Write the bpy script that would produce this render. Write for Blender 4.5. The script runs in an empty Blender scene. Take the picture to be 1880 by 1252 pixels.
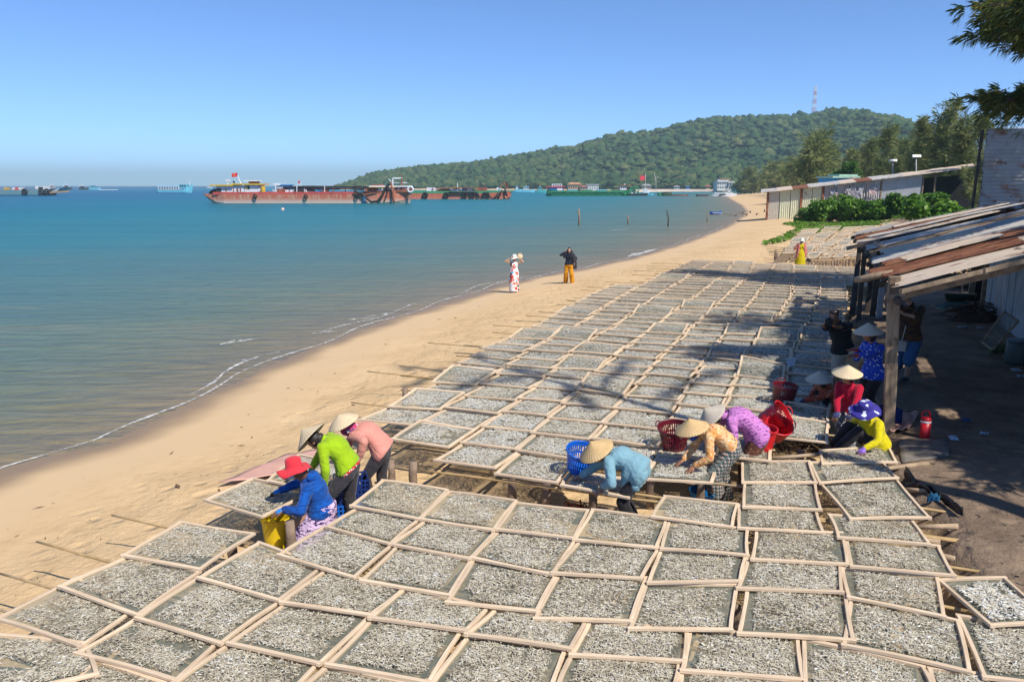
import bpy, bmesh, math, random
import numpy as np
from mathutils import Vector, Matrix, noise as mnoise

SC = bpy.context.scene
COL = SC.collection
R = math.radians
random.seed(7)
RNG = np.random.default_rng(11)

# ------------------------------------------------------------------ camera, light, exposure
CZ = 4.15                       # camera height; water lies at -0.45, rack sand at 0, tray plane at 0.5
FPX = 1450.0                    # focal length in pixels of the 1880 px wide photograph
TH = math.atan(285.0 / FPX)     # downward pitch
WATER_Z = -0.45
TZ = 0.5
cam_d = bpy.data.cameras.new('camera')
cam = bpy.data.objects.new('camera', cam_d)
COL.objects.link(cam)
cam.location = (0, 0, CZ)
cam.rotation_euler = (math.pi / 2 - TH, 0, 0)
cam_d.sensor_width = 36.0
cam_d.lens = 36.0 * FPX / 1880.0
cam_d.clip_start = 0.1
cam_d.clip_end = 30000.0
SC.camera = cam

SUN = Vector((0.55, -0.65, 1.0)).normalized()      # towards the sun
world = bpy.data.worlds.new('World')
SC.world = world
world.use_nodes = True
wn = world.node_tree
wn.nodes.clear()
sky = wn.nodes.new('ShaderNodeTexSky')
sky.sky_type = 'NISHITA'
sky.sun_disc = False
sky.sun_elevation = math.asin(SUN.z)
sky.sun_rotation = math.atan2(SUN.x, SUN.y)
sky.altitude = 2200
sky.air_density = 0.7
sky.dust_density = 0.0
sky.ozone_density = 10.0
bg = wn.nodes.new('ShaderNodeBackground')
bg.inputs['Strength'].default_value = 0.142
wo = wn.nodes.new('ShaderNodeOutputWorld')
wn.links.new(sky.outputs[0], bg.inputs[0])
wn.links.new(bg.outputs[0], wo.inputs[0])

sun_d = bpy.data.lights.new('sun', 'SUN')
sun_d.energy = 4.1
sun_d.angle = R(0.53)
sun_d.color = (1.0, 0.945, 0.85)
sun_o = bpy.data.objects.new('sun', sun_d)
COL.objects.link(sun_o)
sun_o.location = (20, -20, 40)
sun_o.rotation_euler = SUN.to_track_quat('Z', 'Y').to_euler()

SC.view_settings.view_transform = 'Standard'
SC.view_settings.look = 'None'
SC.view_settings.exposure = 0.48
SC.view_settings.gamma = 1.0
SC.view_settings.use_curve_mapping = False
SC.render.engine = 'CYCLES'
SC.cycles.use_denoising = True
SC.cycles.max_bounces = 5
SC.cycles.diffuse_bounces = 2
SC.cycles.glossy_bounces = 2
SC.cycles.transparent_max_bounces = 10
SC.cycles.volume_bounces = 0
SC.cycles.caustics_reflective = False
SC.cycles.caustics_refractive = False

# ------------------------------------------------------------------ geometry helpers
CT, ST = math.cos(TH), math.sin(TH)
GA = R(21.0)                                      # the racks run 21 degrees off the view axis


def P(px, py, z=TZ):
    """point of the place on the level z that the photograph shows at (px, py)"""
    x, y = (px - 940.0) / FPX, (626.0 - py) / FPX
    d = (x, CT + y * ST, -ST + y * CT)
    t = (z - CZ) / d[2]
    return Vector((d[0] * t, d[1] * t, z))


def PD(px, py, dist):
    """point at the ground distance dist along the view ray of (px, py)"""
    x, y = (px - 940.0) / FPX, (626.0 - py) / FPX
    d = (x, CT + y * ST, -ST + y * CT)
    t = dist / d[1]
    return Vector((d[0] * t, d[1] * t, CZ + d[2] * t))


def UV(u, v, z=0.0):
    return Vector((u * math.cos(GA) + v * math.sin(GA), -u * math.sin(GA) + v * math.cos(GA), z))


def to_uv(x, y):
    return x * math.cos(GA) - y * math.sin(GA), x * math.sin(GA) + y * math.cos(GA)


def sstep(a, b, x):
    t = np.clip((x - a) / (b - a), 0, 1)
    return t * t * (3 - 2 * t)


def frame_to(d, up=Vector((0, 0, 1))):
    d = Vector(d).normalized()
    if abs(d.dot(up)) > 0.98:
        up = Vector((1, 0, 0))
    s = d.cross(up).normalized()
    return s, s.cross(d).normalized(), d


class MB:
    """collects shapes in world coordinates; build() links them as ONE mesh object"""

    def __init__(self):
        self.v, self.f = [], []

    def add(self, vs, fs):
        o = len(self.v)
        self.v += [tuple(p) for p in vs]
        self.f += [tuple(i + o for i in q) for q in fs]
        return self

    def quad(self, a, b, c, d):
        return self.add([a, b, c, d], [(0, 1, 2, 3)])

    def box(self, c, s, rz=0.0, rot=None):
        M = rot if rot is not None else Matrix.Rotation(rz, 3, 'Z')
        c = Vector(c)
        vs = [c + M @ Vector((s[0] * .5 * i, s[1] * .5 * j, s[2] * .5 * k)) for k in (-1, 1) for j in (-1, 1) for i in (-1, 1)]
        return self.add(vs, [(0, 2, 3, 1), (4, 5, 7, 6), (0, 1, 5, 4), (2, 6, 7, 3), (0, 4, 6, 2), (1, 3, 7, 5)])

    def bar(self, a, b, w, h=None, up=Vector((0, 0, 1))):
        """square bar from a to b"""
        h = h or w
        a, b = Vector(a), Vector(b)
        s, u, d = frame_to(b - a, up)
        vs = []
        for p in (a, b):
            for i, j in ((-1, -1), (1, -1), (1, 1), (-1, 1)):
                vs.append(p + s * (w * .5 * i) + u * (h * .5 * j))
        return self.add(vs, [(0, 1, 2, 3), (7, 6, 5, 4), (0, 4, 5, 1), (1, 5, 6, 2), (2, 6, 7, 3), (3, 7, 4, 0)])

    def tube(self, pts, r, n=8, cap=True):
        pts = [Vector(p) for p in pts]
        rs = r if isinstance(r, (list, tuple)) else [r] * len(pts)
        vs, fs = [], []
        prev = None
        for i, p in enumerate(pts):
            d = pts[min(i + 1, len(pts) - 1)] - pts[max(i - 1, 0)]
            if d.length < 1e-9:
                d = Vector((0, 0, 1))
            d.normalize()
            if prev is None:
                s, u, _ = frame_to(d)
            else:
                s = (prev - d * prev.dot(d))
                if s.length < 1e-6:
                    s = frame_to(d)[0]
                s.normalize()
                u = s.cross(d)
            prev = s
            for k in range(n):
                a = 2 * math.pi * k / n
                vs.append(p + s * (rs[i] * math.cos(a)) + u * (rs[i] * math.sin(a)))
        for i in range(len(pts) - 1):
            for k in range(n):
                k2 = (k + 1) % n
                fs.append((i * n + k, (i + 1) * n + k, (i + 1) * n + k2, i * n + k2))
        if cap:
            fs.append(tuple(range(n)))
            fs.append(tuple(reversed(range((len(pts) - 1) * n, len(pts) * n))))
        return self.add(vs, fs)

    def lathe(self, prof, c=(0, 0, 0), n=24, M=None, close=False):
        """profile [(r, z)] turned about z, then M (3x3), then moved to c"""
        c = Vector(c)
        M = M or Matrix.Identity(3)
        vs, fs = [], []
        m = len(prof)
        for k in range(n):
            a = 2 * math.pi * k / n
            for r, z in prof:
                vs.append(c + M @ Vector((r * math.cos(a), r * math.sin(a), z)))
        for k in range(n):
            k2 = (k + 1) % n
            for i in range(m - 1):
                fs.append((k * m + i, k2 * m + i, k2 * m + i + 1, k * m + i + 1))
            if close:
                fs.append((k * m + m - 1, k2 * m + m - 1, k2 * m, k * m))
        return self.add(vs, fs)

    def ball(self, c, r, M=None, nu=10, nv=7):
        c = Vector(c)
        M = M or Matrix.Identity(3)
        r = (r, r, r) if not isinstance(r, (tuple, list)) else r
        vs, fs = [c + M @ Vector((0, 0, r[2]))], []
        for i in range(1, nv):
            t = math.pi * i / nv
            for k in range(nu):
                a = 2 * math.pi * k / nu
                vs.append(c + M @ Vector((r[0] * math.sin(t) * math.cos(a), r[1] * math.sin(t) * math.sin(a), r[2] * math.cos(t))))
        vs.append(c + M @ Vector((0, 0, -r[2])))
        for k in range(nu):
            fs.append((0, 1 + k, 1 + (k + 1) % nu))
        for i in range(nv - 2):
            for k in range(nu):
                a, b = 1 + i * nu + k, 1 + i * nu + (k + 1) % nu
                fs.append((a, a + nu, b + nu, b))
        e = len(vs) - 1
        for k in range(nu):
            fs.append((e, 1 + (nv - 2) * nu + (k + 1) % nu, 1 + (nv - 2) * nu + k))
        return self.add(vs, fs)

    def build(self, name, m, parent=None, smooth=False, origin=None):
        o0 = Vector(parent.matrix_world.translation) if parent is not None else Vector(origin or (0, 0, 0))
        if parent is not None and '_at' in parent:
            o0 = Vector(parent['_at'])
        me = bpy.data.meshes.new(name)
        me.from_pydata([(p[0] - o0.x, p[1] - o0.y, p[2] - o0.z) for p in self.v], [], self.f)
        return link(name, me, m, parent, smooth, None if parent is not None else o0)


ATS = {}


def link(name, me, m, parent=None, smooth=False, loc=None):
    if m is not None and not me.materials:
        me.materials.append(m)
    if smooth:
        me.polygons.foreach_set('use_smooth', [True] * len(me.polygons))
    o = bpy.data.objects.new(name, me)
    COL.objects.link(o)
    if parent is not None:
        o.parent = parent
    elif loc is not None:
        o.location = loc
        ATS[o.name] = Vector(loc)
    return o


def tag(o, label=None, cat=None, group=None, kind=None):
    if label:
        o['label'] = label
    if cat:
        o['category'] = cat
    if group:
        o['group'] = group
    if kind:
        o['kind'] = kind
    return o


def thing(name, label, cat, loc=(0, 0, 0), group=None):
    """an Empty at a thing's base; its parts are built in world coordinates and parented to it"""
    o = bpy.data.objects.new(name, None)
    o.empty_display_size = 0.1
    COL.objects.link(o)
    o.location = loc
    ATS[o.name] = Vector(loc)
    return tag(o, label, cat, group)


def part(name, mb, m, parent, smooth=False, label=None):
    """a mesh part (or sub-part) given in world coordinates"""
    at = Vector((0, 0, 0))
    q = parent
    while q is not None:
        at += Vector(q.location)
        q = q.parent
    me = bpy.data.meshes.new(name)
    me.from_pydata([(p[0] - at.x, p[1] - at.y, p[2] - at.z) for p in mb.v], [], mb.f)
    o = link(name, me, m, parent, smooth)
    if label:
        o['label'] = label
    return o


def mesh_np(name, v, f, attrs=None):
    """fast mesh from arrays: f is (n,3) or (n,4)"""
    me = bpy.data.meshes.new(name)
    v = np.ascontiguousarray(v, dtype=np.float32)
    f = np.ascontiguousarray(f, dtype=np.int32)
    k = f.shape[1]
    me.vertices.add(len(v))
    me.vertices.foreach_set('co', v.ravel())
    me.loops.add(f.size)
    me.loops.foreach_set('vertex_index', f.ravel())
    me.polygons.add(len(f))
    me.polygons.foreach_set('loop_start', np.arange(0, f.size, k, dtype=np.int32))
    me.polygons.foreach_set('loop_total', np.full(len(f), k, dtype=np.int32))
    me.update(calc_edges=True)
    for an, av in (attrs or {}).items():
        a = me.attributes.new(an, 'FLOAT', 'POINT')
        a.data.foreach_set('value', np.ascontiguousarray(av, dtype=np.float32))
    return me


# ------------------------------------------------------------------ material helpers
class NT:
    def __init__(self, name):
        self.m = bpy.data.materials.new(name)
        self.m.use_nodes = True
        self.t = self.m.node_tree
        self.t.nodes.clear()
        self.out = self.n('OutputMaterial')

    def n(self, typ, **kw):
        nd = self.t.nodes.new('ShaderNode' + typ)
        for k, v in kw.items():
            setattr(nd, k, v)
        return nd

    def l(self, a, b):
        self.t.links.new(a, b)

    def val(self, sock, v):
        if hasattr(v, 'is_output') or isinstance(v, bpy.types.NodeSocket):
            self.l(v, sock)
        else:
            sock.default_value = v

    def coord(self, kind='Object'):
        return self.n('TexCoord').outputs[kind]

    def pos(self):
        return self.n('NewGeometry').outputs['Position']

    def attr(self, name):
        return self.n('Attribute', attribute_name=name).outputs['Fac']

    def mapping(self, vec, scale=(1, 1, 1), rot=(0, 0, 0), loc=(0, 0, 0)):
        m = self.n('Mapping')
        self.l(vec, m.inputs[0])
        m.inputs['Location'].default_value = loc
        m.inputs['Rotation'].default_value = rot
        m.inputs['Scale'].default_value = scale
        return m.outputs[0]

    def noise(self, vec, scale=5, detail=4, rough=.55, dist=0):
        k = self.n('TexNoise')
        if vec is not None:
            self.l(vec, k.inputs['Vector'])
        k.inputs['Scale'].default_value = scale
        k.inputs['Detail'].default_value = detail
        k.inputs['Roughness'].default_value = rough
        k.inputs['Distortion'].default_value = dist
        return k.outputs['Fac']

    def voronoi(self, vec, scale=5, feature='F1', out='Distance'):
        k = self.n('TexVoronoi', feature=feature)
        if vec is not None:
            self.l(vec, k.inputs['Vector'])
        k.inputs['Scale'].default_value = scale
        return k.outputs[out]

    def ramp(self, fac, stops, interp='LINEAR'):
        k = self.n('ValToRGB')
        k.color_ramp.interpolation = interp
        e = k.color_ramp.elements
        while len(e) > 1:
            e.remove(e[-1])
        e[0].position, e[0].color = stops[0][0], c4(stops[0][1])
        for p, c in stops[1:]:
            q = e.new(p)
            q.color = c4(c)
        self.l(fac, k.inputs[0])
        return k.outputs[0]

    def math(self, op, a, b=0.0, clamp=False):
        k = self.n('Math', operation=op, use_clamp=clamp)
        self.val(k.inputs[0], a)
        self.val(k.inputs[1], b)
        return k.outputs[0]

    def maprange(self, x, a, b, c=0, d=1, smooth=False):
        k = self.n('MapRange', interpolation_type='SMOOTHSTEP' if smooth else 'LINEAR')
        self.l(x, k.inputs['Value'])
        for nm, v in (('From Min', a), ('From Max', b), ('To Min', c), ('To Max', d)):
            k.inputs[nm].default_value = v
        return k.outputs[0]

    def mix(self, fac, a, b, blend='MIX'):
        k = self.n('Mix', data_type='RGBA', blend_type=blend)
        self.val(k.inputs[0], fac)
        self.val(k.inputs[6], c4(a) if isinstance(a, tuple) else a)
        self.val(k.inputs[7], c4(b) if isinstance(b, tuple) else b)
        return k.outputs[2]

    def bump(self, h, strength=.5, dist=.02, normal=None):
        k = self.n('Bump')
        k.inputs['Strength'].default_value = strength
        k.inputs['Distance'].default_value = dist
        self.l(h, k.inputs['Height'])
        if normal is not None:
            self.l(normal, k.inputs['Normal'])
        return k.outputs[0]

    def bsdf(self, col, rough=.7, spec=.3, bump=None, metal=0.0, sheen=0.0, trans=0.0):
        b = self.n('BsdfPrincipled')
        self.val(b.inputs['Base Color'], c4(col) if isinstance(col, tuple) else col)
        self.val(b.inputs['Roughness'], rough)
        self.val(b.inputs['Specular IOR Level'], spec)
        self.val(b.inputs['Metallic'], metal)
        if sheen:
            b.inputs['Sheen Weight'].default_value = sheen
        if bump is not None:
            self.l(bump, b.inputs['Normal'])
        self.l(b.outputs[0], self.out.inputs[0])
        return b

    def done(self, sh=None):
        if sh is not None:
            self.l(sh, self.out.inputs[0])
        return self.m


def c4(c):
    return (c[0], c[1], c[2], 1.0)


def s2l(r, g, b):
    """sRGB 0..255 to linear"""
    f = lambda c: c / 12.92 if c <= .04045 else ((c + .055) / 1.055) ** 2.4
    return (f(r / 255), f(g / 255), f(b / 255))


def simple(name, col, rough=.6, var=.18, scale=6.0, bump=.0, spec=.3, metal=0.0, sheen=0.0):
    """painted/plain surface with uneven tone and fine relief"""
    t = NT(name)
    co = t.coord()
    f = t.noise(co, scale, 5, .6)
    d = tuple(c * (1 - var) for c in col)
    e = tuple(min(1, c * (1 + var)) for c in col)
    c = t.ramp(f, [(.3, d), (.7, e)])
    b = t.bump(t.noise(co, scale * 6, 3), bump, .01) if bump else None
    t.bsdf(c, rough, spec, b, metal, sheen)
    return t.m
# ------------------------------------------------------------------ shore, ground, water
SHORE = [(-16, -60), (-12.5, -12), (-10.2, 4), (-8.49, 12.44), (-7.4, 13.87), (-6.58, 18.95), (-5.74, 22.66), (-4.52, 26.92), (-2.47, 32.24),
         (-0.26, 37.8), (7.35, 50.79), (13.0, 63.0), (19.6, 79.0), (24.6, 92.0), (29.0, 105.0), (35.0, 122.0), (43.5, 150.0), (54.0, 190.0), (66.0, 240.0),
         (88.0, 330.0), (128.0, 450.0), (196.0, 610.0), (222.0, 690.0), (150.0, 735.0), (40.0, 790.0), (-90.0, 850.0), (-215.0, 955.0),
         (-260.0, 1100.0), (-200.0, 1500.0), (200.0, 2400.0)]
SH = np.array(SHORE, float)
LAND = np.vstack([SH, [[11900, 2400], [11900, -60]]])


def shore_dist(x, y):
    """signed distance to the waterline, positive inland"""
    x, y = np.asarray(x, float), np.asarray(y, float)
    d = np.full(x.shape, 1e9)
    for a, b in zip(SH[:-1], SH[1:]):
        e = b - a
        t = np.clip(((x - a[0]) * e[0] + (y - a[1]) * e[1]) / (e @ e), 0, 1)
        d = np.minimum(d, np.hypot(x - a[0] - t * e[0], y - a[1] - t * e[1]))
    ins = np.zeros(x.shape, bool)
    n = len(LAND)
    for i in range(n):
        a, b = LAND[i], LAND[(i + 1) % n]
        if a[1] == b[1]:
            continue
        c = ((a[1] > y) != (b[1] > y)) & (x < (b[0] - a[0]) * (y - a[1]) / (b[1] - a[1]) + a[0])
        ins ^= c
    return np.where(ins, d, -d)


_rs = np.random.default_rng(5)
_WV = [(_rs.uniform(0, 6.28), _rs.uniform(0, 6.28)) for _ in range(40)]


def ripples(x, y, scale, octaves=4, seed=0):
    """smooth pseudo-random relief, about -1..1"""
    out, amp, tot = 0, 1.0, 0
    for o in range(octaves):
        k = 0
        for j in range(4):
            a, p = _WV[(seed * 7 + o * 5 + j * 3) % 40]
            a2 = a + 1.1 * j
            k = k + np.sin((x * np.cos(a2) + y * np.sin(a2)) * 6.283 / scale * (1 + .17 * j) + p + 1.7 * np.sin((x * np.sin(a2) - y * np.cos(a2)) * 3.1 / scale + p * 2))
        out = out + amp * k / 4
        tot += amp
        amp *= .5
        scale *= .47
    return out / tot * 1.6


def bank(x, y):
    """1 on the higher trodden path landward of the racks"""
    u, v = to_uv(x, y)
    edge = 1.12 + .5 * sstep(12, 8, v) + .06 * np.sin(v * 2.1) + .05 * np.sin(v * 5.3 + 1)
    edge = edge + 1.2 * sstep(26, 31, v) + 5 * sstep(34, 40, v)
    return sstep(edge - .28, edge + .16, u)


def ground_z(x, y):
    d = shore_dist(x, y)
    z = WATER_Z + (-WATER_Z) * sstep(0, 6.5, d) * .85 + .02 * np.clip(d, 0, 5)
    z = np.where(d < 0, WATER_Z + .085 * np.maximum(d, -30) , z)
    u, v = to_uv(x, y)
    b = bank(x, y)
    z = z * (1 - b) + (TZ - .03 + .03 * ripples(x, y, 3.0, 3, 2)) * b
    rough = sstep(2.0, 4.0, d) * (1 - .5 * b)
    near = sstep(140, 60, np.hypot(x, y))
    z = z + near * (.012 * ripples(x, y, .55, 3, 1) + .03 * ripples(x, y, 2.2, 2, 3)) * rough + .006 * ripples(x, y, 4, 2) * near * (d > 0)
    inland = np.maximum(d - 12, 0) * (y > 45)
    z = z + np.minimum(inland * .06, 2.2) * sstep(45, 70, y)
    return z


def axis(lo, hi, step, far_lo, far_hi, grow=1.13):
    a = list(np.arange(lo, hi, step))
    s, q = step, a[-1]
    while q < far_hi:
        s *= grow
        q += s
        a.append(min(q, far_hi))
    s, q, pre = step, lo, []
    while q > far_lo:
        s *= grow
        q -= s
        pre.append(max(q, far_lo))
    return np.array(pre[::-1] + a)


XA = axis(-11.5, 9.5, .165, -11800, 11800, 1.09)
YA = axis(4.0, 34, .17, -60, 11800, 1.06)
XX, YY = np.meshgrid(XA, YA)
GD = shore_dist(XX, YY)
GZ = ground_z(XX, YY)
GB = bank(XX, YY)
ny, nx = XX.shape
idx = np.arange(nx * ny).reshape(ny, nx)
QF = np.stack([idx[:-1, :-1], idx[:-1, 1:], idx[1:, 1:], idx[1:, :-1]], -1).reshape(-1, 4)

t = NT('beach_sand')
pos = t.pos()
shore, path = t.attr('shore'), t.attr('path')
n1 = t.noise(pos, .45, 5, .6)
n2 = t.noise(pos, 3.2, 6, .65)
n3 = t.noise(pos, 38, 4, .7)
dry = t.ramp(n1, [(.3, (.56, .375, .19)), (.55, (.66, .455, .245)), (.75, (.70, .50, .28))])
dry = t.mix(t.maprange(n2, .52, .70, 0, .6), dry, (.46, .29, .135))
dry = t.mix(t.maprange(n3, .35, .75, 0, .35), dry, (.74, .56, .33))
sw = t.math('ADD', shore, t.math('MULTIPLY', t.math('SUBTRACT', t.noise(pos, .35, 3), .5), 1.6))
smooth_sand = t.maprange(sw, 1.2, 3.2, 1, 0, True)
dry = t.mix(smooth_sand, dry, (.62, .44, .255))
wet = t.maprange(sw, .15, 1.15, 1, 0, True)
colr = t.mix(wet, dry, (.27, .185, .105))
bed = t.maprange(shore, -.2, -4.0, 0, 1)
colr = t.mix(bed, colr, (.22, .17, .10))
dirt = t.ramp(t.noise(pos, 1.3, 6, .68), [(.28, (.12, .085, .058)), (.5, (.23, .165, .115)), (.72, (.36, .26, .175))])
dirt = t.mix(t.maprange(t.noise(pos, 17, 4, .7), .5, .75, 0, .6), dirt, (.15, .10, .07))
colr = t.mix(t.maprange(t.math('ADD', path, t.math('MULTIPLY', t.math('SUBTRACT', n2, .5), .6)), .25, .75), colr, dirt)
grass = t.ramp(t.noise(pos, .6, 5, .7), [(.3, (.05, .07, .02)), (.6, (.11, .12, .04)), (.8, (.30, .24, .13))])
ing = t.maprange(t.math('ADD', shore, t.math('MULTIPLY', t.noise(pos, .08, 3), 14)), 30, 44, 0, 1)
far_m = t.maprange(t.n('SeparateXYZ').outputs[1], 55, 75) if False else None
colr = t.mix(ing, colr, grass)
hb = t.math('ADD', t.math('MULTIPLY', t.noise(pos, 7, 5, .6), .9), t.math('MULTIPLY', n3, .25))
foot = t.voronoi(pos, 2.6, 'SMOOTH_F1')
hb = t.math('ADD', hb, t.math('MULTIPLY', t.maprange(foot, .05, .32), .8))
rough_amt = t.maprange(sw, 2.0, 4.2, .03, 1, True)
bp = t.n('Bump')
bp.inputs['Distance'].default_value = .06
t.l(rough_amt, bp.inputs['Strength'])
t.l(hb, bp.inputs['Height'])
b = t.bsdf(colr, .9, .15, bp.outputs[0])
t.l(t.maprange(wet, 0, 1, .93, .42), b.inputs['Roughness'])
M_SAND = t.m
gm = mesh_np('ground', np.stack([XX, YY, GZ], -1).reshape(-1, 3), QF, {'shore': GD.ravel(), 'path': GB.ravel()})
gm.polygons.foreach_set('use_smooth', [True] * len(gm.polygons))
tag(link('ground', gm, M_SAND), 'sandy beach rising to a trodden dirt path', None, None, 'structure')

t = NT('sea_water')
pos = t.pos()
shore = t.attr('shore')
dd = t.math('MULTIPLY', shore, -1.0)
wob = t.noise(t.mapping(pos, (.035, .11, 1), (0, 0, R(-12))), 1.0, 4, .6)
dd = t.math('MULTIPLY', dd, t.math('ADD', .55, t.math('MULTIPLY', wob, .9)))
lg = t.math('LOGARITHM', t.math('ADD', t.math('MAXIMUM', dd, 0.0), 1.0), 10.0)     # 0..3.5
body = t.ramp(t.math('DIVIDE', lg, 3.0), [(0.0, (.29, .215, .115)), (.16, (.225, .198, .110)), (.30, (.155, .198, .125)), (.44, (.09, .19, .16)), (.57, (.03, .19, .20)),
                                           (.68, (.001, .165, .205)), (.85, (.0, .10, .20)), (1.0, (.0, .055, .15))])
patch = t.noise(t.mapping(pos, (.02, .16, 1), (0, 0, R(-20))), 1.0, 5, .62)
body = t.mix(t.maprange(patch, .42, .70, 0, .42), body, t.mix(1.0, body, (.52, .66, .86), 'MULTIPLY'))
silt = t.noise(t.mapping(pos, (.12, .5, 1), (0, 0, R(-25))), 1.0, 5, .6)
body = t.mix(t.math('MULTIPLY', t.maprange(silt, .52, .74, 0, .5), t.maprange(dd, 1.0, 26.0, 1, 0)), body, (.33, .235, .135))
dif = t.n('BsdfDiffuse')
t.l(body, dif.inputs[0])
glo = t.n('BsdfGlossy')
glo.inputs['Roughness'].default_value = .22
glo.inputs[0].default_value = (.8, .87, .92, 1)
rip = t.noise(t.mapping(pos, (.8, 2.6, 1), (0, 0, R(-22))), 1.0, 6, .62, .4)
rip2 = t.noise(t.mapping(pos, (.14, .5, 1), (0, 0, R(-16))), 1.0, 4, .6)
hgt = t.math('ADD', t.math('MULTIPLY', rip, .5), t.math('MULTIPLY', rip2, 1.0))
bmp = t.bump(hgt, .55, .28)
t.l(bmp, glo.inputs['Normal'])
t.l(t.bump(hgt, 1.0, .75), dif.inputs['Normal'])
fr = t.n('Fresnel')
fr.inputs[0].default_value = 1.33
t.l(bmp, fr.inputs['Normal'])
mx = t.n('MixShader')
t.l(t.math('MINIMUM', t.math('MULTIPLY', fr.outputs[0], .55), .24), mx.inputs[0])
t.l(dif.outputs[0], mx.inputs[1])
t.l(glo.outputs[0], mx.inputs[2])
M_WATER = t.done(mx.outputs[0])
keep = (GD.ravel()[QF] < 0.9).any(1)
wf = QF[keep]
used = np.unique(wf)
rem = np.full(nx * ny, -1)
rem[used] = np.arange(len(used))
wz = np.full(XX.shape, WATER_Z) + (.022 * ripples(XX * .8, YY * 2.4, 3.4, 4, 4) * sstep(0, -3, GD)) * sstep(160, 60, np.hypot(XX, YY))
wm = mesh_np('sea', np.stack([XX, YY, wz], -1).reshape(-1, 3)[used], rem[wf], {'shore': GD.ravel()[used]})
wm.polygons.foreach_set('use_smooth', [True] * len(wm.polygons))
tag(link('sea', wm, M_WATER), 'calm turquoise sea turning sandy towards the beach', None, None, 'structure')

# foam: the swash line and a few small breakers
t = NT('sea_foam')
pos = t.pos()
edge = t.attr('edge')
f = t.noise(pos, 5.5, 6, .7)
a = t.maprange(t.math('ADD', f, t.math('MULTIPLY', t.math('SUBTRACT', edge, .6), .5)), .56, .80, 0, .85)
tr = t.n('BsdfTransparent')
df = t.n('BsdfDiffuse')
df.inputs[0].default_value = (.82, .82, .80, 1)
mx = t.n('MixShader')
t.l(a, mx.inputs[0])
t.l(tr.outputs[0], mx.inputs[1])
t.l(df.outputs[0], mx.inputs[2])
M_FOAM = t.done(mx.outputs[0])
fv, ff, fe = [], [], []


def foam_strip(pts, width, zt, nacross=5, lift=.02):
    o = len(fv)
    n = len(pts)
    for i, p in enumerate(pts):
        a, b = pts[max(i - 1, 0)], pts[min(i + 1, n - 1)]
        tx, ty = b[0] - a[0], b[1] - a[1]
        L = math.hypot(tx, ty) or 1
        nxn, nyn = -ty / L, tx / L
        w = width * (.45 + .55 * abs(math.sin(i * .37) + .6 * math.sin(i * .11 + 2))) * min(1, i / 4 + .1, (n - 1 - i) / 4 + .1)
        for k in range(nacross):
            s = k / (nacross - 1) - .5
            fv.append((p[0] + nxn * w * s, p[1] + nyn * w * s, zt + lift * (1 - (2 * s) ** 2)))
            fe.append(1 - (2 * s) ** 2)
    for i in range(n - 1):
        for k in range(nacross - 1):
            q = o + i * nacross + k
            ff.append((q, q + 1, q + nacross + 1, q + nacross))


def resample(pts, step):
    out = []
    for a, b in zip(pts[:-1], pts[1:]):
        n = max(1, int(math.dist(a, b) / step))
        out += [(a[0] + (b[0] - a[0]) * k / n, a[1] + (b[1] - a[1]) * k / n) for k in range(n)]
    return out + [tuple(pts[-1])]


line = [(x - .10 + .16 * math.sin(i * .23) + .1 * math.sin(i * .07), y + .05 * math.sin(i * .4)) for i, (x, y) in enumerate(resample([tuple(p) for p in SH[2:14]], .22))]
foam_strip(line, .17, WATER_Z + .012, 5, .012)
for k0, k1, off in ((62, 84, .4), (96, 128, .7), (140, 176, .5)):
    foam_strip([(x - off + .15 * math.sin(i * .23 + k0), y + .1 * math.sin(i * .5)) for i, (x, y) in enumerate(line)][k0:k1], .2, WATER_Z + .012, 5, .012)
for px0, py0, px1, py1, w in ((402, 637, 446, 629, .34), (412, 633, 440, 626, .42), (432, 630, 474, 629, .22), (640, 592, 690, 588, .16), (668, 585, 712, 580, .2), (1150, 473, 1180, 467, 1.0), (1160, 469, 1208, 459, 1.2), (432, 664, 462, 661, .14), (1122, 424, 1150, 422, .5), (560, 618, 610, 612, .12)):
    a, b = P(px0, py0, WATER_Z), P(px1, py1, WATER_Z)
    foam_strip([(x + .10 * math.sin(i * .35 + px0), y + .22 * math.sin(i * .21 + py0) + .06 * math.sin(i * .6)) for i, (x, y) in enumerate(resample([(a.x, a.y), (b.x, b.y)], .25))], w, WATER_Z + .015, 7, .05)
fm = mesh_np('foam', np.array(fv), np.array(ff), {'edge': fe})
tag(link('foam', fm, M_FOAM), 'thin white foam along the waterline', 'foam', None, 'stuff')

# ------------------------------------------------------------------ the wooded hill across the bay
HILL = [(560, 353), (600, 352), (624, 346), (650, 336), (700, 315), (760, 307), (850, 299), (900, 291), (960, 282), (1050, 265), (1110, 247), (1180, 242), (1240, 226), (1300, 214),
        (1400, 212), (1490, 205), (1560, 207), (1605, 212), (1640, 232), (1690, 268), (1740, 295), (1800, 310), (1900, 325), (2100, 335)]
hp = np.array(HILL, float)
hp[:, 1] += np.interp(hp[:, 0], [600, 700, 1000, 1500, 1640, 1700], [2, 5, 9, 12, 10, 4])


def hill_base(px):
    return np.interp(px, [560, 650, 800, 1000, 1200, 1400, 1500, 1600, 1700, 2100], [1010, 965, 890, 815, 760, 715, 640, 520, 430, 330])


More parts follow.
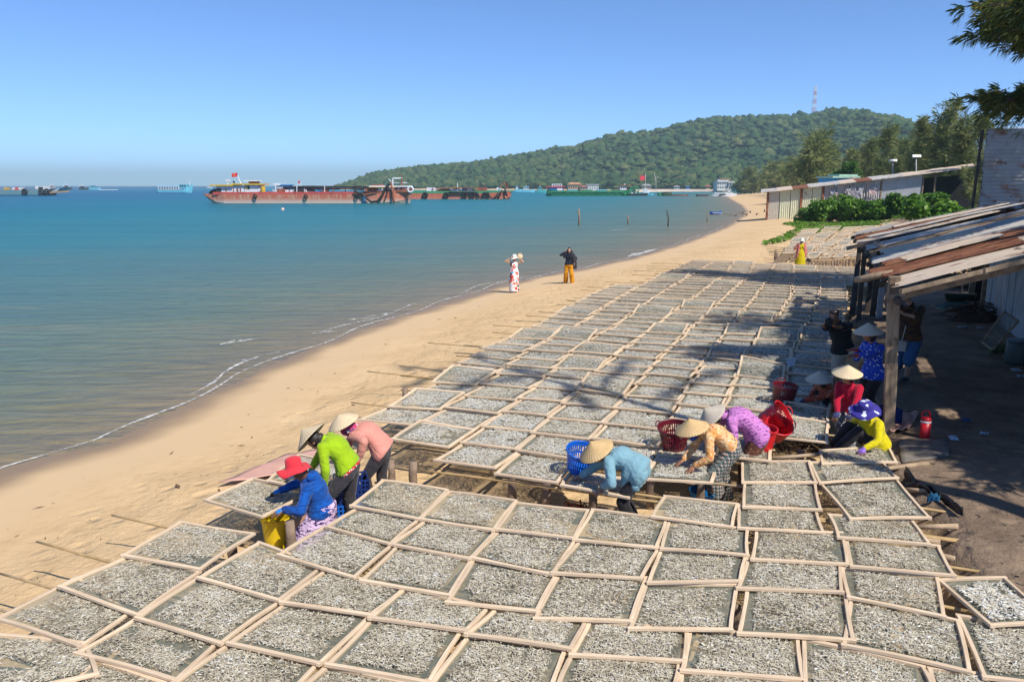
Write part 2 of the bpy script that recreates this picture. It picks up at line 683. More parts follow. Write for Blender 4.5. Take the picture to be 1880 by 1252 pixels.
def hill_pt(px, s, extra=0.0):
    """s 0 at the shore, 1 at the crest, above 1 behind it"""
    d0 = hill_base(px)
    span = np.interp(px, [560, 700, 1000, 1300, 1600, 1750, 2100], [120, 260, 420, 520, 620, 600, 500])
    D = d0 + span * s
    Dr = d0 + span
    py = np.interp(px, hp[:, 0], hp[:, 1])
    yy = (626 - py) / FPX
    zr = CZ + Dr / (CT + yy * ST) * (-ST + yy * CT)
    q = np.where(s <= 1, np.sin(np.clip(s, 0, 1) * math.pi / 2) ** 1.15, 1 - .7 * (np.maximum(s, 1) - 1) ** 1.5)
    X = (px - 940) / FPX * D / CT
    z = -1.0 + (zr + 1.0) * q
    bumpy = ripples(X, D, 150, 3, 6) * np.clip(zr * .12, 0, 9) * np.sin(np.clip(s, 0, 1) * math.pi)
    return X, D, z + bumpy + extra


HX, HS = np.meshgrid(np.linspace(560, 2050, 150), np.concatenate([np.linspace(0, 1, 36), np.linspace(1.04, 1.9, 12)]))
hx, hy, hz = hill_pt(HX, HS)
k2, k1 = HX.shape
idh = np.arange(k1 * k2).reshape(k2, k1)
hf = np.stack([idh[:-1, :-1], idh[:-1, 1:], idh[1:, 1:], idh[1:, :-1]], -1).reshape(-1, 4)
hm = mesh_np('hill', np.stack([hx, hy, hz], -1).reshape(-1, 3), hf)
hm.polygons.foreach_set('use_smooth', [True] * len(hm.polygons))
t = NT('hill_ground')
pos = t.pos()
t.bsdf(t.ramp(t.noise(pos, .03, 5, .65), [(.3, (.022, .045, .014)), (.6, (.045, .07, .022)), (.8, (.10, .095, .04))]), .9, .1, t.bump(t.noise(pos, .12, 5), 1, 4))
tag(link('hill', hm, t.m), 'long wooded hill across the bay', None, None, 'structure')

ico = bmesh.new()
bmesh.ops.create_icosphere(ico, subdivisions=2, radius=1)
iv = np.array([v.co for v in ico.verts])
ifc = np.array([[v.index for v in f.verts] for f in ico.faces])
ico.free()
kf = ifc[(iv[ifc][:, :, 2].mean(1) > .05)]


def crown_cloud(pts, rad, hgt, tint, seed=1):
    """many uneven tree crowns as one mesh; pts (n,3) crown centres"""
    g = np.random.default_rng(seed)
    n = len(pts)
    V = np.repeat(iv[None], n, 0)
    jit = 1 + g.uniform(-.5, .45, (n, len(iv), 1))
    V = V * jit * np.stack([rad, rad, hgt], -1)[:, None, :]
    a = g.uniform(0, 6.28, n)
    ca, sa = np.cos(a)[:, None], np.sin(a)[:, None]
    V = np.stack([V[..., 0] * ca - V[..., 1] * sa, V[..., 0] * sa + V[..., 1] * ca, V[..., 2]], -1) + pts[:, None, :]
    F = kf[None] + (np.arange(n) * len(iv))[:, None, None]
    tt = np.repeat(tint, len(iv)) + g.uniform(-.10, .10, n * len(iv))
    return V.reshape(-1, 3), F.reshape(-1, 3), tt


NF = 13000
fpx = RNG.uniform(626, 1980, NF)
fs = RNG.uniform(0.0, 1.12, NF) ** 1.15
fx, fy, fz = hill_pt(fpx, fs)
sc = np.interp(fpx, [600, 700, 1000, 1600], [.62, .8, 1, 1])
r = (1.7 + 4.2 * RNG.uniform(0, 1, NF) ** 1.8) * sc
low = fs < .13
r = np.where(low, RNG.uniform(2.4, 6.0, NF) * sc, r)
h = r * RNG.uniform(.5, .95, NF)
hfz = fz + h * .45 + np.where(low, RNG.uniform(1, 4, NF), 0) * sc
tint = RNG.uniform(0, 1, NF) * .62 + .30 * (ripples(fx, fy, 220, 3, 8) + 1) * .6
V, F, T = crown_cloud(np.stack([fx, fy, hfz], -1), r, h, tint, 3)
fo = mesh_np('forest', V, F, {'tint': T})
t = NT('forest_leaves')
pos = t.pos()
tn = t.math('ADD', t.attr('tint'), t.math('MULTIPLY', t.math('SUBTRACT', t.noise(pos, .5, 4, .7), .5), .5))
t.bsdf(t.ramp(tn, [(.1, (.028, .068, .028)), (.4, (.052, .102, .034)), (.65, (.088, .130, .042)), (.9, (.145, .155, .06))]), .85, .12, t.bump(t.noise(pos, 1.1, 4, .7), 1, 1.5))
M_FOREST = t.m
tag(link('forest', fo, M_FOREST), 'dense green woodland covering the hill', 'forest', None, 'stuff')

# ------------------------------------------------------------------ air
hz_mb = MB().box((0, 5900, 92), (23900, 12000, 196))
t = NT('haze_air')
pv = t.n('VolumePrincipled')
pv.inputs['Color'].default_value = (.66, .92, 1.0, 1)
pv.inputs['Density'].default_value = .00022
pv.inputs['Anisotropy'].default_value = 0.0
t.l(pv.outputs[0], t.out.inputs['Volume'])
hzo = tag(hz_mb.build('haze', t.m), 'thin pale haze over the bay', 'haze', None, 'stuff')
# ------------------------------------------------------------------ drying trays, fish, racks
t = NT('tray_wood')
co = t.coord()
oi = t.n('ObjectInfo').outputs['Random']
g1 = t.noise(t.mapping(co, (1.2, 26, 26)), 1.6, 5, .65)
g2 = t.noise(t.mapping(t.pos(), (1, 1, 1)), 2.3, 3, .6)
wc = t.ramp(g1, [(.25, (.50, .36, .23)), (.5, (.73, .56, .38)), (.75, (.86, .70, .51))])
wc = t.mix(t.maprange(oi, 0, 1, 0, .6), wc, (.52, .395, .28))
wc = t.mix(t.maprange(g2, .55, .8, 0, .45), wc, (.42, .30, .20))
t.bsdf(wc, .8, .2, t.bump(g1, .5, .006))
M_WOOD = t.m

t = NT('fish_net')
pos = t.pos()
f = t.noise(pos, 2.2, 3, .6)
df = t.n('BsdfPrincipled')
df.inputs['Roughness'].default_value = .6
df.inputs['Specular IOR Level'].default_value = .25
t.l(t.ramp(f, [(.3, (.21, .235, .19)), (.7, (.33, .33, .26))]), df.inputs['Base Color'])
wv = t.n('TexWave', wave_type='BANDS', bands_direction='X')
tr = t.n('BsdfTransparent')
mx = t.n('MixShader')
t.l(t.maprange(t.noise(pos, 5, 3), .3, .7, .42, .66), mx.inputs[0])
t.l(tr.outputs[0], mx.inputs[1])
t.l(df.outputs[0], mx.inputs[2])
t.t.nodes.remove(wv)
M_NET = t.done(mx.outputs[0])

t = NT('dried_fish')
tn = t.attr('tint')
b = t.bsdf(t.ramp(tn, [(0, (.14, .115, .075)), (.25, (.32, .275, .195)), (.55, (.52, .465, .355)), (.85, (.72, .675, .56)), (1, (.88, .88, .83))]), .42, .5)
t.l(t.maprange(tn, .6, 1, 0, .35), b.inputs['Metallic'])
M_FISH = t.m

# fish: a slim body with a forked tail, nose towards +x, unit length
FB = np.array([[.5, 0, .03], [.12, .085, .03], [.12, -.085, .03], [.1, 0, .13], [-.3, 0, .05], [-.52, .10, .04], [-.52, -.10, .07]], float)
FFC = np.array([[0, 1, 3], [0, 3, 2], [1, 4, 3], [3, 4, 2], [4, 5, 6]])
FFS = np.array([[0, 1, 3], [0, 3, 2]])              # far fish: a folded sliver
FBS = np.array([[.5, 0, .03], [-.05, .085, .02], [-.05, -.085, .02], [-.5, 0, .09]], float)
FISH_V, FISH_F, FISH_T = [], [], []
_fn = 0


def quad_pt(Q, a, b):
    """Q = FL, FR, NR, NL; a across, b from the near edge to the far edge"""
    FL, FR, NR, NL = (np.array(q) for q in Q)
    a, b = a[:, None], b[:, None]
    return (NL * (1 - a) + NR * a) * (1 - b) + (FL * (1 - a) + FR * a) * b


def add_fish(Q, n, seed, size=1.0, shine=0.0, bare=None, far=False):
    global _fn
    g = np.random.default_rng(seed)
    m = int(n * 1.6)
    m0, m1, m2, m3 = g.uniform(.05, .13, 4)
    a, b = g.uniform(m0, 1 - m1, m), g.uniform(m2, 1 - m3, m)
    # a few bare spots, and thinner spread towards one side
    dens = .8 + .5 * np.sin(a * g.uniform(3, 8) + g.uniform(0, 6)) * np.sin(b * g.uniform(3, 8) + g.uniform(0, 6))
    side = g.integers(0, 4)
    e = (a, b, 1 - a, 1 - b)[side]
    dens = dens * np.clip((e - g.uniform(.0, .1)) / .14, 0, 1)
    for _ in range(g.integers(0, 3)):
        ca, cb, cr = g.choice((-.02, 1.02)) + g.normal(0, .12), g.uniform(0, 1), g.uniform(.04, .16)
        wob = .05 * np.sin(a * 23 + ca * 9) + .05 * np.sin(b * 19 + cb * 7)
        dens = dens * np.clip((np.hypot((a - ca) * g.uniform(.7, 1.3), b - cb) + wob - cr) / .16 + .3, 0, 1)
    if bare is not None:
        dens = dens * bare(a, b)
    k = g.uniform(0, 1, m) < dens
    a, b = a[k][:n], b[k][:n]
    n = len(a)
    p = quad_pt(Q, a, b)
    L = g.normal(.056, .010, n).clip(.035, .1) * size
    yaw, pit = g.uniform(0, 6.283, n), g.normal(0, .16, n)
    B_, F_ = (FBS, FFS) if far else (FB, FFC)
    k_ = len(B_)
    V = np.repeat(B_[None], n, 0) * L[:, None, None]
    bend = g.normal(0, .9, n)[:, None]
    V[..., 1] += bend * V[..., 0] ** 2 / L[:, None] * .35
    V[..., 2] += np.sin(pit)[:, None] * V[..., 0]
    c, s = np.cos(yaw)[:, None], np.sin(yaw)[:, None]
    V = np.stack([V[..., 0] * c - V[..., 1] * s, V[..., 0] * s + V[..., 1] * c, V[..., 2]], -1) + p[:, None, :]
    V[..., 2] += (g.uniform(0, 1, n) ** 2 * .022 + .004)[:, None]
    tt = (g.beta(2.2, 2.0, n) * .9 + g.uniform(0, 1, n) ** 9 * .35 + shine + g.normal(0, .055) + .10 * np.sin(a * g.uniform(4, 11) + g.uniform(0, 6)) * np.sin(b * g.uniform(4, 11) + g.uniform(0, 6))).clip(0, 1)
    FISH_V.append(V.reshape(-1, 3))
    FISH_F.append((F_[None] + (np.arange(n) * k_)[:, None, None] + _fn).reshape(-1, 3))
    FISH_T.append(np.repeat(tt, k_))
    _fn += n * k_


def make_rail(seed):
    g = random.Random(seed)
    mb = MB()
    vs, fs, N = [], [], 5
    bow, zb = g.uniform(-.012, .012), g.uniform(-.006, .008)
    for i in range(N + 1):
        s = i / N
        y0 = bow * 4 * s * (1 - s) + g.uniform(-.0015, .0015)
        z0 = zb * 4 * s * (1 - s)
        w, h = .019 + g.uniform(-.0015, .0015), .015 + g.uniform(-.001, .001)
        w, h = w * .88, h * .9
        for a, b in ((-w, -h), (w, -h), (w, h * .75), (w * .8, h), (-w * .8, h), (-w, h * .75)):
            vs.append((s, y0 + a, z0 + b))
    for i in range(N):
        for k in range(6):
            k2 = (k + 1) % 6
            fs.append((i * 6 + k, i * 6 + k2, i * 6 + 6 + k2, i * 6 + 6 + k))
    fs.append((5, 4, 3, 2, 1, 0))
    fs.append(tuple(N * 6 + k for k in range(6)))
    me = bpy.data.meshes.new('rail')
    me.from_pydata(vs, [], fs)
    me.materials.append(M_WOOD)
    return me


RAILS = [make_rail(k) for k in range(9)]
FAR_MB = MB()
FAR_NET = MB()
TRAY_N = 0


def rail_matrix(a, b):
    d = (b - a)
    x = d.normalized()
    y = Vector((0, 0, 1)).cross(x).normalized()
    z = x.cross(y)
    M = Matrix((x, y, z)).transposed().to_4x4()
    return M


def tray(Q, label, seed, fish_n, group, far=False, shine=0.0, size=1.0, bare=None):
    """one tray from its four corners FL, FR, NR, NL"""
    global TRAY_N
    g = random.Random(seed)
    Q = [Vector(q) for q in Q]
    c = (Q[0] + Q[1] + Q[2] + Q[3]) / 4
    if far:
        for a, b in ((0, 1), (1, 2), (2, 3), (3, 0)):
            FAR_MB.bar(Q[a], Q[b] + Vector((0, 0, .004 * a)), .048, .028)
        FAR_NET.quad(*[q - Vector((0, 0, .012)) for q in (Q[3], Q[2], Q[1], Q[0])])
    else:
        th = thing('drying_tray', label, 'tray', c, group)
        for k, (a, b) in enumerate(((0, 1), (1, 2), (2, 3), (3, 0))):
            A, B = Q[a], Q[b]
            d = (B - A).normalized()
            if k % 2 == 0:
                A, B = A - d * .022, B + d * .022
            else:
                A, B = A - d * g.choice((.0, .02)), B + d * g.choice((0, .02))
            o = bpy.data.objects.new('rail', g.choice(RAILS))
            COL.objects.link(o)
            o.parent = th
            M = rail_matrix(A, B)
            L = (B - A).length
            lift = .0045 if k % 2 == 0 else 0
            o.matrix_local = Matrix.Translation(A - c + Vector((0, 0, lift))) @ M @ Matrix.Diagonal((L, 1.0 if group == 'fish trays on the near rack' else 1.3, 1, 1))
        me = bpy.data.meshes.new('net')
        vs, fs, N = [], [], 4
        sag = g.uniform(.006, .02)
        for j in range(N + 1):
            for i in range(N + 1):
                a, b = i / N, j / N
                p = (Q[3] * (1 - a) + Q[2] * a) * (1 - b) + (Q[0] * (1 - a) + Q[1] * a) * b
                vs.append(p - c - Vector((0, 0, .012 + sag * 16 * a * (1 - a) * b * (1 - b))))
        for j in range(N):
            for i in range(N):
                q = j * (N + 1) + i
                fs.append((q, q + 1, q + N + 2, q + N + 1))
        me.from_pydata(vs, [], fs)
        link('net', me, M_NET, th, True)
    dz = Vector((0, 0, .008))
    if fish_n:
        add_fish([q - dz for q in Q], fish_n, seed + 1000, size, shine + (.20 if group != 'fish trays on the near rack' else 0), bare, c.y > 14.5)
    TRAY_N += 1


ORD = ['first', 'second', 'third', 'fourth', 'fifth', 'sixth', 'seventh', 'eighth', 'ninth', 'tenth', 'eleventh', 'twelfth', 'thirteenth', 'fourteenth', 'fifteenth',
       'sixteenth', 'seventeenth', 'eighteenth', 'nineteenth', 'twentieth'] + ['twenty-' + w for w in ('first', 'second', 'third', 'fourth', 'fifth', 'sixth', 'seventh', 'eighth', 'ninth')] + \
      ['thirtieth'] + ['thirty-' + w for w in ('first', 'second', 'third', 'fourth', 'fifth', 'sixth', 'seventh', 'eighth', 'ninth')] + ['fortieth'] + ['forty-' + w for w in ('first', 'second', 'third', 'fourth', 'fifth', 'sixth', 'seventh', 'eighth', 'ninth')]

# near rack, column by column from the sea, each column from the front of the picture back
NEAR = [
    [[(-60, 1166), (153, 1182), (177, 1238), (-25, 1282)], [(137, 1062), (236, 1126), (147, 1187), (-6, 1136)], [(234, 1024), (363, 1052), (252, 1129), (110, 1077)], [(330, 960), (463, 982), (366, 1045), (226, 1020)],
     [(463, 880), (566, 906), (480, 949), (377, 919)], [(548, 836), (642, 858), (580, 906), (492, 883)]],
    [[(176, 1214), (300, 1256), (250, 1322), (112, 1276)], [(250, 1136), (398, 1180), (322, 1249), (140, 1200)], [(362, 1063), (510, 1107), (405, 1181), (252, 1135)], [(474, 998), (586, 1044), (511, 1102), (366, 1061)]],
    [[(421, 1184), (581, 1220), (475, 1330), (318, 1256)], [(522, 1111), (678, 1132), (586, 1218), (421, 1181)], [(601, 1047), (740, 1084), (680, 1129), (517, 1106)], [(592, 970), (718, 1002), (649, 1060), (512, 1019)],
     [(652, 936), (769, 954), (716, 999), (601, 968)], [(702, 883), (819, 901), (769, 953), (645, 929)]],
    [[(600, 1225), (778, 1262), (725, 1335), (515, 1300)], [(683, 1137), (848, 1157), (786, 1253), (602, 1220)], [(738, 1083), (894, 1117), (854, 1158), (680, 1134)], [(728, 1005), (866, 1027), (824, 1093), (664, 1066)],
     [(780, 958), (911, 974), (862, 1027), (718, 999)], [(824, 904), (946, 921), (905, 974), (772, 953)]],
    [[(860, 1170), (1037, 1194), (1010, 1268), (790, 1260)], [(911, 1119), (1074, 1142), (1046, 1191), (857, 1164)], [(869, 1029), (1021, 1056), (984, 1122), (821, 1106)], [(915, 977), (1054, 994), (1012, 1055), (866, 1024)], [(946, 924), (1078, 938), (1053, 988), (912, 972)]],
    [[(1049, 1206), (1246, 1220), (1230, 1282), (1022, 1268)], [(1082, 1143), (1260, 1156), (1255, 1214), (1049, 1202)], [(1026, 1057), (1186, 1063), (1157, 1141), (983, 1136)], [(1063, 997), (1210, 1006), (1176, 1062), (1015, 1052)], [(1088, 937), (1222, 956), (1203, 1006), (1054, 991)]],
    [[(1252, 1236), (1440, 1252), (1446, 1305), (1240, 1296)], [(1267, 1156), (1464, 1172), (1474, 1248), (1253, 1231)], [(1186, 1074), (1353, 1075), (1341, 1156), (1157, 1154)], [(1213, 1013), (1369, 1022), (1358, 1067), (1191, 1070)], [(1229, 958), (1372, 973), (1372, 1020), (1215, 1008)], [(1221, 912), (1353, 927), (1343, 968), (1198, 949)]],
    [[(1476, 1176), (1694, 1226), (1722, 1292), (1480, 1266)], [(1372, 1081), (1551, 1083), (1566, 1176), (1357, 1163)], [(1374, 1027), (1543, 1036), (1545, 1087), (1355, 1080)], [(1389, 976), (1545, 980), (1555, 1036), (1381, 1027)], [(1357, 929), (1498, 938), (1511, 978), (1357, 970)],
     [(1368, 887), (1496, 886), (1506, 936), (1366, 931)], [(1363, 850), (1485, 848), (1498, 886), (1364, 886)]],
    [[(1707, 1228), (1806, 1240), (1852, 1302), (1730, 1300)], [(1562, 1100), (1758, 1142), (1779, 1234), (1549, 1185)], [(1547, 1044), (1719, 1061), (1732, 1132), (1559, 1097)], [(1555, 991), (1723, 1004), (1751, 1057), (1564, 1040)], [(1523, 946), (1674, 957), (1706, 1000), (1540, 987)],
     [(1508, 889), (1645, 880), (1706, 951), (1562, 953)], [(1489, 850), (1621, 850), (1647, 878), (1506, 887)], [(1507, 828), (1630, 820), (1645, 849), (1511, 852)]],
    [[(1760, 1132), (1916, 1156), (1962, 1262), (1808, 1243)], [(1727, 1067), (1845, 1063), (1935, 1141), (1820, 1148)]],
]
NCOL = ['seaward edge column', 'second column from the sea', 'third column from the sea', 'fourth column from the sea', 'fifth column from the sea', 'sixth column from the sea', 'seventh column from the sea',
        'eighth column from the sea', 'column along the dirt path', 'corner by the dirt path']
for ci, colm in enumerate(NEAR):
    for ri, q in enumerate(colm):
        g = random.Random(ci * 31 + ri)
        lift = .030 + g.uniform(0, .015)
        if ci == 9:
            lift += .02
        zz = (TZ, TZ + g.uniform(0, .008), TZ + lift, TZ + lift + g.uniform(-.006, .006))
        Q = [P(p[0], p[1], z) for p, z in zip(q, zz)]
        # the far rail is tucked a little way under the tray behind
        for a, b in ((0, 3), (1, 2)):
            Q[a] = Q[a] + (Q[a] - Q[b]) * .02
        lab = 'mesh tray of silver fish, near rack, %s, %s from its front' % (NCOL[ci], ORD[ri])
        if (ci, ri) == (9, 1):
            lab = 'mesh tray of fresh shiny blue-grey fish beside the dirt path'
        elif (ci, ri) == (0, 4):
            lab = 'tray of small fish jutting over the sand under the blue-gloved hands'
        elif (ci, ri) == (8, 7):
            lab = 'tray of pale fish in front of the seated woman in yellow'
        tray(Q, lab, 100 + ci * 20 + ri, 1850 if (ci, ri) != (9, 1) else 900, 'fish trays on the near rack', shine=.25 if (ci, ri) == (9, 1) else 0, size=1.35 if (ci, ri) == (9, 1) else 1.08)

# trays the two women in the gap are working on, and the seated women's trays
EXTRA = [
    ([(1052, 866), (1182, 884), (1152, 914), (1032, 891)], 'tray of small fish under the bent woman in pale teal', 1500),
    ([(1200, 828), (1316, 844), (1305, 887), (1187, 880)], 'tray of small fish being sorted by the woman in the orange floral top', 1700),
]
for k, (q, lab, n) in enumerate(EXTRA):
    Q = [P(p[0], p[1], TZ + (.03 if i > 1 else .005)) for i, p in enumerate(q)]
    tray(Q, lab, 900 + k, n, 'fish trays on the middle rack')

# middle rack: a grid that bends a little along the beach
VK = [8.8, 12, 16, 20, 24, 28, 33, 40]
BND = [[-6.5, -6.5, -6.9, -6.8, -7.12, -7.0, -6.8, -6.6], [-5.56, -5.6, -5.92, -5.8, -6.0, -6.05, -5.9, -5.68], [-4.6, -4.62, -4.93, -4.85, -4.9, -4.9, -4.75, -4.6], [-3.66, -3.85, -3.95, -3.84, -3.75, -3.65, -3.5, -3.7],
       [-2.8, -2.95, -3.0, -2.93, -2.8, -2.7, -2.55, -2.75], [-1.72, -2.0, -2.08, -2.0, -1.9, -1.8, -1.7, -1.85], [-1.0, -1.25, -1.3, -1.15, -.85, -.7, -.75, -1.0], [-.35, -.36, -.4, -.25, 0, .2, .25, -.1],
       [.28, .34, .5, .65, .9, 1.1, 1.1, .75], [1.2, 1.2, 1.3, 1.5, 1.7, 1.9, 1.95, 1.6], [2.1, 2.1, 2.1, 2.3, 2.5, 2.7, 2.8, 2.45]]
VR = [(10.3, 28.2), (9.58, 39.4), (8.98, 39.4), (8.86, 39.3), (9.75, 39.2), (10.35, 39.2), (10.5, 39.0), (11.72, 38.8), (31.5, 38.6), (32.5, 38.4)]
MCOL = ['seaward edge column', 'second column from the sea', 'third column from the sea', 'fourth column from the sea', 'fifth column from the sea', 'sixth column from the sea', 'seventh column from the sea', 'column beside the shed posts',
        'column beyond the shed', 'last column beyond the shed']
SPOT = {(0, 3): .17, (4, 5): 0, (0, 9): .12, (1, 10): .17, (2, 9): .10, (5, 8): .2, (6, 6): .22, (7, 6): .14, (6, 8): .15, (3, 13): .14, (5, 12): .16, (4, 16): .14, (2, 17): .16, (0, 14): .12, (6, 11): .2, (7, 10): .2, (5, 15): .15}
gr = random.Random(3)
KEEP_FAR_FROM = 32.2
for c in range(10):
    v, row = VR[c][0], 0
    while v < VR[c][1]:
        pitch = gr.uniform(.84, .90) if v < 13.5 else gr.uniform(.70, .84)
        dep = gr.uniform(.90, .97)
        bl = lambda k, vv: float(np.interp(vv, VK, BND[k]))
        j = lambda s=.02: gr.uniform(-s, s)
        gap = gr.uniform(.015, .06)
        lift = gr.uniform(.03, .06)
        raise_far = SPOT.get((c, row), 0 if gr.random() > .09 else gr.uniform(.06, .16))
        u0, u1 = bl(c, v) + gap, bl(c + 1, v) - gap * .4
        if c == 0:
            u0 = max(u0, u1 - .98) + j(.05)
        skew = j(.07) + (gr.choice((-1, 1)) * .14 if raise_far > .1 else 0)
        sh = j(.035)
        Q = [UV(u0 + sh + j(), v + dep + skew * .5, TZ + raise_far), UV(u1 + sh + j(), v + dep - skew * .5, TZ + j(.006) + raise_far * gr.uniform(.5, 1)),
             UV(u1 + sh * .3 + j(), v - skew * .5 + j(.02), TZ + lift), UV(u0 + sh * .3 + j(), v + skew * .5 + j(.02), TZ + lift + j(.008))]
        far = v > KEEP_FAR_FROM
        n = 1350 if v < 15 else (900 if v < 20 else (520 if v < 26 else 300))
        lab = 'mesh tray of silver fish, middle rack, %s, %s from its front' % (MCOL[c], ORD[row])
        skip = (c == 7 and 12.6 < v < 12.5)
        if not skip:
            tray(Q, lab, 2000 + c * 60 + row, n, 'fish trays on the middle rack', far)
        v += pitch
        row += 1

# the far rack beyond the woman in yellow
FQ = [P(1482, 480), P(1592, 472), P(1660, 408), P(1478, 419)]
rows, cols = 26, 9
gr = random.Random(8)
A, B, C_, D = P(1424, 479), P(1640, 470), P(1770, 407), P(1470, 422)
for r_ in range(rows):
    for c in range(cols):
        s0, s1 = r_ / rows, (r_ + 1.05) / rows
        a0, a1 = c / cols + .01, (c + 1) / cols - .012
        if c < 2 and r_ < 3:
            continue
        g = lambda a, s: (A * (1 - a) + B * a) * (1 - s) + (D * (1 - a) + C_ * a) * s
        jj = lambda: Vector((gr.uniform(-.05, .05), gr.uniform(-.08, .08), gr.uniform(0, .05)))
        rf = Vector((0, 0, gr.uniform(.1, .25) if gr.random() < .12 else 0))
        tray([g(a0, s1) + jj() + rf, g(a1, s1) + jj() + rf, g(a1, s0) + jj() + Vector((0, 0, .05)), g(a0, s0) + jj() + Vector((0, 0, .05))], None, 7000 + r_ * 20 + c, 130, None, True, size=1.5)
tag(FAR_MB.build('far_drying_trays', M_WOOD), 'mass of drying tray frames at the far end of the racks', 'trays', None, 'stuff')
tag(FAR_NET.build('far_tray_nets', M_NET), 'nets of the far drying trays', 'nets', None, 'stuff')
fsh = mesh_np('drying_fish', np.concatenate(FISH_V), np.concatenate(FISH_F), {'tint': np.concatenate(FISH_T)})
tag(link('drying_fish', fsh, M_FISH), 'small silver fish spread to dry on the trays', 'fish', None, 'stuff')
print('TRAYS', TRAY_N, 'FISH', _fn // 7)

# bamboo poles and short posts that carry the trays
t = NT('bamboo')
co = t.pos()
oi = t.n('ObjectInfo').outputs['Random']
f = t.noise(co, 6, 4, .6)
bc = t.ramp(f, [(.3, (.36, .235, .10)), (.6, (.52, .36, .17)), (.8, (.58, .44, .25))])
bc = t.mix(t.maprange(oi, .45, 1, 0, .7), bc, (.30, .24, .19))
t.bsdf(bc, .55, .35, t.bump(f, .3, .004))
M_BAMBOO = t.m
M_POST = simple('weathered_post', (.23, .165, .12), .85, .45, 7, .6)


def pole(a, b, rack, r=.017, seed=0):
    g = random.Random(seed)
    a, b = Vector(a), Vector(b)
    n = max(4, int((b - a).length / .35))
    pts, rad = [], []
    for i in range(n + 1):
        s = i / n
        p = a.lerp(b, s) + Vector((0, 0, g.uniform(-.006, .006)))
        pts.append(p)
        rad.append((r * (.62 + .38 * min(1, s * 3))) * (1.0 + .1 * (i % 2)))
    mb = MB().tube(pts, rad, 6)
    return part('pole', mb, M_BAMBOO, rack, True)


def post(p, h, rack, r=.055, seed=0):
    g = random.Random(seed)
    z0 = float(ground_z(np.array(p[0]), np.array(p[1]))) - .15
    pts = [Vector((p[0] + g.uniform(-.01, .01), p[1], z0 + (h - z0) * k / 3)) for k in range(4)]
    return part('post', MB().tube(pts, [r * g.uniform(.85, 1.1) for _ in pts], 8), M_POST, rack, True)


rk = thing('drying_rack', 'low rack of bamboo poles under the trays nearest the camera', 'rack', UV(-4, 7, 0))
tips = [(-60, 1100), (0, 1052), (67, 995), (205, 945)]
for k, (tx, ty) in enumerate(tips):
    a = P(tx, ty, .40)
    b = a + UV(1, -.06) * (6.6 + .25 * k)
    b.z = .455
    pole(a, b, rk, seed=k)
for k, (u, v, e) in enumerate([(-5.2, 10.1, -1.4), (-4.3, 9.1, 1.6), (-3.2, 8.2, 2.0), (-1.6, 8.4, 2.2), (-.9, 9.1, 2.5), (-.6, 9.9, 2.1), (.2, 7.5, 2.3), (-4.6, 6.2, 2.2), (-3.5, 5.3, 2.1), (-3.5, 4.4, 2.1)]):
    pole(UV(u, v, .45), UV(e, v - .12, .455), rk, seed=20 + k)
for k, (px, py) in enumerate([(533, 962), (425, 995), (160, 1190), (560, 1075), (640, 1010), (905, 1000), (1070, 1000), (1215, 985), (1350, 1000), (300, 1205), (620, 1240), (1350, 1110), (1360, 960)]):
    w = P(px, py, .46)
    post((w.x, w.y), .455 if k else .50, rk, seed=k)
rk = thing('drying_rack', 'long rack of bamboo poles under the middle trays along the beach', 'rack', UV(-3, 20, 0))
gr = random.Random(4)
v = 8.92
k = 0
while v < 39:
    left = float(np.interp(v, VK, BND[0])) if v < 28.5 else float(np.interp(v, VK, BND[1]))
    if v < 9.6:
        left = -4.7 if v < 9.1 else -5.6
    elif v < 10.4:
        left = -6.0
    out = gr.choice((.05, .5, .9, 1.3, 1.7)) if v > 10 else .05
    right = float(np.interp(v, VK, BND[8])) if v > 11.5 else (-.7 if v > 9.3 else -1.35)
    pole(UV(left - out, v + gr.uniform(-.1, .1) + .05 * out, TZ - .05 - gr.uniform(0, .05)), UV(right + gr.uniform(.1, .5), v - gr.uniform(0, .1), TZ - .045), rk, seed=100 + k)
    if gr.random() < .35 and v > 10:
        pole(UV(left - gr.uniform(.3, 1.2), v + .25, TZ - .1), UV(left + 2.5, v + .05, TZ - .045), rk, .017, seed=300 + k)
    v += gr.uniform(.78, .98)
    k += 1
for k, (px, py) in enumerate([(717, 846), (757, 850), (940, 880), (1003, 889), (1090, 903), (1196, 879), (1290, 884), (672, 775), (742, 714)]):
    w = P(px, py, .46)
    post((w.x, w.y + .06), .458, rk, seed=50 + k)
for v in np.arange(11.5, 39, 2.2):
    for u in np.arange(-6.3, .4, 2.1):
        post(UV(u if v < 28 else u + .9, v), .45, rk, seed=int(v * 10 + u * 3))
rk = thing('drying_rack', 'far rack on bare posts behind the woman in the yellow dress', 'rack', P(1500, 480))
for k, px in enumerate(range(1486, 1600, 7)):
    w = P(px, 481 - (px - 1482) * .08)
    post((w.x, w.y + .1 * (k % 3)), .47, rk, .05, seed=80 + k)
for px, py in ((1424, 480), (1427, 468), (1424, 462)):
    w = P(px, py)
    post((w.x, w.y), .6, rk, .07, seed=px)
pole(P(1412, 462, .5), P(1600, 471, .46), rk, .03, 5)
pole(P(1480, 479.5, .48), P(1640, 470.5, .48), rk, .03, 6)
for k in range(5):
    pole(P(1404 + k * 2, 452 + 4 * k, .4), P(1470, 458 + 4 * k, .45), rk, .02, 30 + k)
    pole(P(1452 + k * 3, 426 + 2.0 * k, .5), P(1490, 425 + 2.2 * k, .46), rk, .02, 40 + k)
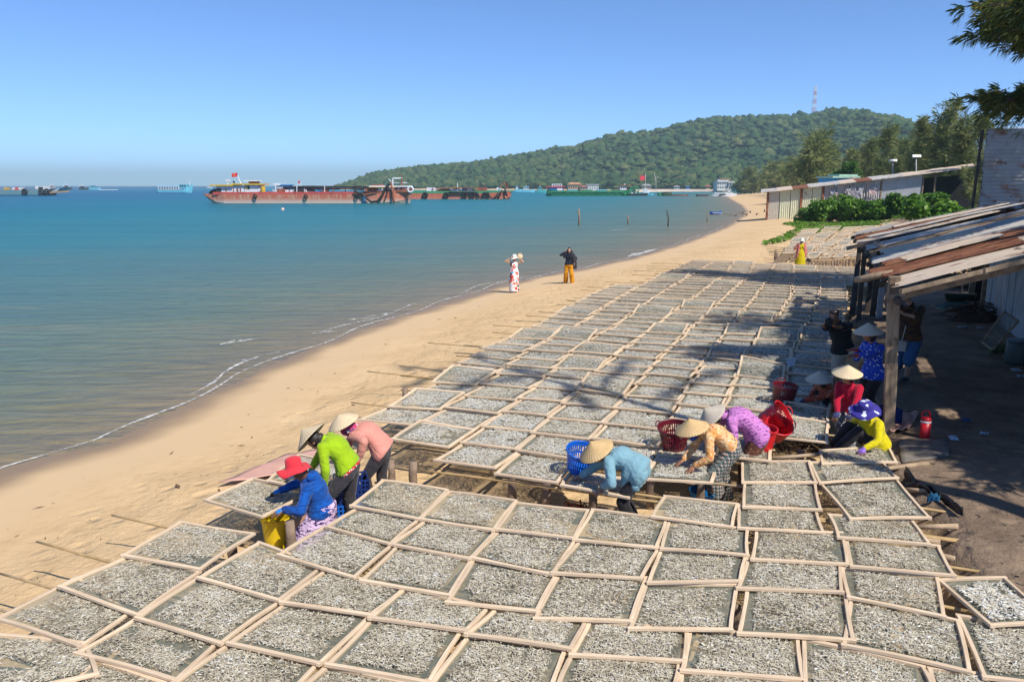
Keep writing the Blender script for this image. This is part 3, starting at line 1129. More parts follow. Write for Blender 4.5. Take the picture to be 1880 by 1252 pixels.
# ------------------------------------------------------------------ shed, houses and walls on the land side
def sheet_mat(name, c0, c1, rust=.35, rust_c=(.16, .055, .025), rough=.6):
    t = NT(name)
    pos = t.pos()
    f = t.noise(t.mapping(pos, (1.3, 1.3, 1.3)), 1.1, 6, .68)
    s = t.noise(t.mapping(pos, (.7, 6.0, 2), (0, 0, R(21))), 1.6, 5, .65)
    c = t.ramp(t.noise(pos, 3.0, 4, .6), [(.3, c0), (.7, c1)])
    m = t.math('ADD', t.math('MULTIPLY', f, .6), t.math('MULTIPLY', s, .5))
    rc = t.ramp(t.noise(pos, 9, 4), [(.3, tuple(x * .6 for x in rust_c)), (.7, tuple(min(1, x * 1.7) for x in rust_c))])
    c = t.mix(t.maprange(m, .72 - rust * .55, .80 - rust * .5, 0, 1), c, rc)
    t.bsdf(c, rough, .3, t.bump(f, .35, .01), metal=.0)
    return t.m


M_CREAM = sheet_mat('sheet_tan', (.60, .47, .345), (.70, .57, .43), .22)
M_RUST = sheet_mat('sheet_rust', (.27, .11, .055), (.36, .16, .08), .45, (.15, .055, .026), .8)
M_GREY = sheet_mat('sheet_grey', (.46, .43, .39), (.60, .55, .48), .26)
M_BLUEG = sheet_mat('sheet_blue_grey', (.34, .335, .33), (.45, .435, .415), .26, (.24, .12, .07))
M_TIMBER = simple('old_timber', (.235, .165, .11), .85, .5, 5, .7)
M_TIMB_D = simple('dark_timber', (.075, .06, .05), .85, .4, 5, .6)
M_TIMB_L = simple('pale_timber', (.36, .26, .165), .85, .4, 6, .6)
M_WHITEW = simple('limewashed_boards', (.34, .36, .38), .85, .22, 3, .4)
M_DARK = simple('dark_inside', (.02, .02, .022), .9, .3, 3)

RC = {'nl': (1.06, 12.3, 2.72), 'nr': (4.7, 12.15, 3.95), 'fl': (1.05, 27.0, 2.74), 'fr': (4.7, 27.2, 3.58)}


def roof_pt(a, b, dz=0.0):
    """a 0 at the low eave to 1, b 0 at the near end to 1"""
    g = lambda i: (RC['nl'][i] * (1 - a) + RC['nr'][i] * a) * (1 - b) + (RC['fl'][i] * (1 - a) + RC['fr'][i] * a) * b
    return UV(g(0), g(1), g(2) + dz)


shed = thing('shed', 'open lean-to shed with a rusty patchwork sheet roof on timber posts', 'shed', UV(1.2, 12.4, .45))
SHEETS = [('c', 0, .52, .0), ('c', .44, 1.0, .02), ('r', -.02, .62, .03), ('c', .5, 1.0, .035), ('r', -.05, 1.0, .015), ('c', .10, .5, .045), ('r', .02, .95, .02), ('g', -.02, .7, .03), ('c', .04, .55, .05), ('g', .4, 1.0, .02),
          ('b', .05, 1.0, .035), ('x',), ('g', .0, .75, .03), ('b', .3, 1.0, .02), ('x',), ('c', -.03, .8, .03), ('g', .05, 1.0, .05), ('r', -.02, .6, .02), ('c', .25, 1.0, .045), ('b', 0, .9, .02)]
MM = {'c': M_CREAM, 'r': M_RUST, 'g': M_GREY, 'b': M_BLUEG}
gr = random.Random(9)
pos_b, rows = 0.0, []
starts = [0, 0, .085, .08, .14, .185, .20, .255, .31, .30, .36, .42, .47, .50, .575, .62, .68, .745, .80, .87]
for k, sp in enumerate(SHEETS):
    if sp[0] == 'x':
        continue
    mb = MB()
    b0 = starts[k] + gr.uniform(-.006, .006)
    w = (.105 if k < 2 else .074) + gr.uniform(-.006, .008)
    a0, a1 = sp[1], sp[2]
    nu, nv = 7, 22
    vs, fs = [], []
    tw = gr.uniform(-.03, .03)
    for i in range(nu + 1):
        for j in range(nv + 1):
            a = a0 + (a1 - a0) * i / nu
            if i in (0, nu):
                a += (gr.uniform(-.012, .03) if i == 0 else gr.uniform(-.03, .012)) * (1 if k in (0, 1, 3, 8, 12) else .6)
            q = j / nv
            vs.append(roof_pt(a, b0 + w * q, sp[3] + .016 * math.sin(q * 2 * math.pi * 8) + tw * (q - .5) + .03 * math.sin(a * 7 + k) * .4))
    for i in range(nu):
        for j in range(nv):
            p = i * (nv + 1) + j
            fs.append((p, p + 1, p + nv + 2, p + nv + 1))
    mb.add(vs, fs)
    part('roof_sheet', mb, MM[sp[0]], shed, True)
for a in (.03, .3, .6, .93):
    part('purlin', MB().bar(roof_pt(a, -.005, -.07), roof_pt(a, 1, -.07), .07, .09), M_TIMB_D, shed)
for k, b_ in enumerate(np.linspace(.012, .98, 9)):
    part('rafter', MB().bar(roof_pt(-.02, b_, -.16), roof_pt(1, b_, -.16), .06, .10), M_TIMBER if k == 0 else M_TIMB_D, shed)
part('fascia', MB().bar(roof_pt(.02, -.004, -.06), roof_pt(.62, -.004, -.06), .03, .06), M_TIMB_L, shed)
part('fascia', MB().bar(roof_pt(.60, -.006, -.05), roof_pt(1.0, -.006, -.08), .04, .10), M_TIMB_D, shed)
for k in range(3):                                   # loose battens across the gaps of the roof
    b_ = .405 + .02 * k
    part('batten', MB().bar(roof_pt(.0 + .05 * k, b_, .05), roof_pt(.95, b_ + .02, .06), .07, .03), M_TIMB_L if k == 1 else M_TIMBER, shed)
part('batten', MB().bar(roof_pt(.08, .44, .05), roof_pt(.06, .54, .07), .10, .03), M_TIMB_L, shed)
part('batten', MB().bar(roof_pt(-.10, .60, .0), roof_pt(.10, .60, .02), .10, .08), M_TIMBER, shed)


def timber(a, b, w, m, name='post', n=7):
    mb = MB()
    g = random.Random(int(a[0] * 100))
    pts = [Vector(a).lerp(Vector(b), i / n) for i in range(n + 1)]
    vs, fs = [], []
    s_, u_, d_ = frame_to(Vector(b) - Vector(a), Vector((.93, -.36, 0)))
    for i, p in enumerate(pts):
        ww = w * g.uniform(.94, 1.06) * .5
        o = s_ * g.uniform(-.006, .006) + u_ * g.uniform(-.006, .006)
        for q, r_ in ((-1, -.8), (-.8, -1), (.8, -1), (1, -.8), (1, .8), (.8, 1), (-.8, 1), (-1, .8)):
            vs.append(p + o + s_ * ww * q + u_ * ww * r_)
    for i in range(n):
        for k in range(8):
            k2 = (k + 1) % 8
            fs.append((i * 8 + k, i * 8 + k2, i * 8 + 8 + k2, i * 8 + 8 + k))
    fs += [tuple(reversed(range(8))), tuple(range(n * 8, n * 8 + 8))]
    mb.add(vs, fs)
    return part(name, mb, m, shed)


t = NT('weathered_post_timber')
pos = t.pos()
f = t.noise(t.mapping(pos, (14, 14, 1.6)), 1.0, 6, .65)
c = t.ramp(f, [(.25, (.12, .08, .05)), (.5, (.30, .215, .14)), (.75, (.42, .32, .215))])
c = t.mix(t.maprange(t.noise(pos, 3.5, 5, .7), .55, .68, 0, .8), c, (.07, .05, .038))
t.bsdf(c, .85, .2, t.bump(f, .7, .02))
M_POSTT = t.m
pb = P(1631, 799, .40)
timber(pb, PD(1643, 508, pb.y), .165, M_POSTT)
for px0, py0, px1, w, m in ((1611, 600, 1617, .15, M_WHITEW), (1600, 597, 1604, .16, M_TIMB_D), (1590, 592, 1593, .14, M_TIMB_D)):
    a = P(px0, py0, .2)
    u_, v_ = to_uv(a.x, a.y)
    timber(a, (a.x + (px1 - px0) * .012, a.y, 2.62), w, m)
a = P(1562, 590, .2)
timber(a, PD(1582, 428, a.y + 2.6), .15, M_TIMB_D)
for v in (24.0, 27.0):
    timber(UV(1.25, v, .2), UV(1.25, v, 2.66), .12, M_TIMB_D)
lg_ = MB().tube([PD(1569, 514, 12.9), PD(1590, 511, 12.8), PD(1612, 506, 12.7), PD(1640, 501, 12.6)], [.05, .06, .058, .05], 8)
part('log_beam', lg_, M_POSTT, shed, True)
part('log_beam', MB().tube([roof_pt(.02, 0, -.2), roof_pt(.03, .5, -.2), roof_pt(.02, 1, -.2)], [.06, .055, .06], 8), M_TIMB_D, shed, True)

# the house wall behind the shed: limewashed boards and a doorway
hw = thing('house', 'limewashed board house wall with a dark doorway under the shed roof', 'house', UV(4.75, 20, .45))
gr = random.Random(2)
v = 11.2
while v < 26.6:
    w = gr.uniform(.30, .42)
    z1 = 3.35
    part('board', MB().box(UV(4.78 + gr.uniform(-.012, .012), v + w / 2, .35 + z1 / 2), (.035, w - .012, z1), -GA), M_WHITEW if gr.random() < .8 else M_BLUEG, hw)
    v += w
part('door_post', MB().box(UV(4.74, 26.75, 1.75), (.14, .14, 2.7), -GA), M_TIMBER, hw)
part('door_post', MB().box(UV(4.74, 28.75, 1.75), (.16, .16, 2.7), -GA), M_TIMBER, hw)
part('lintel', MB().box(UV(4.74, 27.75, 3.2), (.12, 2.2, .16), -GA), M_TIMB_D, hw)
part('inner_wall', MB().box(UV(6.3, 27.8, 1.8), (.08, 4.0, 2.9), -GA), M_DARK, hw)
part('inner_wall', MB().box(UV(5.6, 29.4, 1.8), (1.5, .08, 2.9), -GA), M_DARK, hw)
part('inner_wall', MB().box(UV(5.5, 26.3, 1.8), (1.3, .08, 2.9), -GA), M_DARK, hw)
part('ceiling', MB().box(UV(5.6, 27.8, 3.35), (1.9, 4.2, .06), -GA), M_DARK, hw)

# the tall corrugated wall above
cw = thing('corrugated_building', 'tall grey building clad in horizontal corrugated sheets with nail holes', 'building', PD(1803, 380, 27))
A0, B0 = PD(1801, 341, 27.5), PD(1990, 341, 27.0)
dirw = Vector((B0.x - A0.x, B0.y - A0.y, 0)).normalized()
nw = Vector((dirw.y, -dirw.x, 0))
gr = random.Random(6)
for row in range(5):
    for cidx in range(3):
        x0 = cidx * 1.75 + (.3 if row % 2 else 0) - (.3 if row % 2 and cidx == 0 else 0)
        x1 = x0 + 1.82
        z0, z1 = 3.05 + row * .62, 3.05 + row * .62 + .66
        if row == 4:
            z1 = 6.02
        vs, fs = [], []
        nz = 20
        jag = [gr.uniform(-.05, .05) for _ in range(nz + 1)]
        for j in range(nz + 1):
            z = z0 + (z1 - z0) * j / nz
            off = .022 * math.sin(z * 2 * math.pi / .13) + .004 * ((row + cidx) % 2) + (.09 * (1 - j / nz) ** 2 if row == 0 and cidx == 0 else 0)
            for i, xx in enumerate((x0 + (jag[j] if cidx == 0 else 0), (x0 + x1) / 2, x1)):
                p = A0 + dirw * xx
                vs.append((p.x + nw.x * off, p.y + nw.y * off, z))
        for j in range(nz):
            for i in range(2):
                q = j * 3 + i
                fs.append((q, q + 1, q + 4, q + 3))
        part('wall_sheet', MB().add(vs, fs), M_BLUEG if gr.random() < .75 else M_GREY, cw, True)
part('corner_post', MB().bar(A0 + Vector((-.22, .1, .3 - A0.z)), A0 + Vector((-.1, .1, 6.0 - A0.z)), .07), M_TIMB_D, cw)
mbn = MB()
for k in range(34):
    p = A0 + dirw * gr.uniform(.2, 4.6)
    mbn.box((p.x + nw.x * .035, p.y + nw.y * .035, gr.uniform(3.3, 5.9)), (.03, .012, .035), math.atan2(dirw.y, dirw.x))
o = part('nail_holes', mbn, M_DARK, cw)
o['kind'] = 'stuff'
for k in range(3):
    a = A0 + dirw * (k * 1.6)
    part('roof_sheet', MB().add([(a.x - nw.x * -.1, a.y - .0, 6.03), (a.x + dirw.x * 1.7, a.y + dirw.y * 1.7, 6.03), (a.x + dirw.x * 1.7 + 2.6, a.y + dirw.y * 1.7 + 3.4, 6.3), (a.x + 2.6, a.y + 3.4, 6.3)], [(0, 1, 2, 3)]), M_GREY, cw)
part('side_wall', MB().quad((A0.x, A0.y, .4), (A0.x + 2.6, A0.y + 3.4, .4), (A0.x + 2.6, A0.y + 3.4, 6.3), (A0.x, A0.y, 6.0)), M_DARK, cw)
c = A0 + dirw * 1.9
part('ridge_cap', MB().add([(c.x - .5, c.y + .2, 6.04), (c.x + .5, c.y - .1, 6.05), (c.x + .35, c.y + .1, 6.28), (c.x - .05, c.y + .3, 6.33)], [(0, 1, 2, 3)]), M_RUST, cw)

# ------------------------------------------------------------------ the long low building by the bushes
LA, LB = Vector((32.6, 100.0, 0)), Vector((49.0, 95.0, 0))


def lw(px):
    """point of the building's front line under the column px"""
    k = (px - 940) / FPX / CT
    # x = k * (y*CT^2 ...) : solve on the line, camera-axis depth taken at eye level
    a, d = LA, LB - LA
    kk = (px - 940) / FPX * CT
    s = (kk * a.y - a.x) / (d.x - kk * d.y)
    return a + d * s


def lz(px):
    return float(np.interp(px, [1400, 1411, 1692, 1800], [3.34, 3.40, 5.53, 6.4]))


lowb = thing('beach_house', 'long low house of cream metal sheets and grey wall behind the bushes', 'house', LA)
dl = (LB - LA).normalized()
nl = Vector((-dl.y, dl.x, 0)) * -1.0
if nl.y > 0:
    nl = -nl


def panel(name, px0, px1, m, off=0.0, zb=None, top=0.0, rib=0, amp=.03):
    a, b = lw(px0), lw(px1)
    n = max(1, rib * 2) if rib else 1
    vs, fs = [], []
    for i in range(n + 1):
        q = i / n
        p = a.lerp(b, q)
        pxq = px0 + (px1 - px0) * q
        o = off + (amp * (i % 2) if rib else 0)
        gz = float(ground_z(np.array(p.x), np.array(p.y))) - .1 if zb is None else zb
        vs += [(p.x + nl.x * o, p.y + nl.y * o, gz), (p.x + nl.x * o, p.y + nl.y * o, lz(pxq) + top)]
    for i in range(n):
        fs.append((i * 2, i * 2 + 2, i * 2 + 3, i * 2 + 1))
    return part(name, MB().add(vs, fs), m, lowb)


M_CREAMP = sheet_mat('cream_panel', (.56, .56, .38), (.66, .66, .48), .16, (.20, .10, .035))
M_DOORP = sheet_mat('grey_door_sheet', (.44, .40, .33), (.54, .49, .41), .20, (.20, .10, .035))
M_GREYW = simple('grey_render', (.42, .42, .43), .9, .14, 1.2, .3)
M_CLOTHW = simple('ragged_canvas', (.46, .44, .43), .9, .25, 2.5, .6)
panel('door', 1412, 1432, M_DOORP, .06, rib=7)
panel('wall_panel', 1433, 1452, M_CREAMP, .0, rib=5, amp=.07)
panel('wall_panel', 1453, 1471, M_CREAMP, .02, rib=5, amp=.07)
panel('wall_panel', 1474, 1492, M_CREAMP, .0, rib=5, amp=.07)
panel('wall_panel', 1493, 1510, M_CREAMP, .02, rib=5, amp=.07)
for px in (1411, 1472.5, 1512):
    a = lw(px) + nl * .1
    part('post', MB().bar((a.x, a.y, .0), (a.x, a.y, lz(px)), .22), M_RUST, lowb)
for px0, px1 in ((1513, 1535), (1536, 1560), (1562, 1590), (1591, 1616)):
    panel('canvas', px0, px1, M_CLOTHW, -.05 + .05 * (px0 % 2), rib=6, amp=.12)
panel('wall', 1618, 1692, M_GREYW, .0)
gr = random.Random(12)
for k in range(16):                                 # rags and washing hung along the wall
    px = gr.uniform(1518, 1612)
    a = lw(px) + nl * gr.uniform(.25, .45)
    z = lz(px) - gr.uniform(.5, 1.3)
    w, h = gr.uniform(.35, .9), gr.uniform(.3, .8)
    vs = []
    for i in range(4):
        for j in range(3):
            vs.append((a.x + dl.x * w * (i / 3 - .5), a.y + dl.y * w * (i / 3 - .5) + gr.uniform(-.08, .08), z - h * j / 2 + gr.uniform(-.05, .05)))
    part('hanging_cloth', MB().add(vs, [(i * 3 + j, i * 3 + j + 1, i * 3 + j + 4, i * 3 + j + 3) for i in range(3) for j in range(2)]),
         gr.choice((simple('rag_white', (.46, .44, .44), .9, .2, 3), simple('rag_pink', (.55, .40, .38), .9, .2, 3), simple('rag_grey', (.30, .30, .33), .9, .2, 3))), lowb)
for px in (1618, 1694, 1716):
    a = lw(px)
    part('post', MB().bar((a.x, a.y, .3), (a.x, a.y, lz(px)), .16), M_TIMBER, lowb)
pxs = np.linspace(1398, 1800, 15)
for i in range(14):
    a, b = lw(pxs[i]) + nl * .75, lw(pxs[i + 1]) + nl * .75
    za, zb = lz(pxs[i]) + .03, lz(pxs[i + 1]) + .03
    bk = nl * -5.0
    up_ = .35 * (1 if i % 2 else .9)
    part('roof_sheet', MB().add([(a.x, a.y, za), (b.x, b.y, zb), (b.x + bk.x, b.y + bk.y, zb + up_), (a.x + bk.x, a.y + bk.y, za + up_), (a.x, a.y, za - .1), (b.x, b.y, zb - .1)],
                                [(0, 1, 2, 3), (4, 5, 1, 0)]), (M_GREY, M_CREAM, M_RUST, M_GREY)[i % 4] if i < 10 else M_CREAM, lowb)
bk = nl * -5
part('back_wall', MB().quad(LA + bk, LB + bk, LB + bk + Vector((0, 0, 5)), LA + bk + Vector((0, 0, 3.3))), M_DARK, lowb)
part('side_wall', MB().quad(LA, LA + bk, LA + bk + Vector((0, 0, 3.5)), LA + Vector((0, 0, 3.3))), M_DOORP, lowb)
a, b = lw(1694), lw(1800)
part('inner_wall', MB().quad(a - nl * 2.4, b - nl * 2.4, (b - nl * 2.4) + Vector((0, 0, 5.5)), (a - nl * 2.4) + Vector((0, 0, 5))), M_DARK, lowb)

# blue-walled house behind it
bb = thing('blue_house', 'small blue house with a pale green roof behind the long low house', 'house', PD(1538, 341, 128))
c = PD(1537, 341, 128)
part('wall', MB().box((c.x, c.y, 2.9), (4.2, 4, 4.9), .2), simple('blue_paint', (.05, .30, .62), .6, .1, 2), bb)
part('roof', MB().box((c.x, c.y, 5.45), (4.8, 4.6, .3), .2).box((c.x + .7, c.y, 5.72), (3.2, 3.2, .3), .2), simple('green_roof', (.34, .50, .40), .6, .1, 2), bb)
part('window', MB().box((c.x - .3, c.y - 2.15, 4.2), (1.0, .1, .9), .2), M_DARK, bb)
gr = random.Random(14)
for k, (px, w) in enumerate(((1592, 4.0), (1612, 3.2))):
    c = PD(px, 332, 120)
    rb = thing('rubble_heap', ('pale broken brick heap' if k == 0 else 'brown broken brick heap') + ' seen over the roof of the long house', 'heap', (c.x, c.y, 3))
    for q in range(14):
        part('brick', MB().box((c.x + gr.uniform(-w / 2, w / 2), c.y + gr.uniform(-1, 1), c.z - .5 + gr.uniform(-.5, .9)), (gr.uniform(.3, .8), .5, gr.uniform(.25, .5)), gr.uniform(0, 3)), simple('old_brick', (.40, .24, .17) if k else (.46, .36, .30), .9, .3, 2), rb)
    part('mound', MB().box((c.x, c.y, c.z - 2.2), (w + 1, 2.4, 3.6)), simple('earth_mound', (.30, .22, .15), .9, .3, 1), rb)
# ------------------------------------------------------------------ people
def remesh(mb, voxel, smooth=3, name='m'):
    me = bpy.data.meshes.new(name)
    me.from_pydata([tuple(p) for p in mb.v], [], mb.f)
    o = bpy.data.objects.new('tmp', me)
    COL.objects.link(o)
    r = o.modifiers.new('r', 'REMESH')
    r.mode = 'VOXEL'
    r.voxel_size = voxel
    s = o.modifiers.new('s', 'SMOOTH')
    s.factor = .5
    s.iterations = smooth
    dg = bpy.context.evaluated_depsgraph_get()
    out = bpy.data.meshes.new_from_object(o.evaluated_get(dg))
    bpy.data.objects.remove(o)
    bpy.data.meshes.remove(me)
    n = len(out.vertices)
    v = np.empty(n * 3, np.float32)
    out.vertices.foreach_get('co', v)
    nf = len(out.polygons)
    f = np.empty(nf * 4, np.int32)
    out.loops.foreach_get('vertex_index', f)
    nr = np.empty(n * 3, np.float32)
    out.vertex_normals.foreach_get('vector', nr)
    bpy.data.meshes.remove(out)
    return v.reshape(-1, 3), f.reshape(-1, 4), nr.reshape(-1, 3)


def wrinkle(v, nr, amp, seed, scale=.16):
    x, y, z = v[:, 0], v[:, 1], v[:, 2]
    w = ripples(x + z * .9, y - z * .8, scale, 3, seed) + .7 * ripples(z * 1.3 + x * .4, x * .6 - y, scale * .6, 2, seed + 2)
    return v + nr * (amp * (1 - np.abs(w))[:, None])


def solid(name, v, f, m, parent, at, extra=None, label=None):
    at = np.array(at, np.float32)
    me = mesh_np(name, v - at, f)
    if extra is not None:
        bm = bmesh.new()
        bm.from_mesh(me)
        off = [bm.verts.new((p[0] - at[0], p[1] - at[1], p[2] - at[2])) for p in extra.v]
        for q in extra.f:
            try:
                bm.faces.new([off[i] for i in q])
            except ValueError:
                pass
        bm.to_mesh(me)
        bm.free()
    o = link(name, me, m, parent, True)
    if label:
        o['label'] = label
    return o


def etube(mb, st, n=18):
    """elliptic tube: stations (centre, half-axis vector a, half-axis vector b), rounded ends"""
    vs, fs = [], []
    for c, a, b in st:
        for k in range(n):
            t_ = 2 * math.pi * k / n
            vs.append(c + a * math.cos(t_) + b * math.sin(t_))
    m = len(st)
    for i in range(m - 1):
        for k in range(n):
            k2 = (k + 1) % n
            fs.append((i * n + k, i * n + k2, (i + 1) * n + k2, (i + 1) * n + k))
    fs.append(tuple(reversed(range(n))))
    fs.append(tuple(range((m - 1) * n, m * n)))
    mb.add(vs, fs)


def limb(mb, pts, rad, n=10):
    for p, r in zip(pts, rad):
        mb.ball(p, r, None, 10, 7)
    for i in range(len(pts) - 1):
        mb.tube([pts[i], pts[i + 1]], [rad[i], rad[i + 1]], n)


def ik(a, b, l1, l2, hint):
    d = b - a
    D = max(min(d.length, (l1 + l2) * .995), abs(l1 - l2) + .02)
    dn = d.normalized()
    b = a + dn * D
    x = (l1 * l1 - l2 * l2 + D * D) / (2 * D)
    h = math.sqrt(max(l1 * l1 - x * x, 1e-6))
    hp = hint - dn * hint.dot(dn)
    if hp.length < 1e-4:
        hp = Vector((0, 0, 1)) - dn * dn.z
    return a + dn * x + hp.normalized() * h, b


def hand(w, d, nrm, s=1.0, curl=.5, thumb=1.0, fat=1.0):
    """palm shapes (for the body) and separate fingers: w wrist, d pointing, nrm back of the hand"""
    d = d.normalized()
    nrm = (nrm - d * nrm.dot(d)).normalized()
    side = d.cross(nrm).normalized() * thumb
    palm, fin = MB(), MB()
    M = Matrix((d, side, nrm)).transposed()
    palm.ball(w + d * .045 * s, (.048 * s, .038 * s * fat, .017 * s * fat), M, 10, 7)
    palm.ball(w + d * .012 * s, (.03 * s, .027 * s * fat, .019 * s * fat), M, 10, 7)
    for k, (o, L) in enumerate(((.027, .068), (.009, .076), (-.009, .070), (-.026, .056))):
        p = w + d * .078 * s + side * o * s
        dd = (d + side * (o * 3.5)).normalized()
        pts, rad = [p - dd * .02 * s, p], [.0095 * s * fat, .0095 * s * fat]
        for j in range(3):
            a = curl * (.45 + .35 * j)
            q = (dd * math.cos(a) - nrm * math.sin(a)).normalized()
            p = p + q * L * s * (.42, .33, .25)[j]
            pts.append(p)
            rad.append((.0088, .008, .0062)[j] * s * fat)
        fin.tube(pts, rad, 6)
    p = w + d * .022 * s + side * .024 * s
    t1 = (d * .75 + side * .62 - nrm * .25).normalized()
    t2 = (d * .95 + side * .18 - nrm * (.25 + .3 * curl)).normalized()
    fin.tube([p - t1 * .012 * s, p + t1 * .03 * s, p + t1 * .03 * s + t2 * .026 * s, p + t1 * .03 * s + t2 * .045 * s], [.012 * s * fat, .0105 * s * fat, .009 * s * fat, .0065 * s * fat], 6)
    return palm, fin


def skin_mat(name, col):
    t = NT(name)
    f = t.noise(t.coord(), 9, 3)
    b = t.bsdf(t.ramp(f, [(.3, tuple(c * .86 for c in col)), (.7, col)]), .5, .35)
    b.inputs['Subsurface Weight'].default_value = .06
    b.inputs['Subsurface Radius'].default_value = (.02, .008, .004)
    return t.m


SKIN = skin_mat('skin_tan', (.44, .235, .14))
SKIN_D = skin_mat('skin_brown', (.33, .155, .085))
SKIN_L = skin_mat('skin_light', (.58, .36, .26))
HAIR = simple('dark_hair', (.02, .014, .011), .45, .4, 30, .4, .5)
HAIR_B = simple('brown_hair', (.13, .05, .025), .45, .4, 30, .4, .5)
EYE = simple('eye_dark', (.02, .015, .012), .2, .1, 5)
LIP = simple('lips', (.40, .13, .11), .45, .1, 20)


def cloth(name, col, var=.16, rough=.85, scale=9, streak=None):
    t = NT(name)
    co = t.coord()
    f = t.noise(co, scale, 5, .6)
    c = t.ramp(f, [(.3, tuple(x * (1 - var) for x in col)), (.7, tuple(min(1, x * (1 + var * .6)) for x in col))])
    if streak:
        sf = t.noise(t.mapping(co, (7, 7, 60), (.5, .4, 0)), 1.0, 4, .6)
        c = t.mix(t.maprange(sf, .45, .62, 0, .75), c, streak)
    wv = t.noise(co, 160, 2)
    t.bsdf(c, rough, .2, t.bump(t.math('ADD', t.math('MULTIPLY', f, 2.0), t.math('MULTIPLY', wv, .15)), .35, .012), sheen=.15)
    return t.m


def spots(name, base, cols, scale=28, thr=.36, rough=.8, base2=None):
    """printed cloth: blotches of several colours on a base"""
    t = NT(name)
    co = t.coord()
    wob = t.mix(.06, co, t.n('TexNoise').outputs['Color'])
    k = t.n('TexVoronoi')
    t.l(wob, k.inputs['Vector'])
    k.inputs['Scale'].default_value = scale
    r = t.n('SeparateColor')
    t.l(k.outputs['Color'], r.inputs[0])
    stops = [(i / len(cols), c) for i, c in enumerate(cols)]
    pc = t.ramp(r.outputs[0], stops, 'CONSTANT')
    bc = base if base2 is None else t.ramp(t.noise(co, scale * .35, 3), [(.42, base), (.58, base2)])
    c = t.mix(t.maprange(k.outputs['Distance'], thr, thr + .08, 1, 0), bc, pc)
    t.bsdf(c, rough, .2, t.bump(t.noise(co, 25, 4), .25, .01), sheen=.1)
    return t.m


def plaid(name, base, c1, c2, s=22):
    t = NT(name)
    co = t.coord()
    sp = t.n('SeparateXYZ')
    t.l(co, sp.inputs[0])
    h = t.math('ADD', sp.outputs[0], t.math('MULTIPLY', sp.outputs[1], .9))
    fr = lambda x, sc, lo: t.math('GREATER_THAN', t.math('FRACT', t.math('MULTIPLY', x, sc)), lo)
    c = t.mix(t.math('MULTIPLY', fr(h, s, .5), .55), base, c1)
    c = t.mix(t.math('MULTIPLY', fr(sp.outputs[2], s, .5), .55), c, c1)
    c = t.mix(t.math('MULTIPLY', t.math('MULTIPLY', fr(h, s, .55), fr(sp.outputs[2], s, .55)), .9), c, c2)
    c = t.mix(t.math('MULTIPLY', fr(h, s, .92), .7), c, (.65, .66, .6))
    c = t.mix(t.math('MULTIPLY', fr(sp.outputs[2], s, .92), .6), c, (.65, .66, .6))
    t.bsdf(c, .85, .2, t.bump(t.noise(co, 25, 4), .25, .01))
    return t.m


# straw hats: a thin cone with coiled rings and ribs
def straw(name, c0, c1, dark):
    t = NT(name)
    co = t.coord()
    sp = t.n('SeparateXYZ')
    t.l(co, sp.inputs[0])
    ang = t.math('ARCTAN2', sp.outputs[1], sp.outputs[0])
    rib = t.math('SINE', t.math('MULTIPLY', ang, 34.0))
    ring = t.math('SINE', t.math('MULTIPLY', sp.outputs[2], 420.0))
    n_ = t.noise(t.mapping(co, (3, 3, 3)), 3, 4, .65)
    c = t.ramp(n_, [(.3, c0), (.7, c1)])
    c = t.mix(t.maprange(rib, .1, 1, 0, .35), c, dark)
    c = t.mix(t.maprange(ring, .2, 1, 0, .2), c, dark)
    t.bsdf(c, .75, .25, t.bump(t.math('ADD', ring, rib), .3, .004))
    return t.m


STRAW = straw('straw_pale', (.64, .50, .31), (.76, .62, .41), (.48, .35, .20))
STRAW_O = straw('straw_golden', (.58, .38, .17), (.72, .52, .27), (.36, .21, .09))
STRAW_G = straw('straw_grey', (.50, .43, .34), (.62, .55, .44), (.36, .29, .22))


def cone_mesh(r, h, bulge=.0):
    mb = MB()
    prof = [(.004, h)] + [(r * s, h * (1 - s) + bulge * math.sin(math.pi * s)) for s in (.08, .2, .35, .5, .65, .8, .92, 1.0)] + [(r * 1.005, -.004)]
    prof += [(r * s, h * (1 - s) + bulge * math.sin(math.pi * s) - .007) for s in (.98, .8, .6, .4, .2)] + [(.003, h - .012)]
    mb.lathe(prof, (0, 0, 0), 32)
    me = bpy.data.meshes.new('conical_hat')
    me.from_pydata(mb.v, [], mb.f)
    return me


def brim_mesh(r, wave=.02, crown=(.085, .11), name='brimmed_hat', seed=0, flat=.0):
    mb = MB()
    n = 36
    rows = [(.01, crown[1])] + [(crown[0] * math.sin(a), crown[1] - .04 + .04 * math.cos(a)) for a in (.5, .9, 1.3)] + [(crown[0] * 1.03, .03), (crown[0] * 1.08, .0), (crown[0] + (r - crown[0]) * .35, -.008), (crown[0] + (r - crown[0]) * .7, -.018), (r, -.035)]
    vs, fs = [], []
    for k in range(n):
        a = 2 * math.pi * k / n
        for q, (rr, z) in enumerate(rows):
            w = wave * max(0, (rr - crown[0] * 1.08) / (r - crown[0])) * (math.sin(3 * a + seed) + .6 * math.sin(5 * a + 2 * seed))
            vs.append((rr * math.cos(a), rr * math.sin(a), z + w))
    m = len(rows)
    for k in range(n):
        k2 = (k + 1) % n
        for q in range(m - 1):
            fs.append((k * m + q, k * m + q + 1, k2 * m + q + 1, k2 * m + q))
    me = bpy.data.meshes.new(name)
    me.from_pydata(vs, [], fs)
    return me


CONE = cone_mesh(.225, .155)
CONE_B = cone_mesh(.215, .13, .02)


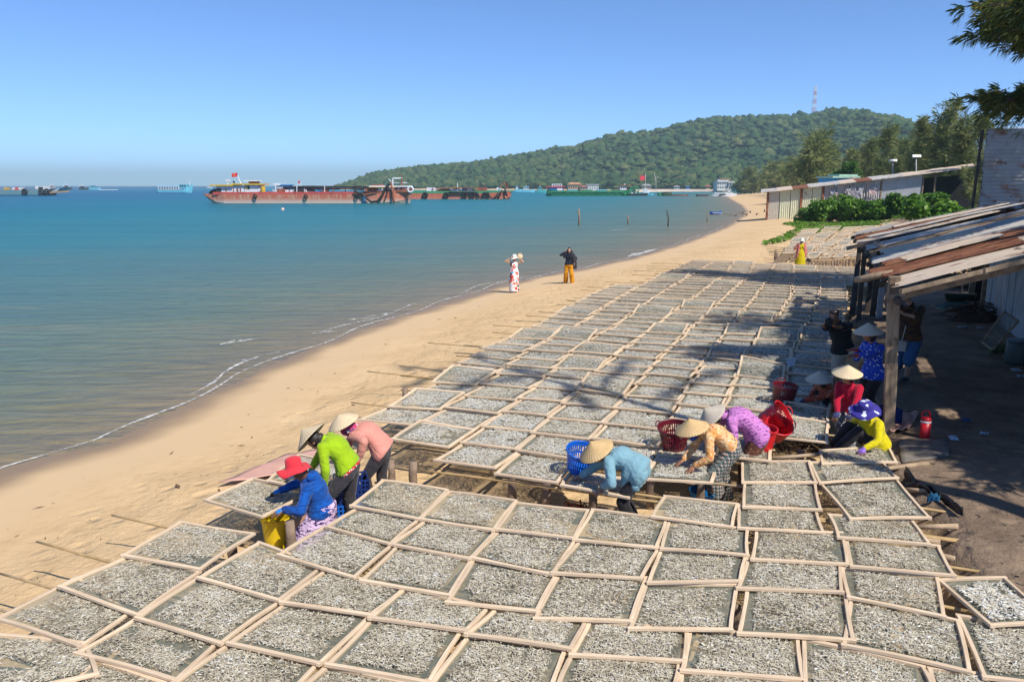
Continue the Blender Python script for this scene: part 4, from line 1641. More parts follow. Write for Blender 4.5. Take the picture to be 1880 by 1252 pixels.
def put_hat(me, name, m, parent, at, H, U, tilt=(0, 0), lift=.055):
    me = me.copy()
    me.name = name
    o = link(name, me, m, parent, True)
    s, u2, d = frame_to(U)
    M = Matrix((s, u2, d)).transposed()
    if M.determinant() < 0:
        M = Matrix((s, -u2, d)).transposed()
    o.matrix_local = Matrix.Translation(H + U * lift - Vector(at)) @ M.to_4x4()
    if len(me.polygons) and name != 'conical_hat':
        sd = o.modifiers.new('thick', 'SOLIDIFY')
        sd.thickness = .004
    return o


def V3(p):
    """a joint: a Vector, or (px, py, y) on the ground distance y"""
    return p.copy() if isinstance(p, Vector) else PD(*p)


def person(label, group, S, W):
    """S: pose. pel, neck, head joints; fwd facing; up crown direction; face; hands; feet. W: outfit"""
    pel, nk, H = V3(S['pel']), V3(S['neck']), V3(S['head'])
    fwd = Vector(S['fwd']).normalized()
    base = Vector((pel.x, pel.y, 0))
    gz = S.get('ground', float(ground_z(np.array(pel.x), np.array(pel.y))))
    base.z = gz
    th = thing('person', label, 'person', base, group)
    at = tuple(base)
    s = S.get('scale', 1.0)
    L = Vector((0, 0, 1)).cross(fwd).normalized()
    if 'left' in S:
        L = Vector(S['left']).normalized()
    sp = (nk - pel)
    TL = sp.length
    sd = sp.normalized()
    L = (L - sd * L.dot(sd)).normalized()
    F = L.cross(sd).normalized()                       # towards the belly side
    arch = S.get('arch', .03)
    spine = lambda q: pel + sp * q - F * (arch * 4 * q * (1 - q) if 0 < q < 1 else 0)
    wid = S.get('wide', 1.0) * s

    def torso(grow=0, lo=-.24, hi=1.0, hem=0.0):
        st = []
        for q, w, d in ((-.24, .09, .075), (-.16, .15, .115), (-.02, .168, .125), (.15, .15, .11), (.36, .128, .095), (.55, .142, .108), (.74, .158, .108), (.88, .15, .088), (.97, .085, .062), (1.0, .055, .055)):
            if q < lo - 1e-6 or q > hi + 1e-6:
                continue
            e = grow + hem * max(0, (.35 - q))
            st.append((spine(q), L * ((w * wid + e)), F * ((d * wid + e))))
        return st

    sh = {}
    for nm, sg in (('l', 1), ('r', -1)):
        sh[nm] = nk - sd * (.055 * s) + L * (sg * .158 * wid)
    U = Vector(S.get('up', (0, 0, 1))).normalized()
    Fd = Vector(S.get('face', tuple(fwd)))
    Fd = (Fd - U * Fd.dot(U)).normalized()
    Lh = U.cross(Fd).normalized()
    l1, l2 = .268 * s, .238 * s
    body = MB()
    etube(body, torso())
    for q in (-1, 1):                                  # bust or chest
        if W.get('bust', True):
            body.ball(spine(.66) + L * (q * .062 * wid) + F * .085 * wid, .052 * s)
    limb(body, [nk - sd * .03, nk + (H - nk) * .45], [.052 * s, .047 * s])
    limb(body, [nk + (H - nk) * .4, H - U * .05 * s], [.047 * s, .046 * s])
    Mh = Matrix((Lh, Fd, U)).transposed()
    hs = s * .97
    body.ball(H, (.073 * hs, .090 * hs, .110 * hs), Mh, 14, 10)
    body.ball(H - U * .055 * hs + Fd * .028 * hs, (.056 * hs, .058 * hs, .056 * hs), Mh)
    body.ball(H - U * .02 * hs + Fd * .092 * hs, (.013 * hs, .019 * hs, .02 * hs), Mh, 8, 6)      # nose
    body.ball(H + U * .022 * hs + Fd * .074 * hs, (.045 * hs, .014 * hs, .01 * hs), Mh, 8, 6)      # brow
    for q in (-1, 1):
        body.ball(H - U * .01 * hs + Lh * (q * .075 * hs) - Fd * .008 * hs, (.012 * hs, .022 * hs, .032 * hs), Mh, 8, 6)
    arms, hands_f, palms = {}, MB(), MB()
    gl_f, gl_p = MB(), MB()
    for nm, sg in (('l', 1), ('r', -1)):
        tgt = V3(S['h' + nm])
        hint = Vector(S.get('e' + nm, tuple(-fwd * .6 + L * sg * .5 + Vector((0, 0, -.3)))))
        hd = Vector(S['d' + nm]).normalized() if 'd' + nm in S else None
        wr = tgt - (hd * .07 * s if hd is not None else (tgt - sh[nm]).normalized() * .07 * s)
        el, wr = ik(sh[nm], wr, l1, l2, hint)
        arms[nm] = (sh[nm], el, wr)
        limb(body, [sh[nm], sh[nm].lerp(el, .35), el], [.045 * s, .041 * s, .033 * s])
        limb(body, [el, el.lerp(wr, .3), wr], [.034 * s, .034 * s, .023 * s])
        hd = hd or (wr - el).normalized()
        nr = Vector(S.get('n' + nm, (0, 0, 1)))
        glove = W.get('gloves')
        pm, fn = hand(wr, hd, nr, s * (1.1 if glove else 1.05), S.get('curl', .55), -sg * (1 if nr.z >= 0 else -1), 1.35 if glove else 1.1)
        if glove:
            gl_p.add(pm.v, pm.f)
            limb(gl_p, [wr, wr.lerp(el, .22)], [.033 * s, .036 * s])
            gl_f.add(fn.v, fn.f)
        body.add(pm.v, pm.f)
        hands_f.add(fn.v, fn.f)
    legs = {}
    t1, t2 = S.get('thigh', .40) * s, S.get('shin', .39) * s
    ground = S.get('ground', gz)
    for nm, sg in (('l', 1), ('r', -1)):
        hip = pel - sd * (.035 * s) * (1 if sd.z > .5 else .4) + L * (sg * .088 * wid)
        ft = V3(S['f' + nm]) if 'f' + nm in S else Vector((pel.x, pel.y, 0)) + L * sg * .10 + fwd * S.get('step' + nm, 0.0)
        if 'f' + nm not in S:
            ft.z = float(ground_z(np.array(ft.x), np.array(ft.y))) if 'ground' not in S else ground
            ft.z += .075
        kh = Vector(S.get('k' + nm, tuple(fwd + Vector((0, 0, .15)))))
        kn, ft2 = ik(hip, ft, t1, t2, kh)
        legs[nm] = (hip, kn, ft2)
        limb(body, [hip, hip.lerp(kn, .4), kn], [.080 * wid, .069 * wid, .051 * s])
        limb(body, [kn, kn.lerp(ft2, .35), ft2], [.053 * s, .054 * s, .036 * s])
        fdv = Vector(S.get('toe' + nm, tuple(fwd)))
        limb(body, [ft2 - Vector((0, 0, .04 * s)) - fdv * .03 * s, ft2 - Vector((0, 0, .045 * s)) + fdv * .07 * s, ft2 - Vector((0, 0, .052 * s)) + fdv * .145 * s], [.034 * s, .033 * s, .02 * s])
    vox = S.get('voxel', .011) + .0035
    v, f, nr = remesh(body, vox, 3)
    solid('body', v, f, W.get('skin', SKIN), th, at, hands_f)
    if W.get('gloves'):
        v, f, nr = remesh(gl_p, .008, 2)
        gg = solid('gloves', v, f, W['gloves'], th, at, gl_f)
    if W.get('top'):
        c = W['top']
        mb = MB()
        g = c.get('grow', .017)
        etube(mb, torso(g, c.get('lo', -.16), .97, c.get('hem', .05)))
        for q in (-1, 1):
            if W.get('bust', True):
                mb.ball(spine(.66) + L * (q * .062 * wid) + F * .09 * wid, .056 * s + g * .5)
        sl = c.get('sleeve', 1.0)
        for nm in ('l', 'r'):
            a, e, w = arms[nm]
            if sl <= 0:
                continue
            if sl < .55:
                limb(mb, [a, a.lerp(e, sl / .53)], [.048 * s + g * .8, .045 * s + g * 1.2])
            else:
                limb(mb, [a, a.lerp(e, .35), e], [.049 * s + g * .8, .043 * s + g * .8, .036 * s + g * .7])
                limb(mb, [e, e.lerp(w, .3), e.lerp(w, sl)], [.036 * s + g * .7, .036 * s + g * .7, .028 * s + g * .5])
        if c.get('collar', True):
            limb(mb, [nk - sd * .04, nk + (H - nk) * .12], [.07 * s, .058 * s])
        for ps, rs in c.get('extra', lambda *a: [])(spine, L, F):
            limb(mb, ps, rs)
        v, f, nr = remesh(mb, c.get('vox', .012) + .0025, 3)
        v = wrinkle(v, nr, c.get('wr', .007) * 1.15, S.get('seed', 1), .2)
        solid(c.get('name', 'shirt'), v, f, c['m'], th, at)
        if c.get('hood'):
            hb = MB()
            hb.ball(nk - F * .06 + sd * .02, (.10 * s, .075 * s, .06 * s), Matrix((L, F, sd)).transposed(), 12, 8)
            hb.ball(nk - F * .10 - sd * .05, (.085 * s, .05 * s, .08 * s), Matrix((L, F, sd)).transposed(), 12, 8)
            v, f, nr = remesh(hb, .011, 3)
            solid('hood', wrinkle(v, nr, .008, 4, .09), f, c['m'], th, at)
    if W.get('band'):
        mb = MB()
        etube(mb, [(spine(q), L * (.17 * wid + .02), F * (.128 * wid + .022)) for q in (-.10, -.02, .05)])
        v, f, nr = remesh(mb, .012, 2)
        solid('shirt_hem', v, f, W['band'], th, at)
    if W.get('pants'):
        c = W['pants']
        mb = MB()
        g = c.get('grow', .016)
        etube(mb, torso(g, -.24, c.get('hi', .16)))
        e_ = c.get('len', 1.0)
        for nm in ('l', 'r'):
            a, k, w = legs[nm]
            fl = c.get('flare', 0)
            if e_ < .55:
                limb(mb, [a, a.lerp(k, .5), a.lerp(k, e_ / .52)], [.084 * wid + g, .074 * wid + g + fl * .5, .060 * s + g + fl])
            else:
                limb(mb, [a, a.lerp(k, .4), k], [.084 * wid + g, .072 * wid + g, .054 * s + g + fl * .4])
                limb(mb, [k, k.lerp(w, .35), k.lerp(w, (e_ - .5) * 2 * .96)], [.06 * s + g + fl * .4, .058 * s + g + fl * .7, .042 * s + g + fl])
        v, f, nr = remesh(mb, c.get('vox', .012) + .0025, 3)
        v = wrinkle(v, nr, c.get('wr', .006) * 1.2, S.get('seed', 1) + 3, .18)
        solid(c.get('name', 'trousers'), v, f, c['m'], th, at)
    if W.get('skirt'):
        c = W['skirt']
        mb = MB()
        st = []
        for (p, a, b) in c['st']:
            st.append((V3(p), L * a, F * b if not c.get('flat') else fwd * b))
        etube(mb, st, 26)
        v, f, nr = remesh(mb, .016, 3)
        v = wrinkle(v, nr, c.get('wr', .012), S.get('seed', 1) + 5, c.get('fold', .10))
        solid(c.get('name', 'skirt'), v, f, c['m'], th, at)
    # hair, face
    hm = W.get('hair', HAIR)
    if hm:
        hb = MB()
        hb.ball(H + U * .012 * hs - Fd * .012 * hs, (.081 * hs, .094 * hs, .113 * hs), Mh, 14, 10)
        if W.get('hairlen', 0) > 0:
            hl = W['hairlen']
            hb.ball(H - Fd * .06 * hs - U * .07 * hs, (.075 * hs, .045 * hs, .07 * hs), Mh)
            dn = (Vector((0, 0, -1)) + (-Fd) * .25).normalized()
            limb(hb, [H - Fd * .06 * hs - U * .03, H - Fd * .085 * hs + dn * hl * .5, H - Fd * .09 * hs + dn * hl], [.07 * hs, .065 * hs, .04 * hs])
            if W.get('hairside'):
                for q in (-1, 1):
                    limb(hb, [H + Lh * q * .07 * hs, H + Lh * q * .082 * hs + dn * hl * .6], [.03 * hs, .03 * hs])
        v, f, nr = remesh(hb, .012, 2)
        # open the face: keep what lies behind a plane through the temples
        rel = (v - np.array(H)) @ np.array(Fd)
        hgt = (v - np.array(H)) @ np.array(U)
        bad = (rel > .035 * hs) & (hgt < .06 * hs)
        v = np.where(bad[:, None], v - np.array(Fd)[None] * (rel - .02 * hs)[:, None] - (v - np.array(H)) * .12, v)
        solid('hair', wrinkle(v, nr, .005, 6, .05), f, hm, th, at)
    for q in (-1, 1):
        part('eye', MB().ball(H + U * .008 * hs + Lh * (q * .031 * hs) + Fd * .078 * hs, (.012 * hs, .009 * hs, .008 * hs), Mh, 8, 6), EYE, th, True)
    part('mouth', MB().ball(H - U * .062 * hs + Fd * .082 * hs, (.022 * hs, .008 * hs, .008 * hs), Mh, 8, 6), LIP, th, True)
    if W.get('mask'):
        mb = MB().ball(H - U * .045 * hs + Fd * .035 * hs, (.072 * hs, .074 * hs, .052 * hs), Mh, 14, 9)
        part('face_mask', mb, W['mask'], th, True)
    if W.get('scarf'):
        mb = MB()
        mb.ball(H - U * .04 * hs, (.09 * hs, .10 * hs, .07 * hs), Mh, 12, 8)
        limb(mb, [H - U * .06 * hs, nk], [.08 * hs, .085 * hs])
        v, f, nr = remesh(mb, .01, 3)
        solid('head_scarf', wrinkle(v, nr, .008, 3, .08), f, W['scarf'], th, at)
    if W.get('hat'):
        me, nm, m, lift = W['hat']
        put_hat(me, nm, m, th, at, H, Vector(S.get('hatup', tuple(U))).normalized(), lift=lift * s)
    return th, dict(spine=spine, L=L, F=F, H=H, U=U, Fd=Fd, Lh=Lh, arms=arms, legs=legs, at=at, nk=nk, pel=pel, sd=sd)
# ------------------------------------------------------------------ the people in the picture
GRP = 'women sorting fish on the trays'
HCONE = lambda m, lift=.045: (CONE, 'conical_hat', m, lift)
BLACK = cloth('black_trousers', (.022, .020, .024), .3)
CHAR = cloth('charcoal_trousers', (.045, .040, .045), .25)
GLOVE_B = cloth('blue_glove', (.02, .22, .62), .2)
GLOVE_P = spots('purple_glove', (.24, .12, .52), [(.55, .38, .78), (.30, .15, .6)], 40, .3)
GLOVE_R = cloth('red_glove', (.40, .03, .02), .3)
GLOVE_N = cloth('navy_glove', (.05, .06, .16), .3)
left = (-1, 0, 0)

# pale teal cardigan
person('person bent over a tray in a pale teal cardigan and straw conical hat', GRP,
       dict(pel=(1170, 864, 8.98), neck=(1116, 838, 9.12), head=(1098, 833, 9.14), fwd=(-1, .12, 0), up=(-.62, -.05, .72), face=(-.4, .1, -.9), hatup=(-.50, -.16, .85),
            hl=P(1100, 900, .56), hr=P(1058, 876, .58), dl=(-.75, -.35, -.5), dr=(-.9, .1, -.35), el=(.3, -.9, .2), er=(.2, .9, .1), arch=.07, seed=3, ground=0.0, wide=1.02),
       dict(skin=SKIN, hat=HCONE(STRAW_O), hairlen=.1,
            top=dict(m=cloth('teal_cardigan', (.20, .36, .42), .12), sleeve=.93, lo=-.24, hem=.10, grow=.024, name='cardigan', wr=.009, extra=lambda sp, L, F: [([sp(.18) + L * q, sp(.16) + L * q * 1.1 + F * .10, sp(.14) + L * q + F * .22], [.10, .09, .055]) for q in (-.09, .09)] + [([sp(-.1) + L * q, sp(-.1) + L * q + F * .15], [.11, .08]) for q in (-.10, .10)]), pants=dict(m=BLACK)))
# orange floral top, plaid trousers
person('person bent over a tray in an orange floral top and plaid trousers', GRP,
       dict(pel=(1338, 822, 9.85), neck=(1290, 792, 9.85), head=(1272, 793, 9.85), fwd=(-1, -.05, 0), up=(-.75, 0, .62), face=(-.35, -.1, -.9), hatup=(-.30, -.10, .93),
            hl=P(1266, 862, .575), hr=P(1246, 850, .575), dl=(-.75, -.25, -.5), dr=(-.8, -.1, -.5), el=(.6, -.5, -.2), er=(.5, .8, -.1), arch=.07, seed=5, ground=0.0, fl=PD(1318, 925, 9.68), fr=PD(1334, 918, 10.0)),
       dict(skin=SKIN_D, hat=HCONE(STRAW_O, .05), mask=cloth('blue_mask', (.02, .06, .30)), hairlen=0,
            top=dict(m=spots('orange_floral', (.66, .30, .08), [(.62, .16, .07), (.72, .48, .24), (.76, .60, .42), (.52, .16, .04), (.70, .30, .20)], 30, .34, .8, (.72, .46, .22)), sleeve=.88, lo=-.12, grow=.018, name='blouse', wr=.006),
            band=cloth('magenta_hem', (.62, .02, .33)), pants=dict(m=plaid('plaid_cloth', (.035, .06, .06), (.10, .13, .12), (.50, .25, .20)), grow=.03, flare=.03, wr=.008)))
# pink purple blouse behind her
person('person in a pink and purple patterned blouse bent behind the orange floral top', GRP,
       dict(pel=(1386, 800, 10.4), neck=(1330, 764, 10.42), head=(1310, 768, 10.42), fwd=(-1, -.05, 0), up=(-.72, .05, .62), face=(-.4, 0, -.9), hatup=(-.62, -.05, .66),
            hl=PD(1312, 822, 10.3), hr=PD(1300, 812, 10.7), el=(.6, -.4, .1), er=(.5, .8, .1), arch=.10, seed=7, ground=0.0, wide=1.15, fl=PD(1372, 905, 10.2), fr=PD(1384, 900, 10.6)),
       dict(skin=SKIN, hat=HCONE(STRAW_G), hairlen=0,
            top=dict(m=None, sleeve=.9, lo=-.24, grow=.03, hem=.07, name='blouse', wr=.010), pants=dict(m=spots('brown_floral', (.10, .035, .02), [(.34, .20, .10), (.20, .08, .04)], 45, .25), grow=.03, flare=.02)))
t = NT('pink_streaked')
co = t.coord()
wz = t.n('TexWave', wave_type='BANDS', bands_direction='Z')
t.l(t.mapping(co, (1, 1, 1), (.5, .3, 0)), wz.inputs[0])
for nm, v in (('Scale', 7.0), ('Distortion', 5.0), ('Detail', 2.0), ('Detail Scale', 2.5)):
    wz.inputs[nm].default_value = v
dash = t.math('GREATER_THAN', t.noise(t.mapping(co, (26, 26, 9)), 1.0, 1), .52)
lk = t.math('MULTIPLY', t.math('GREATER_THAN', wz.outputs['Fac'], .74), dash)
t.bsdf(t.mix(t.math('MULTIPLY', lk, .85), (.52, .20, .48), (.13, .025, .18)), .8, .2, t.bump(t.noise(co, 12, 4), .3, .012))
M_PINKS = t.m
for o in [o for o in bpy.data.objects if o.name.startswith('blouse') and not o.data.materials]:
    o.data.materials.append(M_PINKS)

# lime jacket
person('person bent forwards in a bright lime jacket and conical hat', GRP,
       dict(pel=(638, 858, 9.05), neck=(594, 806, 9.05), head=(577, 808, 9.05), fwd=(-1, .10, 0), up=(-.62, 0, .74), face=(-.6, .1, -.8), hatup=(-.72, .12, .62),
            hl=PD(594, 905, 8.85), hr=PD(560, 880, 9.3), dl=(-.1, 0, -1), el=(.35, -.5, .1), er=(-.2, .8, 0), nl=(-1, 0, 0), arch=.06, seed=2, ground=0.0, wide=1.06, fl=PD(616, 975, 8.8), fr=PD(650, 968, 9.15)),
       dict(skin=SKIN, hat=HCONE(STRAW, .05), gloves=GLOVE_B, hairlen=.05,
            top=dict(m=cloth('lime_cloth', (.30, .47, .008), .14), sleeve=.95, lo=-.08, grow=.02, name='jacket', wr=.007),
            band=spots('red_print', (.55, .02, .02), [(.03, .3, .12), (.7, .68, .6), (.6, .03, .02)], 30, .35), pants=dict(m=CHAR, grow=.012)))
# pink jacket
person('person bent forwards in a salmon pink jacket beside the seaward trays', GRP,
       dict(pel=(699, 824, 9.75), neck=(650, 788, 9.75), head=(634, 783, 9.75), fwd=(-1, .15, 0), up=(-.66, 0, .72), face=(-.5, .1, -.85), hatup=(-.42, -.10, .88),
            hl=PD(655, 850, 9.4), hr=PD(628, 838, 9.9), dl=(-.4, 0, -.9), el=(.4, -.5, .1), er=(-.2, .8, 0), arch=.08, seed=6, ground=0.0, wide=1.05, fl=PD(686, 930, 9.6), fr=PD(706, 925, 9.95)),
       dict(skin=SKIN, hat=(CONE_B, 'conical_hat', STRAW, .05), hairlen=0, scarf=spots('pink_scarf', (.45, .05, .14), [(.75, .15, .4), (.8, .75, .72), (.05, .10, .2)], 22, .35),
            top=dict(m=cloth('salmon_cloth', (.66, .27, .21), .12), sleeve=.96, lo=-.16, grow=.024, hem=.05, name='jacket', wr=.008), pants=dict(m=CHAR, grow=.01)))
# blue jacket, red hat
th, K = person('person kneeling in a blue hooded jacket and wide red hat beside a yellow bucket', GRP,
               dict(pel=(588, 935, 8.62), neck=(565, 880, 8.60), head=(541, 863, 8.58), fwd=(-1, -.12, 0), up=(-.12, 0, 1), face=(-1, -.15, -.25), hatup=(-.16, .06, 1),
                    hl=P(510, 940, .56), hr=P(506, 903, .57), dl=(-.9, -.2, -.35), dr=(-.9, .2, -.35), el=(.2, -.7, -.5), er=(.2, .8, -.1), arch=.03, seed=9, ground=0.0, wide=1.08,
                    fl=PD(590, 985, 8.6), fr=PD(600, 980, 8.8), kl=(-1, 0, -.2), kr=(-1, 0, -.2)),
               dict(skin=SKIN, hat=(brim_mesh(.205, .026, (.092, .13), 'sun_hat', 2), 'sun_hat', cloth('red_felt', (.66, .035, .05), .08), .035), hair=HAIR_B, hairlen=.16, gloves=GLOVE_B, mask=cloth('pale_mask', (.25, .40, .55)),
                    top=dict(m=cloth('blue_streaked', (.004, .085, .37), .2, streak=(.003, .02, .12)), sleeve=.95, lo=-.16, hem=.04, grow=.024, hood=True, name='jacket', wr=.008),
                    skirt=dict(m=None, flat=True, wr=.012, st=[((592, 922, 8.62), .17, .15), ((590, 938, 8.62), .20, .17), ((582, 958, 8.58), .22, .21), ((574, 980, 8.55), .24, .25), ((568, 1003, 8.52), .25, .27)])))
t = NT('lilac_brush_print')
co = t.coord()
a = t.noise(t.mapping(co, (15, 15, 40), (.6, .3, 0)), 1.0, 3, .6, .8)
t.bsdf(t.mix(t.maprange(a, .50, .54), (.62, .46, .64), (.045, .02, .09)), .85, .2, t.bump(t.noise(co, 14, 4), .3, .012))
for o in [o for o in bpy.data.objects if o.name.startswith('skirt') and not o.data.materials]:
    o.data.materials.append(t.m)

# yellow top, seated
yhat = NT('whale_print')
co = yhat.coord()
wb = yhat.voronoi(yhat.mix(.10, co, yhat.n('TexNoise').outputs['Color']), 8.5)
dots = yhat.voronoi(co, 60)
cc = yhat.mix(yhat.maprange(wb, .25, .28), (.72, .78, .86), (.045, .035, .24))
cc = yhat.mix(yhat.math('MULTIPLY', yhat.math('LESS_THAN', wb, .10), yhat.math('GREATER_THAN', yhat.noise(co, 20, 2), .55)), cc, (.75, .8, .88))
yhat.bsdf(cc, .8, .2)
person('person seated on the path edge in a yellow top and blue printed sun hat', GRP,
       dict(pel=(1608, 813, 10.8), neck=(1594, 768, 10.75), head=(1588, 752, 10.62), fwd=(-.92, -.38, 0), up=(-.15, -.25, .95), face=(-.8, -.5, -.45), hatup=(-.16, -.32, .93),
            hl=P(1581, 830, .565), hr=PD(1553, 803, 10.95), dl=(-.7, -.5, -.5), dr=(-.9, 0, -.3), el=(.55, -.45, -.5), er=(-.1, .7, -.6), arch=.02, seed=4, ground=.45,
            fl=PD(1537, 825, 10.85), fr=PD(1530, 818, 11.1), kl=(-.6, 0, .8), kr=(-.6, 0, .8), wide=1.08),
       dict(skin=SKIN, hat=(brim_mesh(.215, .018, (.1, .12), 'sun_hat', 1), 'sun_hat', yhat.m, .02), gloves=GLOVE_P, hairlen=.08, mask=cloth('white_mask', (.75, .75, .73)),
            top=dict(m=cloth('yellow_cloth', (.60, .50, .004), .14), sleeve=.9, lo=-.16, grow=.022, hem=.05, name='shirt', wr=.006), pants=dict(m=BLACK, grow=.02)))
# crimson top
person('person seated in a crimson top under a bright cream conical hat', GRP,
       dict(pel=(1562, 764, 11.9), neck=(1559, 704, 11.85), head=(1555, 690, 11.75), fwd=(-.75, -.66, 0), up=(-.05, -.15, 1), face=(-.7, -.6, -.35), hatup=(-.06, -.18, .97),
            hl=PD(1556, 776, 11.35), hr=PD(1534, 766, 11.6), dl=(-.3, -.4, -.85), dr=(-.5, -.4, -.7), el=(.8, -.3, -.3), er=(-.5, .7, -.2), arch=.02, seed=8, ground=.12, fl=PD(1562, 826, 11.25), fr=PD(1548, 815, 11.5),
            kl=(-.6, -.5, .8), kr=(-.6, -.5, .8)),
       dict(skin=SKIN, hat=HCONE(STRAW, .045), hairlen=.06, gloves=GLOVE_N,
            top=dict(m=cloth('crimson_cloth', (.42, .004, .03), .12), sleeve=.92, lo=-.18, grow=.02, hem=.03, name='shirt', wr=.006), pants=dict(m=plaid('check_cloth', (.03, .03, .04), (.10, .10, .11), (.45, .45, .45), 26), grow=.02)))
# squatting floral
person('person squatting in a red floral blouse and grey conical hat reaching out', GRP,
       dict(pel=(1530, 738, 13.2), neck=(1513, 711, 13.05), head=(1504, 701, 12.98), fwd=(-.97, -.25, 0), up=(-.3, -.05, .95), face=(-.9, -.2, -.5), hatup=(-.10, -.12, .97),
            hl=P(1468, 740, .56), hr=PD(1480, 735, 13.3), dl=(-.8, -.2, -.6), dr=(-.8, .1, -.6), el=(.2, -.6, -.6), er=(.2, .8, -.3), arch=.05, seed=1, ground=.25,
            fl=PD(1516, 747, 12.9), fr=PD(1510, 742, 13.3), kl=(-.6, 0, 1), kr=(-.6, 0, 1)),
       dict(skin=SKIN, hat=HCONE(STRAW_G), hairlen=.05, gloves=GLOVE_N,
            top=dict(m=spots('red_floral', (.46, .085, .04), [(.62, .45, .35), (.6, .15, .06), (.30, .04, .03)], 26, .32), sleeve=.95, lo=-.16, grow=.02, name='blouse', wr=.006), pants=dict(m=BLACK, grow=.02)))
# blue polka dots
person('person standing in a blue polka-dot blouse and conical hat beside the shed post', GRP,
       dict(pel=(1603, 684, 12.3), neck=(1603, 630, 12.28), head=(1594, 615, 12.2), fwd=(-.93, -.36, 0), up=(-.15, -.05, 1), face=(-.9, -.3, -.25), hatup=(-.10, -.06, 1),
            hl=PD(1568, 652, 11.95), hr=PD(1566, 642, 12.3), dl=(-.9, -.2, .1), dr=(-.9, 0, .1), el=(.4, -.5, -.8), er=(.2, .6, -.8), arch=0, seed=10, ground=.42, scale=.95),
       dict(skin=SKIN_D, hat=HCONE(STRAW_G, .05), hairlen=.08, gloves=GLOVE_R,
            top=dict(m=spots('polka_blue', (.012, .06, .46), [(.75, .78, .85), (.7, .72, .8), (.15, .3, .8)], 24, .20), sleeve=.9, lo=-.20, hem=.08, grow=.022, name='blouse', wr=.006),
            band=cloth('orange_hem', (.62, .16, .06)), pants=dict(m=BLACK, grow=.02, flare=.02)))

# ---- photographers
t_cam = simple('camera_black', (.012, .012, .013), .4, .2, 20, 0, .5)


def camera_thing(label, c, d, s=1.0):
    c, d = Vector(c), Vector(d).normalized()
    th = thing('camera', label, 'camera', c)
    s_, u, d = frame_to(d)
    M = Matrix((s_, u, d)).transposed()
    part('camera_body', MB().box(c, (.14 * s, .10 * s, .07 * s), rot=M).box(c + u * .06 * s, (.06 * s, .04 * s, .06 * s), rot=M).box(c + s_ * .055 * s + d * .01, (.04 * s, .10 * s, .09 * s), rot=M), t_cam, th)
    ln = part('lens', MB().lathe([(.001, .0), (.036, 0), (.038, .05), (.042, .06), (.042, .12), (.036, .12), (.03, .10), (.001, .098)], c + d * .03, 16, M), t_cam, th, True)
    return th


th, K = person('person in a black shirt and beige shorts aiming a camera', 'photographers beside the racks',
               dict(pel=(1548, 643, 15.0), neck=(1540, 594, 14.9), head=(1531, 580, 14.8), fwd=(-.42, -.9, 0), up=(-.08, -.1, 1), face=(-.4, -.9, -.15),
                    hl=PD(1528, 594, 14.46), hr=PD(1517, 591, 14.5), dl=(-.5, -.3, .8), dr=(.5, -.3, .7), el=(.5, -.3, -.8), er=(-.7, -.1, -.6), arch=.0, seed=12, ground=.12, scale=1.08, wide=1.06,
                    fl=PD(1573, 690, 14.7), fr=PD(1532, 727, 14.6), kl=(.25, -.8, .6), kr=(-.2, -1, .2), bust=False, thigh=.42, shin=.41),
               dict(skin=SKIN_D, bust=False, hairlen=0,
                    top=dict(m=cloth('black_shirt', (.012, .012, .015), .3), sleeve=.42, lo=-.10, grow=.026, name='shirt', wr=.008), pants=dict(m=cloth('beige_shorts', (.36, .30, .23), .12), len=.48, grow=.022, flare=.01, name='shorts')))
part('cap_hair', MB().ball(K['H'] + K['U'] * .085, (.095, .10, .05), Matrix((K['Lh'], K['Fd'], K['U'])).transposed(), 14, 8), HAIR, th, True)
camera_thing('black camera held to the face of the person in beige shorts', PD(1523, 590, 14.48), (-.35, -.9, -.18))

th, K = person('person in a dark shirt and blue shorts standing on the shaded path', 'photographers beside the racks',
               dict(pel=(1668, 622, 14.6), neck=(1672, 561, 14.6), head=(1664, 541, 14.5), fwd=(-.75, -.66, 0), up=(-.05, -.05, 1), face=(-.8, -.6, -.15),
                    hl=PD(1654, 572, 14.2), hr=PD(1645, 562, 14.35), dl=(-.6, -.3, .5), dr=(-.4, -.3, .7), el=(.5, -.6, -.7), er=(-.7, .3, -.7), arch=0, seed=13, scale=1.1, wide=1.12, bust=False,
                    fl=PD(1664, 692, 14.55), fr=PD(1653, 669, 14.95), kl=(-.5, -.8, .1), kr=(-.5, -.8, .1), toel=(-.8, -.6, 0), toer=(-.8, -.6, 0)),
               dict(skin=SKIN_L, bust=False, hair=HAIR,
                    top=dict(m=cloth('dark_shirt', (.018, .016, .016), .3, streak=(.20, .07, .01)), sleeve=.45, lo=-.14, grow=.03, name='shirt', wr=.008),
                    pants=dict(m=cloth('blue_shorts', (.03, .10, .22), .15), len=.5, grow=.024, flare=.012, name='shorts')))
part('headband', MB().lathe([(.092, -.018), (.096, 0), (.092, .02)], K['H'] + K['U'] * .045, 20, Matrix((K['Lh'] * .86, K['Fd'] * 1.05, K['U'])).transposed()), cloth('cream_band', (.62, .55, .42)), th, True)
for q in (-1, 1):
    ft = K['legs']['l' if q > 0 else 'r'][2]
    part('shoe', MB().ball(ft + Vector((-.05, -.04, -.035)), (.13, .065, .05), Matrix.Rotation(math.atan2(-.6, -.8), 3, 'Z'), 12, 8), cloth('dark_shoe', (.02, .025, .035)), th, True)
bp = K['spine'](.1) + K['F'] * .17 + Vector((-.05, 0, -.17))
sb = thing('shoulder_bag', 'small pale grey bag hanging at the hip of the person on the path', 'bag', bp)
part('pouch', MB().box(bp, (.20, .10, .19), R(-48)), cloth('grey_bag', (.36, .33, .30)), sb)
